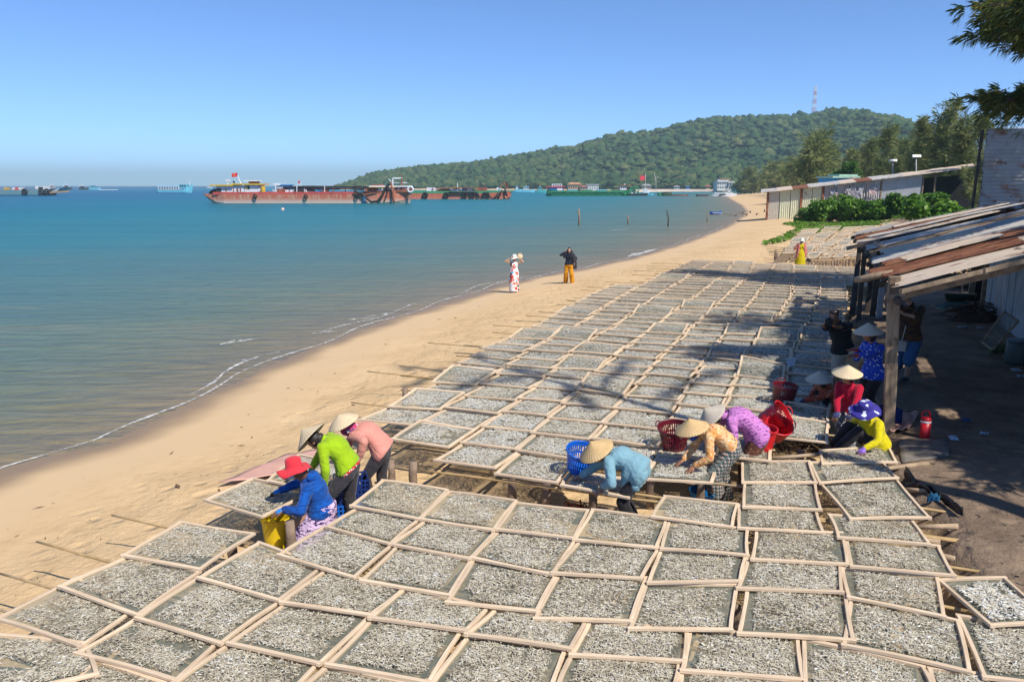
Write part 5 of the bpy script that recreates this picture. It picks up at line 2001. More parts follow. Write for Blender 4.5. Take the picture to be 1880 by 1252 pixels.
part('strap', MB().tube([bp + Vector((0, 0, .09)), K['spine'](.45) + K['F'] * .15, K['spine'](.8) + K['F'] * .14, K['nk'] + K['L'] * .09], .008, 6), cloth('pale_strap', (.6, .56, .5)), sb, True)
camera_thing('dark camera on a grip held up by the person on the path', PD(1648, 558, 14.2), (-.8, -.55, 0), 1.0)

# two more people far along the path, mostly behind the shed
for lab, pp, yy, shirt, sh_m, skin, shoes in (('bare-legged person in dark blue shorts behind the tall shed post', 1634, 24.6, (.03, .04, .09), (.025, .035, .10), SKIN_D, None),
                                                ('bare-legged person in lime green shoes on the far path', 1689, 31.5, (.2, .2, .22), (.05, .05, .06), SKIN, (.25, .62, .02))):
    b_ = P(pp, 515 if shoes else 556, .47)
    z0 = float(ground_z(np.array(b_.x), np.array(b_.y)))
    b_ = Vector((b_.x, b_.y, z0))
    th, K = person(lab, None, dict(pel=b_ + Vector((0, 0, .88)), neck=b_ + Vector((0, -.02, 1.42)), head=b_ + Vector((0, -.08, 1.56)), fwd=(.1, -1, 0), hl=b_ + Vector((.30, -.1, .82)), hr=b_ + Vector((-.30, -.1, .82)),
                                   dl=(.1, -.1, -1), dr=(-.1, -.1, -1), stepl=.16, stepr=-.10, bust=False, voxel=.014, seed=14, scale=1.05, ground=z0),
                   dict(skin=skin, bust=False, top=dict(m=cloth('plain_shirt', shirt), sleeve=.45, grow=.025, vox=.016), pants=dict(m=cloth('plain_shorts', sh_m), len=.46, grow=.03, flare=.02, name='shorts', vox=.016)))
    if shoes:
        for nm in 'lr':
            ft = K['legs'][nm][2]
            part('shoe', MB().ball(ft + Vector((0, -.05, -.04)), (.06, .14, .05), None, 12, 8), cloth('lime_shoe', shoes), th, True)

# ---- on the sand
fl_dress = spots('bold_floral', (.82, .80, .76), [(.72, .05, .03), (.80, .12, .08), (.10, .45, .72), (.75, .07, .05), (.85, .82, .78), (.02, .02, .05)], 9.5, .50)
b_ = P(944, 538, -.36)
b_.z = float(ground_z(np.array(b_.x), np.array(b_.y)))
U3 = Vector((0, 0, 1))
up = lambda h, dx=0, dy=0: b_ + Vector((dx, dy, h))
th, K = person('person in a red and white floral dress holding a white sun hat', 'people strolling on the beach',
               dict(pel=up(.86), neck=up(1.33, 0, -.02), head=up(1.47, .02, -.06), fwd=(.05, -1, 0), face=(.15, -1, -.15), hatup=(-.15, -.12, 1), hr=up(1.50, -.13, -.12), hl=up(1.53, .19, -.08), dr=(.5, 0, .7), dl=(-.3, 0, .9),
                    er=(-1, -.2, -.15), el=(.9, -.2, -.6), stepl=.12, stepr=-.08, ground=b_.z, voxel=.012, seed=21, scale=.97),
               dict(skin=skin_mat('skin_warm', (.62, .34, .21)), hairlen=.16, hat=(brim_mesh(.19, .02, (.09, .13), 'sun_hat', 4), 'sun_hat', cloth('white_straw', (.78, .75, .68), .06), .04),  # a lighter, warmer skin colour
                    top=dict(m=fl_dress, sleeve=0, collar=False, lo=-.2, grow=.014, vox=.012, name='bodice'),
                    skirt=dict(m=fl_dress, name='dress', st=[(up(1.0), .15, .12), (up(.84), .19, .15), (up(.55), .19, .16), (up(.25), .20, .17), (up(.06), .21, .18)])))
c = up(1.54, .24, -.10)
fan = thing('straw_bag', 'round woven straw bag held up beside the white sun hat', 'bag', c)
part('woven_disc', MB().lathe([(.001, -.03), (.10, -.025), (.125, 0), (.10, .025), (.001, .03)], c, 20, Matrix.Rotation(R(80), 3, 'X')), STRAW, fan, True)
part('handle', MB().tube([c + Vector((.10 * math.cos(a), 0, .10 * math.sin(a) + .05)) for a in np.linspace(.3, 2.84, 10)], .008, 6), STRAW_O, fan, True)
b_ = P(1044, 527, -.34)
b_.z = float(ground_z(np.array(b_.x), np.array(b_.y)))
th, K = person('person in orange patterned trousers and a dark shawl walking on the sand', 'people strolling on the beach',
               dict(pel=up(.86), neck=up(1.36, 0, -.02), head=up(1.50, 0, -.05), fwd=(-.15, -1, 0), face=(-.1, -1, -.05), hr=up(1.48, -.17, -.12), hl=up(.88, .24, -.1), dr=(.3, 0, .9), dl=(.05, -.1, -1), er=(-1, -.1, -.6), el=(.6, .4, -.3),
                    fl=up(.07, .15, -.12), fr=up(.07, -.13, .12), ground=b_.z, voxel=.012, seed=22),
               dict(skin=SKIN_L, hairlen=.28, hairside=True,
                    top=dict(m=cloth('navy_top', (.012, .016, .032), .3), sleeve=.95, lo=-.06, grow=.018, name='blouse'),
                    pants=dict(m=spots('orange_batik', (.62, .26, .008), [(.16, .05, .01), (.45, .14, .01), (.62, .27, .01)], 11, .33), flare=.035, grow=.022, hi=.25, vox=.012)))
mb = MB()
etube(mb, [(up(1.36, .10, .0), Vector((.10, 0, 0)), Vector((0, .10, 0))), (up(1.18, .20, .02), Vector((.11, 0, 0)), Vector((0, .14, 0))), (up(.9, .24, .02), Vector((.11, 0, 0)), Vector((0, .13, 0))), (up(.66, .24, .02), Vector((.12, 0, 0)), Vector((0, .11, 0)))])
limb(mb, [up(1.40, .10, .02), up(1.42, -.10, .04), up(1.2, -.2, .02)], [.075, .07, .07])
v, f, nr = remesh(mb, .013, 4)
solid('shawl', wrinkle(v, nr, .014, 4, .2), f, cloth('charcoal_shawl', (.035, .034, .044), .25), th, K['at'])

# ---- yellow dress, beyond the middle rack
b_ = P(1468, 497, .0)
b_.z = float(ground_z(np.array(b_.x), np.array(b_.y)))
ydr = cloth('mustard_dress', (.52, .42, .005), .12)
th, K = person('person in a yellow dress and pink cardigan standing between the racks', None,
               dict(pel=up(.86), neck=up(1.34, 0, -.01), head=up(1.47, 0, -.04), fwd=(-.05, -1, 0), hl=up(.66, .27, -.10), hr=up(1.16, -.36, -.16), dl=(.2, -.2, -1), dr=(-.8, -.2, .3), el=(.8, .4, -.3), er=(-.5, .2, -.8), ground=b_.z, voxel=.012, seed=24),
               dict(skin=SKIN, hairlen=.14, mask=cloth('blue_face_mask', (.16, .30, .55)), hat=(brim_mesh(.15, .006, (.092, .12), 'bucket_hat', 1), 'bucket_hat', cloth('cream_hat', (.76, .70, .58), .05), .03),
                    top=dict(m=ydr, sleeve=0, collar=False, lo=-.1, grow=.015, name='bodice'),
                    skirt=dict(m=ydr, name='dress', wr=.016, fold=.12, st=[(up(.98), .14, .115), (up(.86), .185, .15), (up(.55), .23, .19), (up(.15), .28, .23)])))
mb = MB()
for sg in (-1, 1):
    etube(mb, [(up(1.30, sg * .12, .0), Vector((.055, 0, 0)), Vector((0, .10, 0))), (up(1.0, sg * .155, .0), Vector((.05, 0, 0)), Vector((0, .12, 0))), (up(.62, sg * .19, .02), Vector((.05, 0, 0)), Vector((0, .12, 0)))])
    a, e, w = K['arms']['l' if sg > 0 else 'r']
    limb(mb, [a, e, e.lerp(w, .8)], [.066, .055, .045])
etube(mb, [(up(1.32, 0, .07), Vector((.15, 0, 0)), Vector((0, .035, 0))), (up(.65, 0, .14), Vector((.17, 0, 0)), Vector((0, .035, 0)))])
v, f, nr = remesh(mb, .013, 3)
solid('cardigan', wrinkle(v, nr, .01, 4, .2), f, spots('pink_cardigan', (.58, .19, .17), [(.30, .03, .06), (.62, .26, .22)], 16, .3), th, K['at'])
b2 = up(.62, .33, -.12)
hb = thing('hand_bag', 'small black bag in the hand of the person in the yellow dress', 'bag', b2)
part('pouch', MB().box(b2 - Vector((-.03, 0, .1)), (.22, .08, .14), .2, rot=Matrix.Rotation(R(35), 3, 'Y')), BLACK, hb)
part('handle', MB().tube([b2 + Vector((-.05, 0, -.06)), b2 + Vector((-.04, 0, .03)), b2 + Vector((.06, 0, -.07))], .01, 6), BLACK, hb)
# ------------------------------------------------------------------ trees and green things
def leaf_mat(name, stops, rough=.7, trans=.25):
    t = NT(name)
    tn = t.attr('tint')
    c = t.ramp(tn, stops)
    d = t.n('BsdfPrincipled')
    t.l(c, d.inputs['Base Color'])
    d.inputs['Roughness'].default_value = rough
    d.inputs['Specular IOR Level'].default_value = .25
    tl = t.n('BsdfTranslucent')
    t.l(c, tl.inputs[0])
    m = t.n('MixShader')
    m.inputs[0].default_value = trans
    t.l(d.outputs[0], m.inputs[1])
    t.l(tl.outputs[0], m.inputs[2])
    return t.done(m.outputs[0])


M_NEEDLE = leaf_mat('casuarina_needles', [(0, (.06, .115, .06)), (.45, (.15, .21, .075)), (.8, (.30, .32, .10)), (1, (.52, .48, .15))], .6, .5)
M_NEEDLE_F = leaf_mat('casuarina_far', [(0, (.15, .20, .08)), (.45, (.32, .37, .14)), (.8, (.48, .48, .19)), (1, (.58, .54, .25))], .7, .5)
M_LEAF = leaf_mat('broad_leaves', [(0, (.035, .09, .014)), (.4, (.08, .19, .02)), (.75, (.16, .31, .035)), (1, (.28, .42, .07))], .42, .4)
M_VINE = leaf_mat('vine_leaves', [(0, (.05, .12, .012)), (.4, (.10, .22, .02)), (.8, (.18, .32, .035)), (1, (.28, .34, .07))], .5, .35)
M_BARK = simple('tree_bark', (.10, .075, .058), .9, .4, 4, .7)


def needles(starts, dirs, L, W, n, g, droop=.5, spread=.7):
    """n thin triangles fanning from each start"""
    k = len(starts)
    S = np.repeat(starts, n, 0)
    D = np.repeat(dirs, n, 0) + g.normal(0, spread, (k * n, 3))
    D /= np.linalg.norm(D, axis=1)[:, None]
    S = S + D * g.uniform(0, .25, (k * n, 1)) * L
    ln = L * g.uniform(.6, 1.25, (k * n, 1))
    mid = S + D * ln * .5
    D2 = D + np.array([0, 0, -droop])
    D2 /= np.linalg.norm(D2, axis=1)[:, None]
    tip = mid + D2 * ln * .6
    side = np.cross(D, g.normal(0, 1, (k * n, 3)))
    side /= np.linalg.norm(side, axis=1)[:, None] + 1e-9
    V = np.stack([S, mid + side * W * .55, tip, mid - side * W * .55], 1)
    o = (np.arange(k * n) * 4)[:, None]
    F = np.concatenate([o + np.array([[0, 1, 2]]), o + np.array([[0, 2, 3]])], 1).reshape(-1, 3)
    return V.reshape(-1, 3), F


def branch_curve(a, b, droop, n=10, g=None):
    a, b = Vector(a), Vector(b)
    pts = []
    for i in range(n + 1):
        s = i / n
        p = a.lerp(b, s) + Vector((0, 0, droop * 4 * s * (1 - s)))
        if g is not None and i:
            p += Vector(g.normal(0, .03 * (b - a).length / n * 3, 3))
        pts.append(p)
    return pts


def casuarina(label, base, top, branches, L, W, per, tufts, mat, r0=.2, seed=0, sub=3, group=None):
    """tapered trunk, limbs along branches [(start, end, arch)], needle sprays along every limb"""
    g = np.random.default_rng(seed)
    th = thing('casuarina_tree', label, 'tree', base, group)
    base, top = Vector(base), Vector(top)
    tr = branch_curve(base - Vector((0, 0, .3)), top, 0, 9, g)
    part('trunk', MB().tube(tr, [r0 * (1 - .92 * i / 9) for i in range(10)], 8), M_BARK, th, True)
    lim = MB()
    S, D, TT = [], [], []
    for a, b, arch in branches:
        pts = branch_curve(a, b, arch, 9, g)
        lr = max(.012, r0 * .22)
        lim.tube(pts, [lr * (1 - .85 * i / 9) for i in range(10)], 4)
        n = max(4, int((Vector(b) - Vector(a)).length * tufts))
        tone = g.uniform(-.15, .15)
        for i in range(n):
            s = .12 + .9 * (i + g.uniform(0, 1)) / n
            s = min(s, .999)
            q = s * 9
            p = pts[int(q)].lerp(pts[min(int(q) + 1, 9)], q - int(q))
            dr = (pts[min(int(q) + 1, 9)] - pts[int(q)]).normalized()
            for _ in range(sub):
                off = Vector(g.normal(0, 1, 3)) * (L * .55)
                S.append(p + off * (1 - .4 * s))
                D.append(dr * 1.2 + off.normalized() * .5 + Vector((0, 0, -.15)))
                TT.append(.45 + tone + g.normal(0, .15))
    part('limbs', lim, M_BARK, th, True)
    V, F = needles(np.array(S), np.array(D), L, W, per, g)
    tint = np.repeat(np.array(TT), per * 4) + np.repeat(g.normal(0, .16, len(TT) * per), 4)
    me = mesh_np('crown', V - np.array(base, np.float32), F, {'tint': tint.clip(0, 1)})
    link('crown', me, mat, th)
    return th


def far_casuarina(label, px, top_py, D, width_px, seed, lean=0, group=None, base_z=.6):
    g = np.random.default_rng(seed)
    c = PD(px, 341, D)
    top = PD(px + lean, top_py, D)
    H = top.z - base_z
    wid = width_px / FPX * D * .5
    br = []
    nb = int(34 + 8 * g.uniform())
    for k in range(nb):
        s = g.uniform(.12, 1) ** .8
        z = base_z + H * s
        reach = wid * (1.08 - .85 * s ** 1.6) * g.uniform(.55, 1.25)
        a = g.uniform(0, 6.283)
        x0 = c.x + (top.x - c.x) * s
        a0 = Vector((x0, c.y, z - .04 * H))
        b0 = Vector((x0 + math.cos(a) * reach, c.y + math.sin(a) * reach, z + H * g.uniform(.03, .16)))
        br.append((a0, b0, g.uniform(0, .03) * H))
    br.append((Vector((top.x, top.y, top.z - H * .15)), Vector((top.x, top.y, top.z)), 0))
    Ls = max(.5, wid * .26)
    return casuarina(label, (c.x, c.y, base_z), (top.x, top.y, top.z - H * .03), br, Ls, Ls * .085, 6, max(.8, 11 / max(wid, 1)), M_NEEDLE_F, max(.12, wid * .05), seed, 3, group)


FT = [(1500, 258, 175, 92, 'broad olive casuarina with a bare spike at its top above the cream shed', 3), (1462, 300, 260, 60, 'rounded brownish casuarina at the bend of the far beach', 0), (1425, 306, 330, 64, 'low brownish casuarina behind the white house on the far shore', 0),
      (1572, 286, 190, 62, 'small pale casuarina behind the blue house', 0), (1618, 248, 150, 62, 'slim leaning casuarina behind the first floodlight pole', 16), (1600, 272, 165, 56, 'wispy casuarina between the blue house and the floodlight poles', 0), (1655, 262, 140, 58, 'feathery casuarina between the two floodlight poles', 8),
      (1700, 232, 118, 54, 'pointed casuarina standing against the sky end of the hill', -4), (1738, 214, 112, 84, 'largest olive casuarina, its ragged top against the sky', 4), (1776, 222, 100, 74, 'bushy casuarina close to the corrugated building', 0), (1806, 226, 92, 60, 'dark casuarina half hidden by the corrugated building', 0),
      (1690, 282, 128, 70, 'low spreading casuarina behind the second floodlight pole', 0), (1380, 316, 420, 60, 'hazy casuarina beside the white house on the far shore', 0), (1530, 304, 230, 60, 'dull green casuarina behind the broad olive one', 0), (1636, 284, 150, 60, 'bushy casuarina filling the gap behind the first floodlight pole', 0), (1720, 262, 126, 70, 'full rounded casuarina between the pointed and the largest one', 0), (1758, 250, 110, 70, 'low full casuarina beneath the largest one', 0), (1580, 300, 200, 60, 'hazy low casuarina above the blue house roof', 0), (1672, 298, 145, 66, 'low casuarina at the foot of the second floodlight pole', 0), (1440, 318, 300, 66, 'low dusty casuarina thicket over the end of the long house', 0)]
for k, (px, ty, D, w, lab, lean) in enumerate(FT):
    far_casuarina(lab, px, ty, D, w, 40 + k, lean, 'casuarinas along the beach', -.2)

# tall casuarinas over the path: their boughs reach into the top corner of the view and shade the path
g0 = np.random.default_rng(77)


def ray_at(px, py, D):
    return PD(px, py, D)


def bough_set(trunk, top, specs, n_fill, reach, seed, z0, z1, nsub=4, ssub=1.0, qlo=.35):
    g = np.random.default_rng(seed)
    trunk, top = Vector(trunk), Vector(top)
    br = []
    for e in specs:
        e = Vector(e)
        s = min(.98, max(.2, (e.z + .2 - trunk.z) / (top.z - trunk.z)))
        br.append((trunk.lerp(top, s), e, .35))
        ax = trunk.lerp(top, s)
        for k in range(nsub):
            q = g.uniform(qlo, .95)
            p = ax.lerp(e, q) + Vector((0, 0, .3 * 4 * q * (1 - q) * .3))
            d = (e - ax).normalized()
            sd = Vector((-d.y, d.x, 0)) * g.choice((-1, 1))
            br.append((p, p + (d * g.uniform(.5, 1.1) + sd * g.uniform(.4, .9) + Vector((0, 0, g.uniform(-.5, .2)))) * g.uniform(.8, 1.5) * ssub, .1))
    for k in range(n_fill):
        z = g.uniform(z0, z1)
        s = (z - trunk.z) / (top.z - trunk.z)
        a = g.uniform(0, 6.283)
        rr = reach * g.uniform(.5, 1) * (1.15 - .6 * max(0, (z - z0) / (z1 - z0)))
        ax = trunk.lerp(top, min(s, .98))
        br.append((ax, ax + Vector((math.cos(a) * rr, math.sin(a) * rr, g.uniform(.1, 1.0))), g.uniform(.1, .5)))
    return br


# one stands beside the shed, boughs at the picture's top corner
T3 = (13.4, 13.2, .5)
sp3 = [ray_at(1782, 8, 13.2), ray_at(1800, 40, 13.0), ray_at(1790, 62, 13.6), ray_at(1838, 78, 13.2), ray_at(1822, 20, 12.5), ray_at(1850, 55, 12.6), ray_at(1872, 84, 13.0), ray_at(1876, 30, 12.8),
       ray_at(1776, 184, 14.5), ray_at(1800, 196, 14.2), ray_at(1824, 200, 14.4), ray_at(1850, 190, 14.0), ray_at(1872, 186, 14.2), ray_at(1842, 214, 14.6), ray_at(1868, 210, 14.4), ray_at(1880, 200, 13.8), ray_at(1866, 10, 12.4), ray_at(1800, -10, 13.2), ray_at(1830, 2, 12.9), ray_at(1842, 36, 13.1), ray_at(1862, 66, 12.9), ray_at(1815, 58, 13.3)]
casuarina('tall dark casuarina whose drooping boughs hang into the upper corner of the view', T3, (13.0, 13.0, 13.5), bough_set(T3, (13.0, 13.0, 13.5), sp3, 60, 2.6, 5, 9.0, 13.0, 4, .30, .6), .17, .006, 10, 8, M_NEEDLE, .26, 1, 3)
# one near the camera, off to the land side, shading the path and reaching over the trays
T1 = (9.4, 4.3, .5)
gt = np.random.default_rng(123)
b1 = []
ax0, ax1 = Vector(T1), Vector((8.9, 5.0, 20.6))
for k in range(9):
    s_ = .62 + .38 * (k / 8) ** .9
    q = ax0.lerp(ax1, s_)
    a_ = gt.uniform(0, 6.283) if k % 3 else gt.choice((.9, 4.0)) + gt.normal(0, .3)
    rr_ = 2.7 * (1.04 - s_) / .4 + .4
    b1.append((q, q + Vector((math.cos(a_) * rr_, math.sin(a_) * rr_, rr_ * gt.uniform(.0, .5))), .15))
casuarina('tall slender casuarina beside the path, its top throwing a feathery shadow on the trays', T1, (8.9, 5.0, 20.6), b1, .15, .026, 8, 10.0, M_NEEDLE, .24, 2, 3)
T5 = (10.9, 6.4, .5)
casuarina('dense bushy young casuarina shading the near end of the path', T5, (10.6, 6.8, 7.2), bough_set(T5, (10.6, 6.8, 7.2), [], 80, 2.1, 18, 3.6, 6.9), .36, .045, 8, 6.5, M_NEEDLE, .18, 5, 4)
T6 = (11.9, 9.3, .5)  # added out of view to close a sunlit gap in the path shade
casuarina('unseen short dense casuarina added to shade a sunlit gap on the path', T6, (11.7, 9.5, 8.0), bough_set(T6, (11.7, 9.5, 8.0), [], 60, 1.9, 28, 4.4, 7.6), .36, .05, 7, 5.5, M_NEEDLE, .16, 6, 3)
# one behind the house, throwing the long shadow across the far trays
T2 = (20.5, 21.5, .6)
sp2 = [(13.6, 26.2, 12.4), (14.8, 25.4, 12.2), (16.0, 24.6, 12.6), (17.0, 24.6, 13.0), (15.6, 23.6, 11.6), (17.4, 23.0, 12.0), (18.2, 24.0, 13.8)]
casuarina('tall casuarina behind the corrugated building, throwing shade across the trays', T2, (20.2, 21.6, 17.0), bough_set(T2, (20.2, 21.6, 17.0), sp2, 46, 4.2, 9, 10.2, 16.5), .5, .05, 8, 4.5, M_NEEDLE, .3, 3, 4)
T4 = (16.6, 7.6, .5)
casuarina('dense casuarina standing behind the house', T4, (16.2, 7.9, 11.5), bough_set(T4, (16.2, 7.9, 11.5), [], 60, 4.4, 12, 4.6, 11.0), .5, .045, 8, 4.5, M_NEEDLE, .26, 4, 4)


def leaves(centres, rad, n, size, seed, flat=.0, upb=.7):
    """broad leaves spread through ellipsoid clumps: each leaf a folded diamond"""
    g = np.random.default_rng(seed)
    V, F, T = [], [], []
    o = 0
    for (c, r), m in zip(zip(centres, rad), n):
        d = g.normal(0, 1, (m, 3))
        d /= np.linalg.norm(d, axis=1)[:, None]
        q = g.uniform(.45, 1.05, (m, 1)) ** .6
        p = np.array(c) + d * q * np.array(r)
        nr = d * (1 - upb) + np.array([0, 0, upb]) + g.normal(0, .4, (m, 3))
        nr /= np.linalg.norm(nr, axis=1)[:, None]
        ax = np.cross(nr, g.normal(0, 1, (m, 3)))
        ax /= np.linalg.norm(ax, axis=1)[:, None]
        sd = np.cross(nr, ax)
        s = size * g.uniform(.6, 1.3, (m, 1))
        V.append(np.stack([p - ax * s * .5, p + sd * s * .36 + nr * s * .1, p + ax * s * .6, p - sd * s * .36 + nr * s * .1], 1).reshape(-1, 3))
        k = (np.arange(m) * 4 + o)[:, None]
        F.append(np.concatenate([k + np.array([[0, 1, 2]]), k + np.array([[0, 2, 3]])], 1).reshape(-1, 3))
        T.append(np.repeat((.5 + g.normal(0, .2, m)).clip(0, 1), 4))
        o += m * 4
    return np.concatenate(V), np.concatenate(F), np.concatenate(T)


SHR = [(1498, 400, 91, 13, 2.3, 'sea almond shrub beside the cream metal panels'), (1548, 392, 91, 14, 2.8, 'tall sea almond shrub in front of the hanging washing'), (1598, 398, 89, 14, 2.4, 'dark-centred sea almond shrub in the middle of the thicket'), (1646, 392, 88, 14, 2.4, 'sea almond shrub in front of the grey wall'),
       (1694, 380, 86, 12, 2.2, 'low sea almond shrub at the shaded end of the grey wall'), (1522, 398, 90, 11, 2.3, 'leafy sea almond shrub filling the gap beside the tall one'), (1572, 398, 90, 11, 2.3, 'sea almond shrub spreading between the washing and the thicket'), (1622, 396, 88, 11, 2.3, 'bright-topped sea almond shrub where the grey wall begins'), (1670, 388, 87, 11, 2.2, 'sea almond shrub before the middle of the grey wall'), (1728, 378, 60, 8, 2.2, 'dark scrub in the shade below the open-sided shelter'), (1768, 372, 54, 8, 2.6, 'dark scrub beside the corrugated building')]
for k, (px, py, D, nc, h, lab) in enumerate(SHR):
    c = PD(px, py, D)
    c.z = float(ground_z(np.array(c.x), np.array(c.y)))
    g = np.random.default_rng(60 + k)
    cs, rs, ns = [], [], []
    for q in range(nc):
        cs.append((c.x + g.uniform(-1.9, 1.9), c.y + g.uniform(-1.0, 1.0), c.z + h * g.uniform(.12, .85)))
        r_ = g.uniform(.7, 1.1)
        rs.append((r_, r_, r_ * .7))
        ns.append(170)
    V, F, T = leaves(cs, rs, ns, .42, 70 + k)
    th = thing('sea_almond_shrub', lab, 'shrub', c, 'sea almond shrubs')
    link('foliage', mesh_np('foliage', V - np.array(c, np.float32), F, {'tint': T}), M_LEAF, th)
    st = MB()
    for q in cs[:6]:
        st.tube([c, Vector(c).lerp(Vector(q), .6) + Vector((0, 0, .1)), Vector(q)], [.06, .04, .02], 5)
    part('stems', st, M_BARK, th, True)
# dark broadleaf tree behind
c = PD(1548, 330, 150)
g = np.random.default_rng(99)
cs = [(c.x + g.uniform(-2.6, 2.6), c.y + g.uniform(-2, 2), 4.0 + g.uniform(0, 4.2)) for _ in range(16)]
V, F, T = leaves(cs, [(1.3, 1.3, .8)] * 16, [120] * 16, .55, 5)
th = thing('broadleaf_tree', 'dark glossy broadleaf tree beside the blue house', 'tree', (c.x, c.y, 0))
link('crown', mesh_np('crown', V - np.array((c.x, c.y, 0), np.float32), F, {'tint': T * .7}), M_LEAF, th)
part('trunk', MB().tube([(c.x, c.y, -.2), (c.x, c.y, 3), (c.x + .3, c.y, 6)], [.3, .24, .1], 8), M_BARK, th, True)

# creeping vine on the sand and rough grass below the long house
g = np.random.default_rng(31)
poly = [(1396, 447), (1420, 440), (1446, 428), (1466, 418), (1436, 411), (1470, 408), (1540, 410), (1600, 408), (1700, 396), (1800, 390), (1800, 408), (1690, 412), (1600, 420), (1520, 426), (1470, 433), (1430, 447), (1405, 450)]
PW = np.array([[P(x, y, .1).x, P(x, y, .1).y] for x, y in poly])
xs, ys = g.uniform(PW[:, 0].min(), PW[:, 0].max(), 60000), g.uniform(PW[:, 1].min(), PW[:, 1].max(), 60000)
ins = np.zeros(len(xs), bool)
for i in range(len(PW)):
    a, b = PW[i], PW[(i + 1) % len(PW)]
    ins ^= ((a[1] > ys) != (b[1] > ys)) & (xs < (b[0] - a[0]) * (ys - a[1]) / (b[1] - a[1] + 1e-9) + a[0])
keepm = ins & (ripples(xs, ys, 5, 3, 2) > -.75)
xs, ys = xs[keepm][:20000], ys[keepm][:20000]
zs = ground_z(xs, ys)
m = len(xs)
p = np.stack([xs, ys, zs + g.uniform(.03, .22, m)], 1)
nr = np.array([0, 0, 1]) + g.normal(0, .45, (m, 3))
nr /= np.linalg.norm(nr, axis=1)[:, None]
ax = np.cross(nr, g.normal(0, 1, (m, 3)))
ax /= np.linalg.norm(ax, axis=1)[:, None]
sd = np.cross(nr, ax)
s = g.uniform(.2, .40, (m, 1))
V = np.stack([p - ax * s * .5, p + sd * s * .4, p + ax * s * .5, p - sd * s * .4], 1).reshape(-1, 3)
F = (np.arange(m) * 4)[:, None] + np.array([[0, 1, 2, 3]])
tint = np.repeat((.5 + .25 * ripples(xs, ys, 6, 3, 4) + g.normal(0, .15, m) - .25 * sstep(28, 44, xs)).clip(0, 1), 4)
tag(link('creeping_vine', mesh_np('creeping_vine', V, F, {'tint': tint}), M_VINE), 'bright green creeping vine and rough grass on the upper sand', 'ground cover', None, 'stuff')
# ------------------------------------------------------------------ baskets, buckets and odds and ends
def plastic(name, col, rough=.38):
    return simple(name, col, rough, .12, 6, .15, .5)


def basket(label, c, r_top, r_bot, h, m, axis=(0, 0, 1), group=None, holes=True, handles=True, name='basket', cat='basket'):
    """open plastic basket: ring of ribs with slots, solid base, thick rim, two handle loops"""
    c = Vector(c)
    s_, u_, d_ = frame_to(axis)
    M = Matrix((s_, u_, d_)).transposed()
    th = thing(name, label, cat, c, group)
    n = 40
    rr = lambda t_: r_bot + (r_top - r_bot) * t_ ** .8
    wall = MB()
    if holes:
        bands = [(0, .16, False), (.16, .46, True), (.46, .54, False), (.54, .80, True), (.80, 1.0, False)]
    else:
        bands = [(0, 1, False)]
    vs, fs = [], []

    def q_add(k0, k1, t0, t1, din):
        o = len(vs)
        for (k, t_) in ((k0, t0), (k1, t0), (k1, t1), (k0, t1)):
            a = 2 * math.pi * k / n
            vs.append(c + M @ Vector(((rr(t_) - din) * math.cos(a), (rr(t_) - din) * math.sin(a), h * t_)))
        fs.append((o, o + 1, o + 2, o + 3) if din == 0 else (o + 3, o + 2, o + 1, o))
    for t0, t1, slot in bands:
        for k in range(n):
            e = .55 if slot else 1.0
            for sub in range(1 if slot else 3):
                ta, tb = (t0, t1) if slot else (t0 + (t1 - t0) * sub / 3, t0 + (t1 - t0) * (sub + 1) / 3)
                q_add(k, k + e, ta, tb, 0)
                q_add(k, k + e, ta, tb, .006)
    wall.add(vs, fs)
    part('wall', wall, m, th)
    part('base', MB().lathe([(.001, .004), (r_bot * .98, .004), (r_bot, .015), (.001, .016)], c, 24, M), m, th)
    part('rim', MB().lathe([(r_top - .006, h - .012), (r_top + .012, h - .014), (r_top + .014, h), (r_top - .004, h + .004)], c, 32, M, True), m, th, True)
    if handles:
        for sg in (-1, 1):
            pts = []
            for i in range(9):
                a = math.pi * i / 8
                pts.append(c + M @ Vector((sg * (r_top + .012 + .02 * math.sin(a)), .07 * math.cos(a), h - .005 + .045 * math.sin(a))))
            part('handle', MB().tube(pts, .009, 6), m, th, True)
    return th


RED = plastic('red_plastic', (.62, .012, .02))
MAROON = plastic('maroon_plastic', (.13, .008, .018))
BLUE = plastic('blue_plastic', (.008, .12, .55))
YELL = plastic('yellow_plastic', (.72, .50, .008))
NAVY = plastic('navy_plastic', (.008, .03, .16))
BG = 'plastic fish baskets'
basket('bright blue slotted basket tipped towards the woman in teal', P(1064, 862, .56), .215, .16, .30, BLUE, (.15, -.28, 1), BG)
basket('maroon slotted basket beside the golden conical hat', P(1238, 820, .56), .215, .16, .32, MAROON, (-.10, -.18, 1), BG)
basket('maroon basket standing on the shaded trays', P(1437, 738, .55), .205, .165, .31, MAROON, (.06, -.10, 1), BG)
basket('red basket lying tilted on its side, topmost of the three', PD(1404, 778, 11.15), .21, .16, .33, RED, (.62, -.45, .55), BG)
basket('red bowl-shaped basket tilted open, in the middle of the three', PD(1422, 800, 10.85), .185, .13, .24, RED, (.10, -.52, .85), BG, False)
basket('upright plain red bucket, lowest of the three', P(1398, 826, .54), .185, .13, .33, RED, (0, -.1, 1), BG, False)
basket('yellow bucket on the sand under the blue-gloved hands', P(509, 1001, .02), .165, .125, .36, YELL, (0, 0, 1), None, False, True, 'bucket', 'bucket')
basket('deep blue basin on the ground by the plaid trousers', P(1293, 928, .02), .20, .15, .22, plastic('teal_basin', (.01, .16, .42)), (0, 0, 1), None, False, False, 'basin', 'basin')


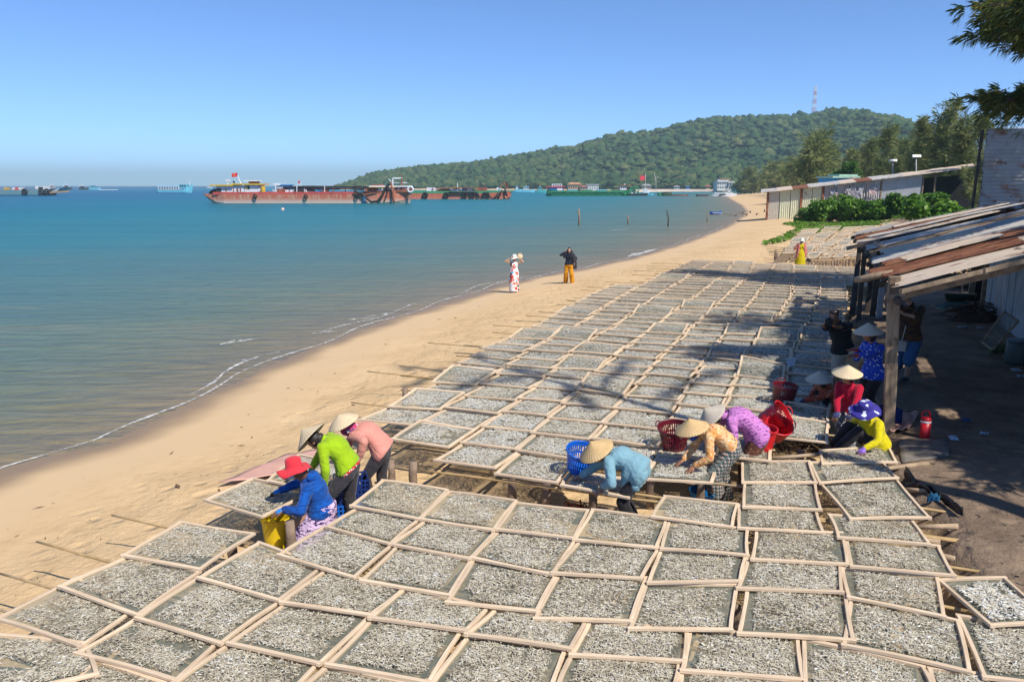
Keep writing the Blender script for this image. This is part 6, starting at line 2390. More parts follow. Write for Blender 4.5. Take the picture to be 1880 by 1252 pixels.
def crate(label, c, s, m, rz=0, slots=True):
    th = thing('crate', label, 'crate', c, 'plastic crates')
    c = Vector(c)
    Rm = Matrix.Rotation(rz, 3, 'Z')
    w, d, h = s
    mb = MB()
    for ax in (0, 1):
        for sg in (-1, 1):
            L = w if ax == 0 else d
            off = (d if ax == 0 else w) / 2 * sg
            n = 9
            for i in range(n + 1):
                q = -L / 2 + L * i / n
                p = Vector((q, off, h / 2)) if ax == 0 else Vector((off, q, h / 2))
                mb.box(c + Rm @ p, (.018, .018, h), rz)
            for k in range(6 if slots else 2):
                z = h * (k / 5 if slots else k)
                p = Vector((0, off, z)) if ax == 0 else Vector((off, 0, z))
                mb.box(c + Rm @ p, (L, .012, .02) if ax == 0 else (.012, L, .02), rz)
    part('lattice_wall', mb, m, th)
    part('base', MB().box(c + Vector((0, 0, .012)), (w - .01, d - .01, .02), rz), m, th)
    return th


crate('navy lattice crate upside on top of the blue crate behind the lime jacket woman', P(640, 972, .0) + Vector((0, .25, .30)), (.40, .32, .28), NAVY, .3)
crate('bright blue crate on the sand behind the lime jacket woman', P(640, 972, .0) + Vector((0, .25, .005)), (.46, .36, .28), BLUE, .3)
crate('dark navy crate at the feet of the woman in polka dots', P(1624, 778, .46), (.34, .30, .26), NAVY, .3)

c = P(1697, 803, .47)
th = thing('thermos_jug', 'red water jug with a white band and carrying handle on the path', 'jug', c)
part('body', MB().lathe([(.001, 0), (.066, 0), (.071, .01), (.071, .245), (.001, .246)], c, 24), plastic('jug_red', (.56, .008, .015)), th, True)
part('band', MB().lathe([(.072, .235), (.0735, .237), (.0735, .262), (.072, .264)], c, 24, None, True), plastic('jug_white', (.75, .74, .72)), th, True)
part('lid', MB().lathe([(.069, .262), (.071, .27), (.069, .30), (.055, .315), (.001, .318)], c, 24), plastic('jug_red_lid', (.50, .008, .015)), th, True)
part('handle', MB().tube([c + Vector((.062 * math.cos(a), .02, .30 + .11 * math.sin(a) ** .5)) for a in np.linspace(0.02, math.pi - .02, 12)], .011, 6), plastic('jug_red_handle', (.50, .008, .015)), th, True)


def sheet(name, label, cat, corners, m, bumps=.03, seed=0, n=9, lift=.015, parent=None):
    """limp sheet over the ground through four corner points, with its own thickness"""
    g = np.random.default_rng(seed)
    vs, fs = [], []
    for j in range(n + 1):
        for i in range(n + 1):
            a, b = i / n, j / n
            p = (corners[0] * (1 - a) + corners[1] * a) * (1 - b) + (corners[3] * (1 - a) + corners[2] * a) * b
            w = abs(math.sin(a * 7 + seed + b * 3)) * abs(math.sin(b * 5 + seed * 2)) * bumps
            gz = float(ground_z(np.array(p.x), np.array(p.y)))
            vs.append((p.x + g.normal(0, .006), p.y + g.normal(0, .006), max(p.z, gz) + lift + w))
    for j in range(n):
        for i in range(n):
            q = j * (n + 1) + i
            fs.append((q, q + 1, q + n + 2, q + n + 1))
    o = MB().add(vs, fs).build(name, m, None, True, corners[0])
    sd = o.modifiers.new('thick', 'SOLIDIFY')
    sd.thickness = .006
    return tag(o, label, cat)


M_TARP = simple('pink_tarp', (.58, .33, .26), .8, .14, 4, .3)
sheet('tarpaulin', 'faded pink tarpaulin lying on the sand behind the red hat', 'tarpaulin', [P(400, 890, 0), P(566, 868, 0), P(610, 822, 0), P(520, 838, 0)], M_TARP, .03, 1)
sheet('tarpaulin', 'small folded pink sheet on the path behind the timber post', 'tarpaulin', [P(1634, 797, .47), P(1668, 792, .47), P(1690, 758, .47), P(1634, 764, .47)], M_TARP, .07, 2, 9, .02)
M_BAGP = simple('pale_plastic', (.45, .52, .62), .35, .15, 8, .2)
for k, (px, py, w, lab) in enumerate(((1806, 800, 12, 'scrap of pale plastic lying alone on the dark path'), (1750, 808, 14, 'crumpled grey plastic strip near the red jug'), (1768, 603, 14, 'pale blue plastic bag beside the brush heap'), (1798, 606, 8, 'small scrap of plastic between brush heap and leaning tray'),
                                       (1866, 682, 14, 'white rubbish bag farther back by the house wall'), (1874, 694, 12, 'white rubbish bag nearer the camera by the house wall'), (1845, 658, 7, 'small white paper beside the green cloth'), (1775, 776, 16, 'bluish cloth scrap on the path'))):
    a = P(px, py, .47)
    d = w / FPX * a.y * .6
    sheet('litter', lab, 'litter', [a + Vector((-d, -d * .6, 0)), a + Vector((d, -d * .5, 0)), a + Vector((d * .8, d, 0)), a + Vector((-d * .9, d * .7, 0))], M_BAGP if k != 7 else simple('blue_cloth', (.05, .12, .25), .8), .06, 10 + k, 5)
sheet('green_cloth', 'dark green cloth heap by the house wall', 'cloth', [P(1815, 655, .47), P(1850, 650, .47), P(1855, 640, .47), P(1818, 642, .47)], simple('green_heap', (.06, .13, .03), .8, .3), .16, 31, 7)
sheet('concrete_slab', 'cracked concrete slab at the path edge below the red jug', 'slab', [P(1655, 850, .47), P(1742, 842, .47), P(1738, 806, .47), P(1650, 808, .47)], simple('old_concrete', (.19, .165, .14), .9, .35, 4, .6), .012, 3, 9, .012)
sheet('black_plastic', 'torn black plastic sheeting along the path edge', 'plastic sheet', [P(1652, 900, .30), P(1766, 966, .36), P(1764, 952, .46), P(1662, 868, .46)], simple('black_sheeting', (.015, .016, .02), .4, .3, 8, .4, .5), .12, 5, 12, .01)
sheet('blue_scrap', 'dark blue plastic scrap among the black sheeting', 'plastic sheet', [P(1700, 932, .40), P(1722, 940, .40), P(1722, 924, .46), P(1704, 918, .46)], simple('blue_scrap', (.02, .10, .19), .5), .07, 6, 5, .05)


def loose_tray(label, q, m_net, seed):
    """an empty net frame"""
    th = thing('empty_tray', label, 'tray', (q[0] + q[2]) / 2, 'empty net frames by the house')
    for a, b in ((0, 1), (1, 2), (2, 3), (3, 0)):
        part('rail', MB().bar(q[a], q[b] + Vector((0, 0, .002 * a)), .045, .03), M_TIMB_L, th)
    part('net', MB().quad(*q), m_net, th)


M_GNET = simple('green_net', (.03, .085, .065), .8, .3, 5)
loose_tray('empty net tray leaning on its edge against the house wall', [PD(1844, 572, 18.6), PD(1870, 590, 18.2), PD(1822, 641, 17.0), PD(1803, 628, 17.3)], M_NET, 1)
loose_tray('green-netted frame lying askew by the doorway', [P(1790, 556, .62), P(1760, 549, .5), P(1710, 562, .5), P(1733, 571, .5)], M_GNET, 2)
loose_tray('second green-netted frame propped behind the first', [P(1792, 540, .9), P(1790, 556, .5), P(1738, 552, .5), P(1735, 538, .8)], M_GNET, 3)


def brush(label, c, r, n, m, seed, h=.4, name='brush_heap'):
    g = random.Random(seed)
    mb = MB()
    for _ in range(n):
        a = g.uniform(0, 6.28)
        p = c + Vector((g.uniform(-r, r), g.uniform(-r * .6, r * .6), g.uniform(.02, h)))
        d = Vector((math.cos(a), math.sin(a), g.uniform(-.35, .35))) * g.uniform(.2, .6) * r
        mb.tube([p - d, p + d * .2 + Vector((0, 0, g.uniform(-.05, .1))), p + d], [.012, .010, .006], 4)
    th = thing(name, label, 'heap', c)
    o = part('sticks', mb, m, th)
    o['kind'] = 'stuff'
    ml = MB().ball(c + Vector((0, 0, .02)), (r * .9, r * .55, h * .55), None, 12, 7)
    part('mound', ml, simple('heap_soil', (.09, .06, .04), .95, .4, 4, .8), th, True)


brush('heap of dark reddish brush on the shaded path', P(1790, 588, .47), .75, 130, simple('dark_sticks', (.07, .04, .03), .9, .4), 1)
brush('heap of pale firewood and dry branches behind the doorway', P(1752, 524, .47), 1.5, 160, simple('dry_sticks', (.26, .19, .11), .9, .4), 2, .8)
c = P(1868, 668, .47)
th = thing('barrel', 'dull grey-green plastic barrel by the house wall', 'barrel', c)
part('body', MB().lathe([(.001, 0), (.22, 0), (.25, .06), (.26, .25), (.25, .42), (.22, .50), (.001, .50)], c, 20), simple('barrel_green', (.05, .075, .075), .5, .2), th, True)
part('lid', MB().lathe([(.001, .53), (.20, .525), (.225, .50)], c, 20), simple('barrel_lid', (.16, .19, .24), .5, .2), th, True)
part('rim', MB().lathe([(.225, .49), (.235, .50), (.225, .515)], c, 20), simple('barrel_rim', (.10, .12, .14), .5, .2), th, True)
# fallen leaves, twigs and dirt on the path
g = np.random.default_rng(17)
V, F = [], []
for k in range(900):
    u, v = g.uniform(1.3, 4.5), g.uniform(6, 27)
    p = UV(u, v)
    z = float(ground_z(np.array(p.x), np.array(p.y))) + .012
    a, s = g.uniform(0, 6.28), g.uniform(.015, .05)
    d1, d2 = np.array([math.cos(a), math.sin(a), g.uniform(-.2, .4)]) * s, np.array([-math.sin(a), math.cos(a), g.uniform(-.2, .3)]) * s * .5
    q = np.array([p.x, p.y, z])
    V += [q - d1, q + d2, q + d1, q - d2]
    F.append([4 * k, 4 * k + 1, 4 * k + 2, 4 * k + 3])
tag(link('litter_scraps', mesh_np('litter_scraps', np.array(V), np.array(F)), simple('scraps', (.17, .13, .09), .9, .6, 30)), 'dry leaves and small scraps scattered on the path', 'litter', None, 'stuff')
# twigs, weed and shell bits on the dry sand
V, F = [], []
g = np.random.default_rng(23)
k = 0
while k < 420:
    x, y = g.uniform(-9, 6), g.uniform(7, 40)
    d = float(shore_dist(np.array(x), np.array(y)))
    u, v = to_uv(x, y)
    if d < 1.6 or u > -5.6:
        continue
    z = float(ground_z(np.array(x), np.array(y))) + .012
    a, s = g.uniform(0, 6.28), g.uniform(.02, .09) * (.6 if k % 9 else 1.3)
    d1, d2 = np.array([math.cos(a), math.sin(a), g.uniform(-.05, .15)]) * s, np.array([-math.sin(a), math.cos(a), .2]) * s * g.uniform(.08, .35)
    q = np.array([x, y, z])
    V += [q - d1, q + d2, q + d1, q - d2]
    F.append([4 * k, 4 * k + 1, 4 * k + 2, 4 * k + 3])
    k += 1
tag(link('beach_litter', mesh_np('beach_litter', np.array(V), np.array(F)), simple('dry_weed', (.17, .10, .045), .9, .6, 30)), 'dry twigs and weed scattered on the sand', 'litter', None, 'stuff')
# pole ends resting on the path edge beside the near rack
for k, (a, b) in enumerate((((1600, 864), (1704, 851)), ((1660, 898), (1716, 903)), ((1680, 967), (1758, 966)), ((1690, 1012), (1752, 1026)), ((1650, 985), (1726, 996)))):
    mb = MB().tube([P(a[0], a[1], .44), P((a[0] + b[0]) / 2, (a[1] + b[1]) / 2, .47), P(b[0], b[1], .49)], [.028, .030, .034], 8)
    o = mb.build('pole_end', M_TIMB_L, None, True, P(a[0], a[1], .44))
    tag(o, ('%s pole end resting on the path edge, counted from the seated woman in yellow' % ORD[k]), 'pole', 'pole ends on the path edge')
mb = MB().tube([P(1410, 841, .47), P(1460, 838, .49), P(1512, 833, .50)], .028, 8)
tag(mb.build('pole_end', M_BAMBOO, None, True, P(1410, 841, .47)), 'bamboo pole across the open gap in front of the woman in yellow', 'pole')
brush('dark rubbish under the open gap in the trays', P(1466, 826, .02), .42, 60, simple('gap_sticks', (.12, .08, .045), .9, .4), 4, .2)
# orange leaf litter seen below the front of the middle rack
for k, (px, py) in enumerate(((1057, 912), (1110, 922), (1400, 900))):
    brush('patch of %s under the rack front' % ('rusty orange scraps', 'yellowish scraps', 'brown scraps')[k], P(px, py + 30, .03), .18, 30, simple('scrap_%d' % k, ((.45, .10, .02), (.40, .30, .08), (.2, .12, .06))[k], .9, .4), 7 + k, .05, 'scrap_heap')
c = PD(1450, 663, 15.2)
o = MB().add([c + Vector((-.09, 0, .06)), c + Vector((.12, 0, .08)), c + Vector((.10, .02, -.1)), c + Vector((-.02, 0, -.12))], [(0, 1, 2, 3)]).build('plastic_bag', M_BAGP, None, False, c)
o.modifiers.new('t', 'SOLIDIFY').thickness = .01
tag(o, 'small pale blue bag caught on a tray corner', 'bag')
# floodlight poles behind the long house
for k, (px, pt, pb_, D) in enumerate(((1639, 296, 330, 122), (1682, 288, 326, 112))):
    top, bot = PD(px, pt, D), PD(px, pb_ + 40, D)
    th = thing('floodlight_pole', ('shorter' if k == 0 else 'taller') + ' floodlight pole behind the long low house', 'light pole', bot, 'floodlight poles')
    pm = simple('pole_grey_%d' % k, (.42, .44, .45), .5, .1)
    part('pole', MB().tube([bot, top], [.10, .07], 8), pm, th, True)
    part('cross_bar', MB().bar(top + Vector((-.55, 0, -.15)), top + Vector((.55, 0, -.15)), .09), pm, th)
    for dx in (-.45, -.15, .15, .45):
        part('lamp', MB().box(top + Vector((dx, -.12, .06)), (.26, .22, .34), rot=Matrix.Rotation(R(-25), 3, 'X')), simple('lamp_white', (.7, .7, .68), .4, .05), th)
# telecom mast on the crest
b_ = PD(1494, 206, 1255)
tp = PD(1494, 160, 1255)
th = thing('telecom_mast', 'red and white lattice mast on the crest of the hill', 'mast', b_)
Hm = tp.z - b_.z
cw_, cr_ = simple('mast_white', (.62, .62, .62), .5, .05), simple('mast_red', (.45, .12, .10), .5, .05)
for k in range(6):
    z0, z1 = b_.z + Hm * k / 6, b_.z + Hm * (k + 1) / 6
    w0, w1 = 2.6 * (1 - .55 * k / 6), 2.6 * (1 - .55 * (k + 1) / 6)
    mb = MB()
    for sx, sy in ((-1, -1), (1, -1), (1, 1), (-1, 1)):
        mb.bar((b_.x + sx * w0, b_.y + sy * w0, z0), (b_.x + sx * w1, b_.y + sy * w1, z1), .42)
    for sx in (-1, 1):
        mb.bar((b_.x - sx * w0, b_.y - w0, z0), (b_.x + sx * w1, b_.y - w1, z1), .28)
        mb.bar((b_.x - sx * w0, b_.y + w0, z0), (b_.x + sx * w1, b_.y + w1, z1), .28)
    mb.bar((b_.x - w1, b_.y - w1, z1), (b_.x + w1, b_.y - w1, z1), .3)
    part('lattice', mb, cw_ if k % 2 else cr_, th)
for k, (dx, z) in enumerate(((-1.6, .98), (1.8, .94), (-1.5, .86), (2.0, .80), (.3, 1.04))):
    part('antenna', MB().ball((b_.x + dx, b_.y - 1.5, b_.z + Hm * z), (.9, .5, 1.1), None, 8, 6), cw_, th)
# ------------------------------------------------------------------ boats, posts in the water, the far shore
def hull_mat(name, c0, c1, stain, low, amt=.5):
    """worn painted steel: blotches, streaks and a paler scraped band at the waterline"""
    t = NT(name)
    pos = t.pos()
    n1 = t.noise(t.mapping(pos, (.35, .35, .5)), 1.0, 5, .65)
    n2 = t.noise(t.mapping(pos, (1.6, 1, .18)), 1.0, 5, .7)
    c = t.ramp(n1, [(.35, c0), (.65, c1)])
    c = t.mix(t.maprange(n2, .50, .66, 0, amt), c, stain)
    z = t.n('SeparateXYZ')
    t.l(pos, z.inputs[0])
    zz = t.math('ADD', z.outputs[2], t.math('MULTIPLY', t.math('SUBTRACT', n2, .5), 1.6))
    c = t.mix(t.math('MULTIPLY', t.maprange(zz, .9, -.2, 0, 1), amt + .1), c, low)
    t.bsdf(c, .75, .25)
    return t.m


H_RED = hull_mat('hull_red_worn', (.52, .115, .07), (.58, .21, .12), (.58, .43, .30), (.66, .54, .45), .8)
H_RED2 = hull_mat('hull_red', (.56, .12, .07), (.62, .17, .10), (.30, .06, .04), (.50, .26, .19), .4)
H_RED_UP = simple('bulwark_red', (.48, .075, .06), .7, .25, .6)
H_GREEN = hull_mat('hull_green', (.012, .17, .065), (.02, .22, .09), (.03, .10, .05), (.02, .13, .08), .4)
H_GREY = hull_mat('hull_grey_blue', (.10, .26, .30), (.16, .30, .34), (.26, .19, .14), (.10, .22, .28), .7)
B_WHITE = simple('boat_white', (.68, .70, .72), .5, .08, .5)
B_YEL = simple('boat_yellow', (.62, .40, .03), .55, .12, .5)
B_DECK = simple('deck_rust', (.17, .075, .05), .85, .35, .5)
B_DARK = simple('boat_dark', (.03, .032, .036), .7, .3, .5)
B_BLUE = simple('boat_blue', (.03, .22, .52), .5, .12, .5)
B_CYAN = simple('boat_cyan', (.14, .48, .60), .5, .12, .5)
B_GREEN = simple('boat_green', (.05, .26, .12), .6, .15, .5)
B_RUST = simple('boat_rust', (.25, .09, .05), .8, .35, .6)
B_TYRE = simple('tyre_rubber', (.02, .02, .022), .8, .3, 3)
B_HOSE = simple('black_hose', (.025, .024, .025), .6, .2, 2)
B_REDF = simple('flag_red', (.62, .03, .04), .7, .1, 1)
B_WOOD = simple('boat_wood', (.36, .25, .16), .8, .25, .6)


def hull(name, x0, x1, y, B, z_deck, m, parent, draft=.9, bow_rise=0.0, stern_rise=0.0, bow_len=.12, stern_len=.05, rake_b=.05, rake_s=.02, flare=.92, yaw=0.0, wl=WATER_Z, n=16, bow_point=False):
    """a hull from stern x0 to bow x1 across the view, round the distance y"""
    L = x1 - x0
    vs, fs = [], []
    m_ = 7
    for i in range(n + 1):
        s = i / n
        bb = 1.0
        if s > 1 - bow_len:
            q = (s - 1 + bow_len) / bow_len
            bb = (1 - q ** 2) * (.0 if bow_point else .35) + (.0 if not bow_point else (1 - q ** 2)) + (.65 if not bow_point else 0)
        if s < stern_len:
            bb *= .82 + .18 * s / stern_len
        zr = z_deck + bow_rise * max(0, (s - .72) / .28) ** 2 + stern_rise * max(0, (.22 - s) / .22) ** 1.5
        zk = wl - draft
        if s > 1 - bow_len:
            zk += (draft + .0) * ((s - 1 + bow_len) / bow_len) ** 2 * .9
        if s < stern_len:
            zk += draft * (1 - s / stern_len) * .8
        xd = x0 + L * s
        for k in range(m_):
            w = (-1, -1, -.82, 0, .82, 1, 1)[k]
            z = (zr, zk + .35 * (zr - zk), zk, zk - .02, zk, zk + .35 * (zr - zk), zr)[k]
            fl = 1.0 if k in (0, 6) else (flare if k in (1, 5) else flare * .9)
            hgt = (z - zk) / max(zr - zk, .01)
            xs = xd + (rake_b * L * (hgt - .5) if s == 1 else 0) - (rake_s * L * (hgt - .5) if s == 0 else 0)
            vs.append((xs, y + w * B / 2 * bb * fl, z))
    for i in range(n):
        for k in range(m_ - 1):
            a = i * m_ + k
            fs.append((a, a + 1, a + m_ + 1, a + m_))
    fs.append(tuple(range(m_)))
    fs.append(tuple(reversed(range(n * m_, n * m_ + m_))))
    o = part(name, MB().add(vs, fs), m, parent)
    dv = [vs[i * m_] for i in range(n + 1)] + [vs[i * m_ + 6] for i in range(n + 1)]
    dv = [(p[0], p[1], p[2] - .12) for p in dv]
    df = [(i, i + 1, n + 2 + i, n + 1 + i) for i in range(n)]
    part('deck', MB().add(dv, df), B_DECK, parent)
    return o


def XP(px, D):
    return PD(px, 341, D).x


def ZP(py, D):
    return PD(940, py, D).z


def ring(c, r, w, n=16, ax='Y'):
    mb = MB()
    M = Matrix.Rotation(R(90), 3, 'X') if ax == 'Y' else Matrix.Identity(3)
    prof = [(r + w * math.cos(a), w * math.sin(a)) for a in np.linspace(0, 2 * math.pi, 9)[:-1]]
    mb.lathe(prof, c, n, M, True)
    return mb


def box_px(px0, px1, py0, py1, D, depth, dy=0.0):
    """box facing the camera from pixel column px0 to px1, row py0 (top) to py1"""
    x0, x1, z1, z0 = XP(px0, D), XP(px1, D), ZP(py0, D), ZP(py1, D)
    return MB().box(((x0 + x1) / 2, D + dy + depth / 2, (z0 + z1) / 2), (x1 - x0, depth, z1 - z0))


def flag(parent, px, py, D, w, h, pole=None, m=None):
    if pole:
        part('flag_pole', MB().tube([PD(pole[0], pole[1], D), PD(pole[2], pole[3], D)], [.16, .10], 6), B_WHITE, parent)
    c = PD(px, py, D)
    vs = []
    for i in range(5):
        for j in range(3):
            vs.append((c.x - w * i / 4, c.y + .15 * math.sin(i * 1.4), c.z + h * (.5 - j / 2) - .05 * i))
    o = part('flag', MB().add(vs, [(i * 3 + j, i * 3 + j + 1, i * 3 + j + 4, i * 3 + j + 3) for i in range(4) for j in range(2)]), m or B_REDF, parent)
    return o, c


# the long red barge with the yellow roofed cabin
D = 215.0
yF = D - 5.0                                          # its side towards the beach
th = thing('barge', 'long worn red barge with a yellow roofed white cabin and red flag', 'barge', (XP(570, D), D, WATER_Z))
hull('hull', XP(391, D), XP(752, D), D, 10.0, ZP(357, yF), H_RED, th, 1.2, 1.6, .1, .10, .08, .012, .05, .94, n=24)
# bulwark and forecastle
part('bulwark', MB().box(((XP(402, D) + XP(660, D)) / 2, D - 4.7, ZP(355.4, yF)), (XP(660, D) - XP(402, D), .25, .7)), H_RED_UP, th)
part('bulwark', MB().box(((XP(402, D) + XP(660, D)) / 2, D + 4.7, ZP(355.4, yF)), (XP(660, D) - XP(402, D), .25, .7)), H_RED_UP, th)
part('forecastle', MB().add([(XP(655, D), D - 4.85, ZP(357, D)), (XP(755, D), D - 4.5, ZP(353, D)), (XP(756, D), D - 4.5, ZP(347, D)), (XP(690, D), D - 4.85, ZP(350.5, D)), (XP(655, D), D - 4.85, ZP(353, D)),
                             (XP(655, D), D + 4.85, ZP(357, D)), (XP(755, D), D + 4.5, ZP(353, D)), (XP(756, D), D + 4.5, ZP(347, D)), (XP(690, D), D + 4.85, ZP(350.5, D)), (XP(655, D), D + 4.85, ZP(353, D))],
                            [(0, 1, 2, 3, 4), (9, 8, 7, 6, 5), (2, 7, 8, 3), (1, 6, 7, 2), (3, 8, 9, 4)]), B_RUST, th)
cab = part('cabin', box_px(404, 454, 341, 355.5, D, 6, -3), B_WHITE, th)
for px0, px1 in ((404.5, 413), (421, 422.5), (434.5, 436)):
    part('door', box_px(px0, px1, 346, 355.3, D, .12, -3.08), B_DARK if px1 - px0 > 3 else B_RUST, cab)
cab2 = part('wheelhouse', box_px(455, 480, 339.6, 355, D, 5.6, -2.9), B_WHITE, th)
part('door', box_px(457, 460, 341, 347.6, D, .12, -3.0), B_YEL, cab2)
part('window', box_px(461, 464.5, 341.4, 347.6, D, .12, -3.0), B_DARK, cab2)
part('window', box_px(441, 444, 346, 352, D, .12, -3.09), B_RUST, cab)
part('window', box_px(447, 449, 346, 352, D, .12, -3.09), B_RUST, cab)
part('roof', box_px(395, 436, 339.2, 341.8, D, 7.6, -3.8), B_YEL, th)
part('roof', box_px(433, 487, 337.4, 339.8, D, 7.2, -3.6), B_YEL, th)
part('roof_hatch', box_px(460, 474, 333.5, 337.3, D, 3, -1.5), B_RUST, th)
part('awning', box_px(452, 478, 331.6, 333.0, D, 4.4, -2.2), B_WHITE, th)
part('lifeboat', box_px(480, 484, 345, 352, D, 2, -3), B_WHITE, th)
part('barrel', MB().lathe([(.001, -1), (.55, -1), (.6, 0), (.55, 1), (.001, 1)], (XP(489, D), D - 3, ZP(349, D)), 12), B_YEL, th)
part('post', MB().bar(PD(418.5, 339, D - 2), PD(418.5, 332, D - 2), .22), B_WHITE, th)
part('light', MB().box(PD(418.5, 331.6, D - 2), (1.0, .6, .4)), B_WHITE, th)
part('davit', MB().tube([PD(430, 339, D), PD(430, 334.5, D), PD(427.5, 333, D)], .2, 6), B_DARK, th)
fo_, fc = flag(th, 436, 321, D - 1, 1.5, 1.0, (442.5, 338, 436, 322.5))
star = []
sc_ = Vector((fc.x - .75, fc.y - .25, fc.z - .04))
for k in range(10):
    rr = .28 if k % 2 == 0 else .11
    star.append((sc_.x + rr * math.sin(k * math.pi / 5), sc_.y, sc_.z + rr * math.cos(k * math.pi / 5)))
part('star', MB().add(star + [tuple(sc_)], [(k, (k + 1) % 10, 10) for k in range(10)]), B_YEL, fo_)
for px in (468, 561, 654.5):
    part('tyre', ring(PD(px, 361, yF - .35), .42, .17), B_TYRE, th, True)
for px, py in ((392, 358), (396, 356)):
    part('tyre', ring(PD(px, py, D - 2), .9, .4), B_TYRE, th, True)
# pipes, hoses, frames along the deck
part('pipe', MB().tube([PD(520, 346, D), PD(560, 343.6, D), PD(640, 344.4, D), PD(690, 346, D)], .35, 8), B_HOSE, th, True)
part('pipe', MB().tube([PD(560, 347, D - 2), PD(640, 346, D - 2), PD(668, 349, D - 2)], .22, 8), B_DARK, th, True)
for k, px in enumerate((506, 519, 531, 545, 560, 578, 596, 612, 634)):
    part('stanchion', MB().bar(PD(px, 354, D - 4), PD(px, 345 if k % 3 else 342, D - 4), .18), (B_WHITE, B_RUST, B_DARK)[k % 3], th)
for k, (px0, px1, a, b, mm) in enumerate(((512, 524, 347, 353, B_RUST), (527, 540, 349, 353, B_WHITE), (543, 556, 346.5, 353, B_DARK), (566, 576, 348, 352, B_DARK), (584, 590, 348.5, 352, B_BLUE), (595, 602, 346, 352, B_RUST), (604, 622, 347, 348.5, B_DARK), (672, 684, 347, 353, B_RUST), (684, 694, 346, 353.5, H_RED_UP))):
    part('deck_machine', box_px(px0, px1, a, b, D, 3, -2), mm, th)
part('hatch_coaming', box_px(492, 650, 352.8, 355, D, 7.5, -3.7), H_RED_UP, th)
for k, pts in enumerate(([(650, 350), (656, 354), (664, 355.5), (671, 363), (681, 371), (693, 370), (701, 360), (708, 345), (714, 338), (720, 340)], [(668, 355), (690, 351), (700, 346)], [(704, 371), (709, 362), (712, 350), (714, 341)], [(718, 336), (721, 352), (722, 366), (724, 372.5)], [(647, 344.5), (660, 342), (674, 345)])):
    part('hose', MB().tube([PD(a, b, yF - .5) for a, b in pts], .30 if k in (0, 3) else .15, 8), B_HOSE if k != 3 else B_RUST, th, True)
part('rope', MB().tube([PD(667, 358, yF - .5), PD(669, 366, yF - .5), PD(668, 373, yF - .5)], .22, 6), B_BLUE, th, True)
part('bow_house', box_px(706, 748, 344, 352.5, D, 5, -2.6), B_WHITE, th)
for px in (712, 720, 728, 736, 742):
    part('window', box_px(px, px + 4, 345.3, 349.5, D, .12, -2.72), B_DARK if px % 3 else B_YEL, th)
part('roof', box_px(681, 755, 341.2, 343.4, D, 6.6, -3.3), B_WHITE, th)
part('roof_edge', box_px(681, 730, 343.4, 344.3, D, 6.4, -3.4), B_YEL, th)
part('roof_load', box_px(684, 704, 338.5, 341.1, D, 3, -1.5), B_RUST, th)
part('upper_roof', box_px(723, 746, 335.2, 336.6, D, 4, -2), B_WHITE, th)
for px in (721, 737.5):
    part('gantry_post', MB().bar(PD(px, 352, D - 2.5), PD(px, 327, D - 2.5), .34), B_WHITE if px == 721 else B_RUST, th)
part('gantry_beam', MB().bar(PD(720.5, 327.4, D - 2.5), PD(739, 327.4, D - 2.5), .34), B_WHITE, th)
part('mast', MB().bar(PD(738, 327, D - 2.5), PD(737, 320, D - 2.5), .2), B_RUST, th)
part('boom', MB().bar(PD(718, 334, D - 2.5), PD(713.5, 328.5, D - 2.5), .2), B_WHITE, th)
part('buoy_ring', ring(PD(753.5, 348, D - 4.4), .7, .24), B_WHITE, th, True)
part('bin', box_px(699.5, 704.5, 347.5, 352.5, D, 1.5, -4.4), B_BLUE, th)

# the second red barge with a green deck edge
D = 280.0
yF = D - 4.6
th = thing('barge', 'red barge with green bulwark moored beyond the worn one', 'barge', (XP(820, D), D, WATER_Z))
hull('hull', XP(700, D), XP(938, D), D, 9.2, ZP(355.5, yF), H_RED2, th, 1.2, .8, .0, .07, .05, .02, .02, .95, n=20)
part('bulwark', MB().box(((XP(720, D) + XP(930, D)) / 2, D - 4.3, ZP(353.4, D)), (XP(930, D) - XP(720, D), .25, .95)), B_GREEN, th)
part('bulwark', MB().box(((XP(720, D) + XP(930, D)) / 2, D + 4.3, ZP(353.4, D)), (XP(930, D) - XP(720, D), .25, .95)), B_GREEN, th)
part('bow_panel', MB().add([(XP(912, D), D - 4.4, ZP(354, D)), (XP(940, D), D - 3.2, ZP(353.6, D)), (XP(941.5, D), D - 3.2, ZP(350, D)), (XP(914, D), D - 4.4, ZP(351, D)), (XP(912, D), D + 4.4, ZP(354, D)), (XP(940, D), D + 3.2, ZP(353.6, D)), (XP(941.5, D), D + 3.2, ZP(350, D)), (XP(914, D), D + 4.4, ZP(351, D))],
                           [(0, 1, 2, 3), (7, 6, 5, 4), (1, 5, 6, 2), (3, 2, 6, 7)]), B_GREEN, th)
for px in (780.5, 819, 853, 867, 890):
    part('tyre', ring(PD(px, 358.5, yF - .35), .75, .3), B_TYRE, th, True)
for k, pts in enumerate(([(826, 350), (825, 353.6), (870, 353.4), (876, 354), (880, 362), (886, 366), (893, 366)], [(896, 353), (899, 362), (905, 365.5), (911, 361), (915, 354)], [(913, 365.5), (918, 358), (921, 349)], [(927, 347), (929, 354), (931, 361)])):
    part('hose', MB().tube([PD(a, b, yF - .5) for a, b in pts], .32, 8), B_HOSE, th, True)
for k, (px0, px1, a, b, mm) in enumerate(((784, 799, 344.5, 351, B_WHITE), (802, 812, 347, 351, B_RUST), (811, 826, 346.5, 351, B_RUST), (826, 846, 347, 352, B_WHITE), (832, 842, 344, 347, B_YEL), (848, 857, 346, 352, B_BLUE), (858, 868, 345.8, 352, B_WHITE), (868, 875, 347, 352, B_GREEN), (876, 894, 344, 351, B_RUST), (912, 920, 344.5, 350, B_WHITE))):
    part('deck_machine', box_px(px0, px1, a, b, D, 3, -1.5), mm, th)
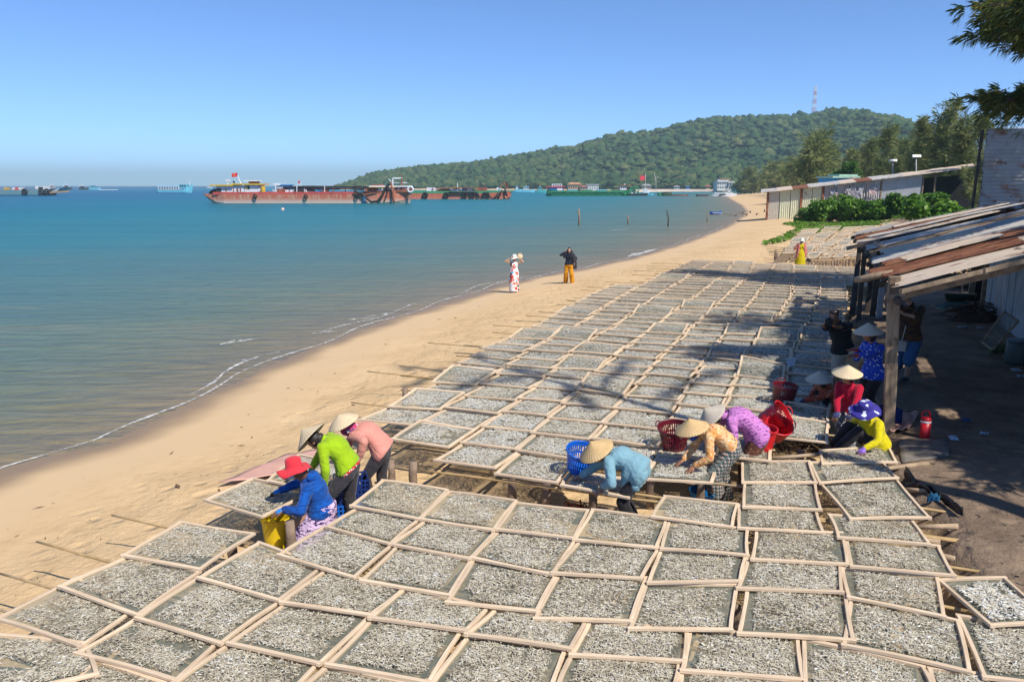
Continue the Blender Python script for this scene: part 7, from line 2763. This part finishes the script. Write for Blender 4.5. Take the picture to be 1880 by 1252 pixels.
part('canopy', box_px(808, 872, 344.6, 345.6, D, 5, -2.5), B_RUST, th)
for px in (795, 809, 840, 854, 872):
    part('stanchion', MB().bar(PD(px, 352, D - 2), PD(px, 343 if px != 840 else 336, D - 2), .22), B_RUST if px != 840 else B_WHITE, th)
for a, b in (((928, 348), (930, 334)), ((930, 334), (933, 348)), ((930, 334), (922, 338)), ((922, 338), (918, 345)), ((926, 340), (931, 341))):
    part('crane_arm', MB().bar(PD(a[0], a[1], D - 2), PD(b[0], b[1], D - 2), .38), B_RUST, th)

# the green barge and the small ramp boat at its end
D = 365.0
th = thing('barge', 'long dark green barge with a white wheelhouse and red roof band', 'barge', (XP(1080, D), D, WATER_Z))
hull('hull', XP(1004, D), XP(1152, D), D, 10, ZP(350.5, D - 5), H_GREEN, th, 1.2, .0, .6, .12, .05, .05, -.02, .95, n=18)
part('rub_rail', MB().bar((XP(1006, D), D - 5.1, ZP(352.6, D)), (XP(1146, D), D - 5.1, ZP(352.6, D)), .3), B_GREEN, th)
for k in range(9):
    px = 1012 + 15 * k
    part('frame', MB().bar(PD(px, 350.6, D - 5.1), PD(px, 356, D - 5.1), .25), B_GREEN, th)
part('deckhouse', box_px(1006, 1034, 344.5, 350.5, D, 6, -3), B_BLUE, th)
wh = part('wheelhouse', box_px(1013, 1031, 338, 343, D, 5, -2.5), B_WHITE, th)
for px in (1015, 1019, 1023, 1027):
    part('window', box_px(px, px + 2.4, 339.2, 341.4, D, .15, -2.65), B_DARK, wh)
part('roof', box_px(1002, 1037, 342.6, 344.4, D, 7, -3.5), simple('roof_red', (.46, .03, .05), .6, .1, .5), th)
part('side_panel', box_px(1022, 1032, 345.5, 350, D, .2, -3.2), B_WHITE, th)
for k in range(3):
    part('cargo', box_px(1042 + 27 * k, 1060 + 27 * k, 348.5, 350.6, D, 5, -2), (B_CYAN, B_GREEN, B_CYAN)[k], th)
part('boom', MB().bar(PD(1116, 347, D), PD(1152, 356, D), .4), B_GREEN, th)
D = 372.0
th = thing('ramp_boat', 'small grey landing boat with a green frame beside the green barge', 'boat', (XP(1172, D), D, WATER_Z))
hull('hull', XP(1150, D), XP(1188, D), D, 7, ZP(356, D), B_DARK, th, .8, .2, 0, .1, .1, .03, .08, .95, n=10)
for px in (1158, 1166, 1172):
    part('frame', MB().bar(PD(px, 356, D - 2), PD(px, 344, D - 2), .45), B_GREEN, th)
part('frame', MB().bar(PD(1157, 344, D - 2), PD(1173, 344, D - 2), .45), B_GREEN, th)
part('screen', box_px(1158, 1166, 344.4, 351, D, .3, -1.9), simple('frame_net', (.04, .17, .09), .8), th)
part('cabin', box_px(1157, 1172, 351.8, 355.6, D, 3, -1.5), B_WHITE, th)
D = 395.0
th = thing('tug', 'small tug with a white wheelhouse behind the green barge', 'boat', (XP(1150, D), D, WATER_Z))
hull('hull', XP(1128, D), XP(1160, D), D, 7, ZP(349, D), B_GREEN, th, .8, .8, 0, .2, .1, .04, .02, .95, n=10, bow_point=True)
part('wheelhouse', box_px(1138, 1149, 342.5, 349, D, 4, -2), B_WHITE, th)
for px in (1139.5, 1143, 1146):
    part('window', box_px(px, px + 2, 343.6, 345.6, D, .15, -2.15), B_DARK, th)
part('roof', box_px(1136, 1160, 340, 341.4, D, 5, -2.5), B_RUST, th)
part('mast', MB().bar(PD(1147, 343, D), PD(1147, 337, D), .4), B_WHITE, th)


def fishing_boat(label, px0, px1, wl, deck, cab_top, D, m_h, m_c, m_r, flip=False, extra=None, group='fishing boats moored in the bay', detail=True):
    th = thing('fishing_boat', label, 'boat', (XP((px0 + px1) / 2, D), D, WATER_Z), group)
    a, b = (px0, px1)
    L = XP(b, D) - XP(a, D)
    zd = ZP(deck, D)
    if flip:
        hull('hull', XP(b, D), XP(a, D), D, L * .24, zd, m_h, th, .8, L * .07, L * .03, .35, .08, .03, .02, .9, n=12, bow_point=True)
    else:
        hull('hull', XP(a, D), XP(b, D), D, L * .24, zd, m_h, th, .8, L * .07, L * .03, .35, .08, .03, .02, .9, n=12, bow_point=True)
    c0, c1 = (px0 + (px1 - px0) * (.42 if flip else .10), px0 + (px1 - px0) * (.88 if flip else .56))
    ct = cab_top + (deck - cab_top) * .25
    cb = part('cabin', box_px(c0 + 1, c1 - 1, ct, deck + .4, D, L * .15, -L * .075), m_c, th)
    if detail:
        n = max(2, int((c1 - c0) / 4))
        for k in range(n):
            q = c0 + 1.5 + (c1 - c0 - 3) * (k + .2) / n
            part('window', box_px(q, q + (c1 - c0) / n * .5, ct + (deck - ct) * .2, ct + (deck - ct) * .6, D, .15, -L * .075 - .12), B_DARK, cb)
    part('roof', box_px(c0 - 1, c1 + 1, ct - .9, ct + .1, D, L * .19, -L * .095), m_r, th)
    part('mast', MB().bar(PD((c0 + c1) / 2, ct, D), PD((c0 + c1) / 2, cab_top - 2, D), max(.12, D * .0006)), B_WHITE, th)
    return th


# the blue and white boat between the barges
D = 330.0
th = fishing_boat('blue and white fishing boat partly hidden behind the worn red barge', 502, 566, 354, 349.5, 337, D, B_WHITE, B_BLUE, B_BLUE)
part('wheelhouse', box_px(505, 516, 336.6, 341, D, 4, -2), B_WHITE, th)
for k in range(6):
    part('sign_panel', box_px(509 + 3.2 * k, 511 + 3.2 * k, 343.5, 346.5, D, .2, -3.4), B_WHITE, th)
for px in (530, 538, 546, 552):
    part('lamp_post', MB().bar(PD(px, 346, D), PD(px, 338, D), .25), B_WHITE, th)
flag(th, 551.5, 334, D, .9, 1.0, (553, 346, 551, 333))
# passenger boat out in the bay
D = 520.0
th = thing('passenger_boat', 'sky blue passenger boat with a long awning alone in the bay', 'boat', (XP(320, D), D, WATER_Z))
hull('hull', XP(288, D), XP(353, D), D, 6, ZP(348.4, D), B_CYAN, th, .8, 3.6, .4, .22, .06, .04, .02, .9, n=14, bow_point=True)
part('awning', box_px(290, 330, 340.2, 342.0, D, 5, -2.5), simple('awning_blue', (.30, .56, .72), .6, .1, .3), th)
for k in range(9):
    part('stanchion', MB().bar(PD(291 + 4.6 * k, 349, D - 2.4), PD(291 + 4.6 * k, 341, D - 2.4), .35), B_WHITE, th)
part('wheelhouse', box_px(331, 345, 338.6, 345.5, D, 4, -2), B_CYAN, th)
for px in (332.5, 336.5, 340.5):
    part('window', box_px(px, px + 2.6, 340, 343, D, .2, -2.2), B_DARK, th)
part('rail', MB().bar(PD(290, 348, D - 2.7), PD(332, 347.6, D - 2.7), .3), B_WHITE, th)
part('mast', MB().bar(PD(348, 341, D), PD(348, 333, D), .4), B_WHITE, th)
part('seats', box_px(293, 328, 345.5, 348.6, D, 2, -1), B_DARK, th)
# grey barge at the picture's sea end
D = 380.0
th = thing('barge', 'weathered grey-blue barge with a raised ramp at its end', 'barge', (XP(40, D), D, WATER_Z))
hull('hull', XP(-40, D), XP(92, D), D, 10, ZP(349, D - 5), H_GREY, th, 1.0, .0, .0, .10, .04, -.06, .0, .96, n=14)
part('ramp', MB().add([(XP(84, D), D - 4.5, ZP(358, D)), (XP(100, D), D - 4.5, ZP(347.5, D)), (XP(102, D), D - 4.5, ZP(348.5, D)), (XP(90, D), D - 4.5, ZP(358.5, D)), (XP(84, D), D + 4.5, ZP(358, D)), (XP(100, D), D + 4.5, ZP(347.5, D)), (XP(102, D), D + 4.5, ZP(348.5, D)), (XP(90, D), D + 4.5, ZP(358.5, D))],
                      [(0, 1, 2, 3), (7, 6, 5, 4), (0, 4, 5, 1), (2, 6, 7, 3), (1, 5, 6, 2)]), B_DARK, th)
part('ramp_panel', MB().add([(XP(100, D), D - 4, ZP(352, D)), (XP(119, D), D - 4, ZP(345, D)), (XP(112, D), D - 4, ZP(351, D)), (XP(100, D), D + 4, ZP(352.6, D)), (XP(119, D), D + 4, ZP(345.4, D)), (XP(112, D), D + 4, ZP(351.6, D))], [(0, 2, 1), (3, 4, 5), (0, 1, 4, 3), (2, 5, 4, 1)]), simple('ramp_pale', (.36, .46, .48), .6), th)
part('gangway', MB().bar(PD(90, 354, D - 4), PD(127, 351.6, D - 4), .8), B_WOOD, th)
for px in (45, 76, 86):
    part('tyre', ring(PD(px, 352, D - 5.4), 1.0, .45), B_TYRE, th, True)
part('deckhouse', box_px(70, 86, 342.2, 348, D, 5, -2.5), B_WHITE, th)
part('winch', box_px(78, 84, 343.5, 349, D, 2, -3.6), B_DARK, th)
for k, (px, mm) in enumerate(((13, B_YEL), (28, B_WHITE), (34, B_REDF), (40, B_WHITE))):
    part('cargo', box_px(px - 2, px + 2.5, 344.4, 349, D, 3, -2), mm, th)
part('railing', MB().bar(PD(-30, 347.4, D - 4.5), PD(70, 347.4, D - 4.5), .2), B_WOOD, th)
# distant boats
for lab, a, b, w, dk, tp, D, mh, mc, mr in (
        ('dark-hulled boat with a white roof beyond the barge ramp', 116, 132, 347, 344.8, 339.5, 900, B_DARK, B_DARK, B_WHITE),
        ('dark boat with a pale roof next to the cyan boat', 145, 162, 347, 345.2, 340.5, 900, B_DARK, B_DARK, B_WHITE),
        ('small cyan boat with a long low tail of nets', 163, 184, 347.5, 345.5, 340, 860, B_CYAN, B_CYAN, B_CYAN),
        ('tiny pale boat near the horizon above the ramp', 91, 102, 344, 342.6, 339.6, 1500, B_WOOD, B_WOOD, B_WHITE),
        ('tiny pale boat near the horizon beside the red barge stern', 380, 389, 345, 343.8, 341.6, 1500, B_WHITE, B_WHITE, B_WOOD),
        ('pale blue boat with red trim at the foot of the wooded point', 945, 958, 350, 347.8, 343.0, 600, B_CYAN, B_WHITE, B_BLUE),
        ('light blue boat with a white prow beside the second barge bow', 958, 982, 351, 348.6, 342.0, 560, B_CYAN, B_WHITE, B_CYAN),
        ('teal boat touching the green barge stern', 986, 1003, 351, 348.4, 343.0, 520, simple('teal_hull', (.06, .36, .36), .5), B_CYAN, B_GREEN),
        ('small white boat by the far shingle spit', 1181, 1193, 351.5, 349.6, 347.2, 520, B_WHITE, B_WHITE, B_WHITE)):
    fishing_boat(lab, a, b, w, dk, tp, D, mh, mc, mr, detail=(b - a) > 14)
nt = MB()
a, b = PD(184, 346.6, 850), PD(214, 346.6, 850)
for k in range(6):
    nt.box((a.x + (b.x - a.x) * k / 5, 850, WATER_Z + .3), (2.2, 2, .7))
nt.bar((a.x, 850, WATER_Z + .3), (b.x, 850, WATER_Z + .3), .5)
tag(nt.build('net_floats', B_WHITE, None, False, (a.x, 850, WATER_Z)), 'line of pale net floats trailing the cyan boat', 'floats')
# speed boat
D = 345.0
th = thing('speed_boat', 'white speed boat with a raked arch near the far beach', 'boat', (XP(1332, D), D, WATER_Z))
x0, x1 = XP(1312, D), XP(1352, D)
vs, fs = [], []
n = 12
for i in range(n + 1):
    s = i / n
    x = x1 + (x0 - x1) * s
    b_ = 1.35 * (1 - max(0, (s - .45) / .55) ** 2)
    zt = ZP(355.5, D) + .55 * s
    vs += [(x, D - b_, zt), (x, D - b_ * .9, WATER_Z - .2), (x, D + b_ * .9, WATER_Z - .2), (x, D + b_, zt)]
for i in range(n):
    for k in range(3):
        q = i * 4 + k
        fs.append((q, q + 1, q + 5, q + 4))
    fs.append((i * 4 + 3, i * 4, i * 4 + 4, i * 4 + 7))
fs += [(0, 3, 2, 1)]
part('hull', MB().add(vs, fs), B_WHITE, th, False)
part('stripe', MB().box(((x0 * .65 + x1 * .35), D - 1.22, ZP(357.3, D)), ((x1 - x0) * .30, .12, .55)), B_DARK, th)
part('windscreen', MB().add([(XP(1330, D), D - 1, ZP(355.4, D)), (XP(1342, D), D - 1, ZP(355.4, D)), (XP(1336, D), D - .8, ZP(352.8, D)), (XP(1330, D), D + 1, ZP(355.4, D)), (XP(1342, D), D + 1, ZP(355.4, D)), (XP(1336, D), D + .8, ZP(352.8, D))], [(0, 1, 2), (5, 4, 3), (0, 2, 5, 3), (1, 4, 5, 2)]), B_WHITE, th)
part('arch', MB().bar(PD(1346, 356, D - .9), PD(1336, 350.6, D - .9), .55, .3).bar(PD(1346, 356, D + .9), PD(1336, 350.6, D + .9), .55, .3).box(PD(1337, 350.8, D), (.7, 2.2, .3)), B_WHITE, th)
# low wrecks and floats between the landing boat and the speed boat
for k, (a, b, py, dk, D, mm, lab) in enumerate(((1188, 1200, 359, 355.5, 380, B_CYAN, 'pale dinghy alongside the landing boat'), (1208, 1218, 359, 354.5, 372, B_GREEN, 'pale green skiff with a raised bow'), (1216, 1234, 359.5, 354.2, 365, simple('weedy_green', (.05, .085, .045), .9, .3, .5), 'weedy green wreck in the shallows'),
                                                  (1232, 1264, 359.8, 357.8, 360, B_RUST, 'low dark red wreck beside the weedy one'), (1279, 1302, 359.8, 357.8, 355, simple('purple_wreck', (.10, .055, .07), .9, .3, .5), 'low purplish wreck nearest the speed boat'))):
    th = thing('old_boat' if k > 1 else 'dinghy', lab, 'boat', (XP((a + b) / 2, D), D, WATER_Z), 'small craft in the shallows')
    hull('hull', XP(a, D), XP(b, D), D, 2.4, ZP(dk, D), mm, th, .3, .5 if k < 3 else .1, .1, .3, .1, .05, .02, .9, n=8, bow_point=True)
    if k == 2:
        part('cabin', box_px(1220, 1228, 352.4, 355.5, D, 2, -1), mm, th)
c = PD(1309, 359, 350)
th = thing('jet_ski', 'small white water scooter beside the speed boat', 'water scooter', (XP(1312, 350), 350, WATER_Z))
part('hull', MB().ball((XP(1312, 350), 350, WATER_Z + .25), (.9, .4, .35), None, 10, 6), B_WHITE, th, True)
part('seat', MB().box((XP(1312, 350), 350, WATER_Z + .75), (.8, .35, .35)), B_DARK, th)
part('handlebar', MB().bar((XP(1311, 350) - .3, 350, WATER_Z + .6), (XP(1311, 350) - .5, 350, WATER_Z + 1.2), .14), B_WHITE, th)
# buoy, stakes in the water, blue boat on the sand
c = PD(519, 384, 152)
c.z = WATER_Z
th = thing('buoy', 'small pinkish white buoy floating in front of the worn barge', 'buoy', c)
part('float', MB().ball(c + Vector((0, 0, .12)), (.34, .34, .36), None, 12, 8), simple('buoy_pale', (.66, .48, .42), .5), th, True)
part('stem', MB().tube([c + Vector((0, 0, .4)), c + Vector((0, 0, .62))], .05, 6), B_RUST, th)
for k, (px, pt, pb_, r_, lean, lab) in enumerate(((1063, 384, 413, .13, .05, 'thickest wooden stake in the shallows, farthest from the sand'), (1153, 396, 412, .10, .0, 'short wooden stake between two taller ones'), (1226, 386, 416, .085, .12, 'tall dark stake leaning a little, third from the sea'), (1298, 388, 408, .07, -.05, 'thin stake in the shallows nearest the blue dinghy'))):
    b_ = P(px, pb_, WATER_Z)
    t_ = PD(px, pt, b_.y)
    mb = MB().tube([(b_.x, b_.y, WATER_Z - .8), (b_.x + lean * .3, b_.y, (WATER_Z + t_.z) / 2), (t_.x - lean, b_.y, t_.z)], [r_, r_ * .95, r_ * .8], 7)
    tag(mb.build('stake', (M_POSTT, M_TIMBER, M_TIMB_D, M_TIMBER)[k], None, True, (b_.x, b_.y, WATER_Z)), lab, 'stake', 'wooden stakes in the shallows')
D = 128.0
b_ = P(1316, 393, -.35)
th = thing('dinghy', 'bright blue dinghy drawn up where sand meets water', 'boat', b_)
hull('hull', XP(1306, b_.y), XP(1327, b_.y), b_.y, .8, -.05, simple('dinghy_blue', (.02, .10, .50), .5), th, .1, .2, .1, .3, .15, .03, .02, .9, wl=-.35, n=8, bow_point=True)
part('stripe', MB().box((b_.x, b_.y - .42, -.22), (1.5, .03, .08)), B_WHITE, th)
part('seat', MB().box((b_.x, b_.y, -.12), (.25, .6, .05)), B_WOOD, th)
gr = random.Random(21)
for k in range(9):
    px = 1330 + 10 * k
    p = P(px + gr.uniform(-3, 3), 392 - gr.uniform(0, 5), .0)
    z = float(ground_z(np.array(p.x), np.array(p.y)))
    th = thing('driftwood', ('short dark driftwood stump on the far sand, %s from the blue dinghy' % ORD[k]), 'driftwood', (p.x, p.y, z), 'driftwood on the far sand')
    part('stump', MB().tube([(p.x, p.y, z - .1), (p.x + gr.uniform(-.2, .2), p.y, z + gr.uniform(.25, .5))], [.12, .08], 6), M_TIMB_D, th)
    part('branch', MB().tube([(p.x, p.y, z + .2), (p.x + gr.uniform(-.9, .9), p.y + .2, z + gr.uniform(.15, .5))], [.07, .04], 5), M_TIMBER, th)


# houses on the far shore
def far_house(label, px0, px1, py0, py1, D, m_w, m_r, storeys=1, flat=False, seed=0):
    g = random.Random(seed)
    x0, x1 = XP(px0, D), XP(px1, D)
    z0, z1 = ZP(py1, D), ZP(py0, D)
    th = thing('shore_house', label, 'house', ((x0 + x1) / 2, D, z0), 'houses on the far shore')
    hw_ = (z1 - z0) * (.68 if not flat else .9)
    dp = min(14, x1 - x0)
    wl = part('wall', MB().box(((x0 + x1) / 2, D + dp / 2, z0 + hw_ / 2 - .6), (x1 - x0, dp, hw_ + 1.2)), m_w, th)
    n = max(2, int((px1 - px0) / 4))
    for s_ in range(storeys):
        for k in range(n):
            wx = x0 + (x1 - x0) * (k + .5) / n
            wz = z0 + hw_ * (s_ + .5) / storeys
            part('window', MB().box((wx, D - .06, wz), ((x1 - x0) / n * .45, .2, hw_ / storeys * .45)), B_DARK, wl)
    if flat:
        part('roof', MB().box(((x0 + x1) / 2, D + dp / 2, z0 + hw_ + .25), (x1 - x0 + 1.2, dp + 1.2, .5)), m_r, th)
    else:
        e = .8
        zz = z0 + hw_
        part('roof', MB().add([(x0 - e, D - e, zz), (x1 + e, D - e, zz), (x1 + e, D + dp + e, zz), (x0 - e, D + dp + e, zz), (x0 + (x1 - x0) * .2, D + dp / 2, z1), (x1 - (x1 - x0) * .2, D + dp / 2, z1)], [(0, 1, 5, 4), (1, 2, 5), (2, 3, 4, 5), (3, 0, 4), (3, 2, 1, 0)]), m_r, th)
    return th


W_W, W_P, W_O = simple('house_white', (.62, .61, .58), .8, .1, .2), simple('house_pink', (.52, .36, .28), .8, .15, .2), simple('house_ochre', (.46, .28, .16), .8, .2, .2)
R_O, R_W, R_R, R_G = simple('roof_orange', (.46, .22, .12), .8, .2, .3), simple('roof_pale', (.60, .55, .52), .7, .12, .3), simple('roof_brick', (.36, .13, .09), .8, .2, .3), simple('roof_grey', (.30, .29, .28), .8, .2, .3)
for k, a in enumerate((('ochre house with a wide orange roof behind the green barge', 1043, 1068, 335, 348, 745, W_O, R_O, 1, False), ('white two-storey house with a pale flat roof behind the green barge', 1077, 1099, 338.5, 348, 742, W_W, R_W, 2, True), ('low pink house between the ochre and white ones', 1066, 1078, 341, 348.5, 740, W_P, R_R, 1, False),
                       ('grey-roofed pink house at the foot of the trees', 1180, 1196, 338, 348.5, 700, W_P, R_G, 1, False), ('low white hut near the shingle spit', 1239, 1248, 341, 348, 690, W_W, R_G, 1, False), ('tiny blue hut among the shore trees', 1260, 1266, 341.5, 347, 690, B_BLUE, R_G, 1, True), ('brown hut on the spit', 1296, 1304, 340, 347.5, 685, W_O, R_R, 1, False),
                       ('long low blue stall under the trees', 1350, 1374, 341.5, 348, 560, B_CYAN, B_BLUE, 1, True), ('small white stall with a broken roof beyond the blue one', 1402, 1424, 339, 347, 430, W_W, R_W, 1, False))):
    far_house(*a, seed=k)
th = far_house('white three-level villa with terraces on the far shore', 1317, 1346, 333, 347.5, 590, W_W, R_W, 2, True, 20)
x = lambda q: XP(q, 590)
part('terrace', box_px(1319, 1338, 329.5, 333, 590, 6, 1), W_W, th)
part('terrace_roof', box_px(1321, 1342, 328.6, 329.6, 590, 7, .5), R_O, th)
part('balcony', box_px(1336, 1347.5, 335, 336, 590, 2, -2), W_W, th)
for px in (1337, 1342, 1347):
    part('column', box_px(px, px + .8, 336, 345, 590, .4, -1.8), W_W, th)
c = PD(1184, 324, 640)
th = thing('flag_mast', 'red banner on a tall mast before the wooded hill', 'flag', (c.x, 640, 0))
part('mast', MB().bar((c.x + .5, 640, -.5), (c.x + .5, 640, c.z + 2), .3), W_W, th)
flag(th, 1185, 327, 640, 4.4, 3.6)
c = PD(1203, 322, 670)
th = thing('bare_tree', 'pale bare dead tree by the far shore', 'tree', (c.x, 670, 0))
part('trunk', MB().tube([(c.x + 1, 670, -.5), (c.x + .6, 670, 8), (c.x - 1, 670, 15)], [.5, .4, .15], 6), simple('dead_wood', (.42, .38, .36), .9), th, True)
part('limb', MB().tube([(c.x + .6, 670, 8), (c.x + 2.2, 670, 12)], [.25, .1], 5), simple('dead_wood_limb', (.42, .38, .36), .9), th, True)
# pale shingle spit along the foot of the hill
sp_ = []
for px in range(1170, 1345, 6):
    sp_.append((px, 348.2))
vs, fs = [], []
for i, (px, py) in enumerate(sp_):
    a = PD(px, py, 560 + 60 * math.sin(i * .1))
    vs += [(a.x, a.y, WATER_Z - .3), (a.x, a.y + 6, WATER_Z + 1.5 + .3 * math.sin(i)), (a.x, a.y + 40, WATER_Z + 1.8), (a.x, a.y + 46, WATER_Z - .4)]
for i in range(len(sp_) - 1):
    for k in range(3):
        q = i * 4 + k
        fs.append((q, q + 4, q + 5, q + 1))
tag(MB().add(vs, fs).build('shingle_spit', simple('pale_shingle', (.50, .42, .33), .9, .2, .2), None, True), 'pale shingle spit at the foot of the hill', None, None, 'structure')
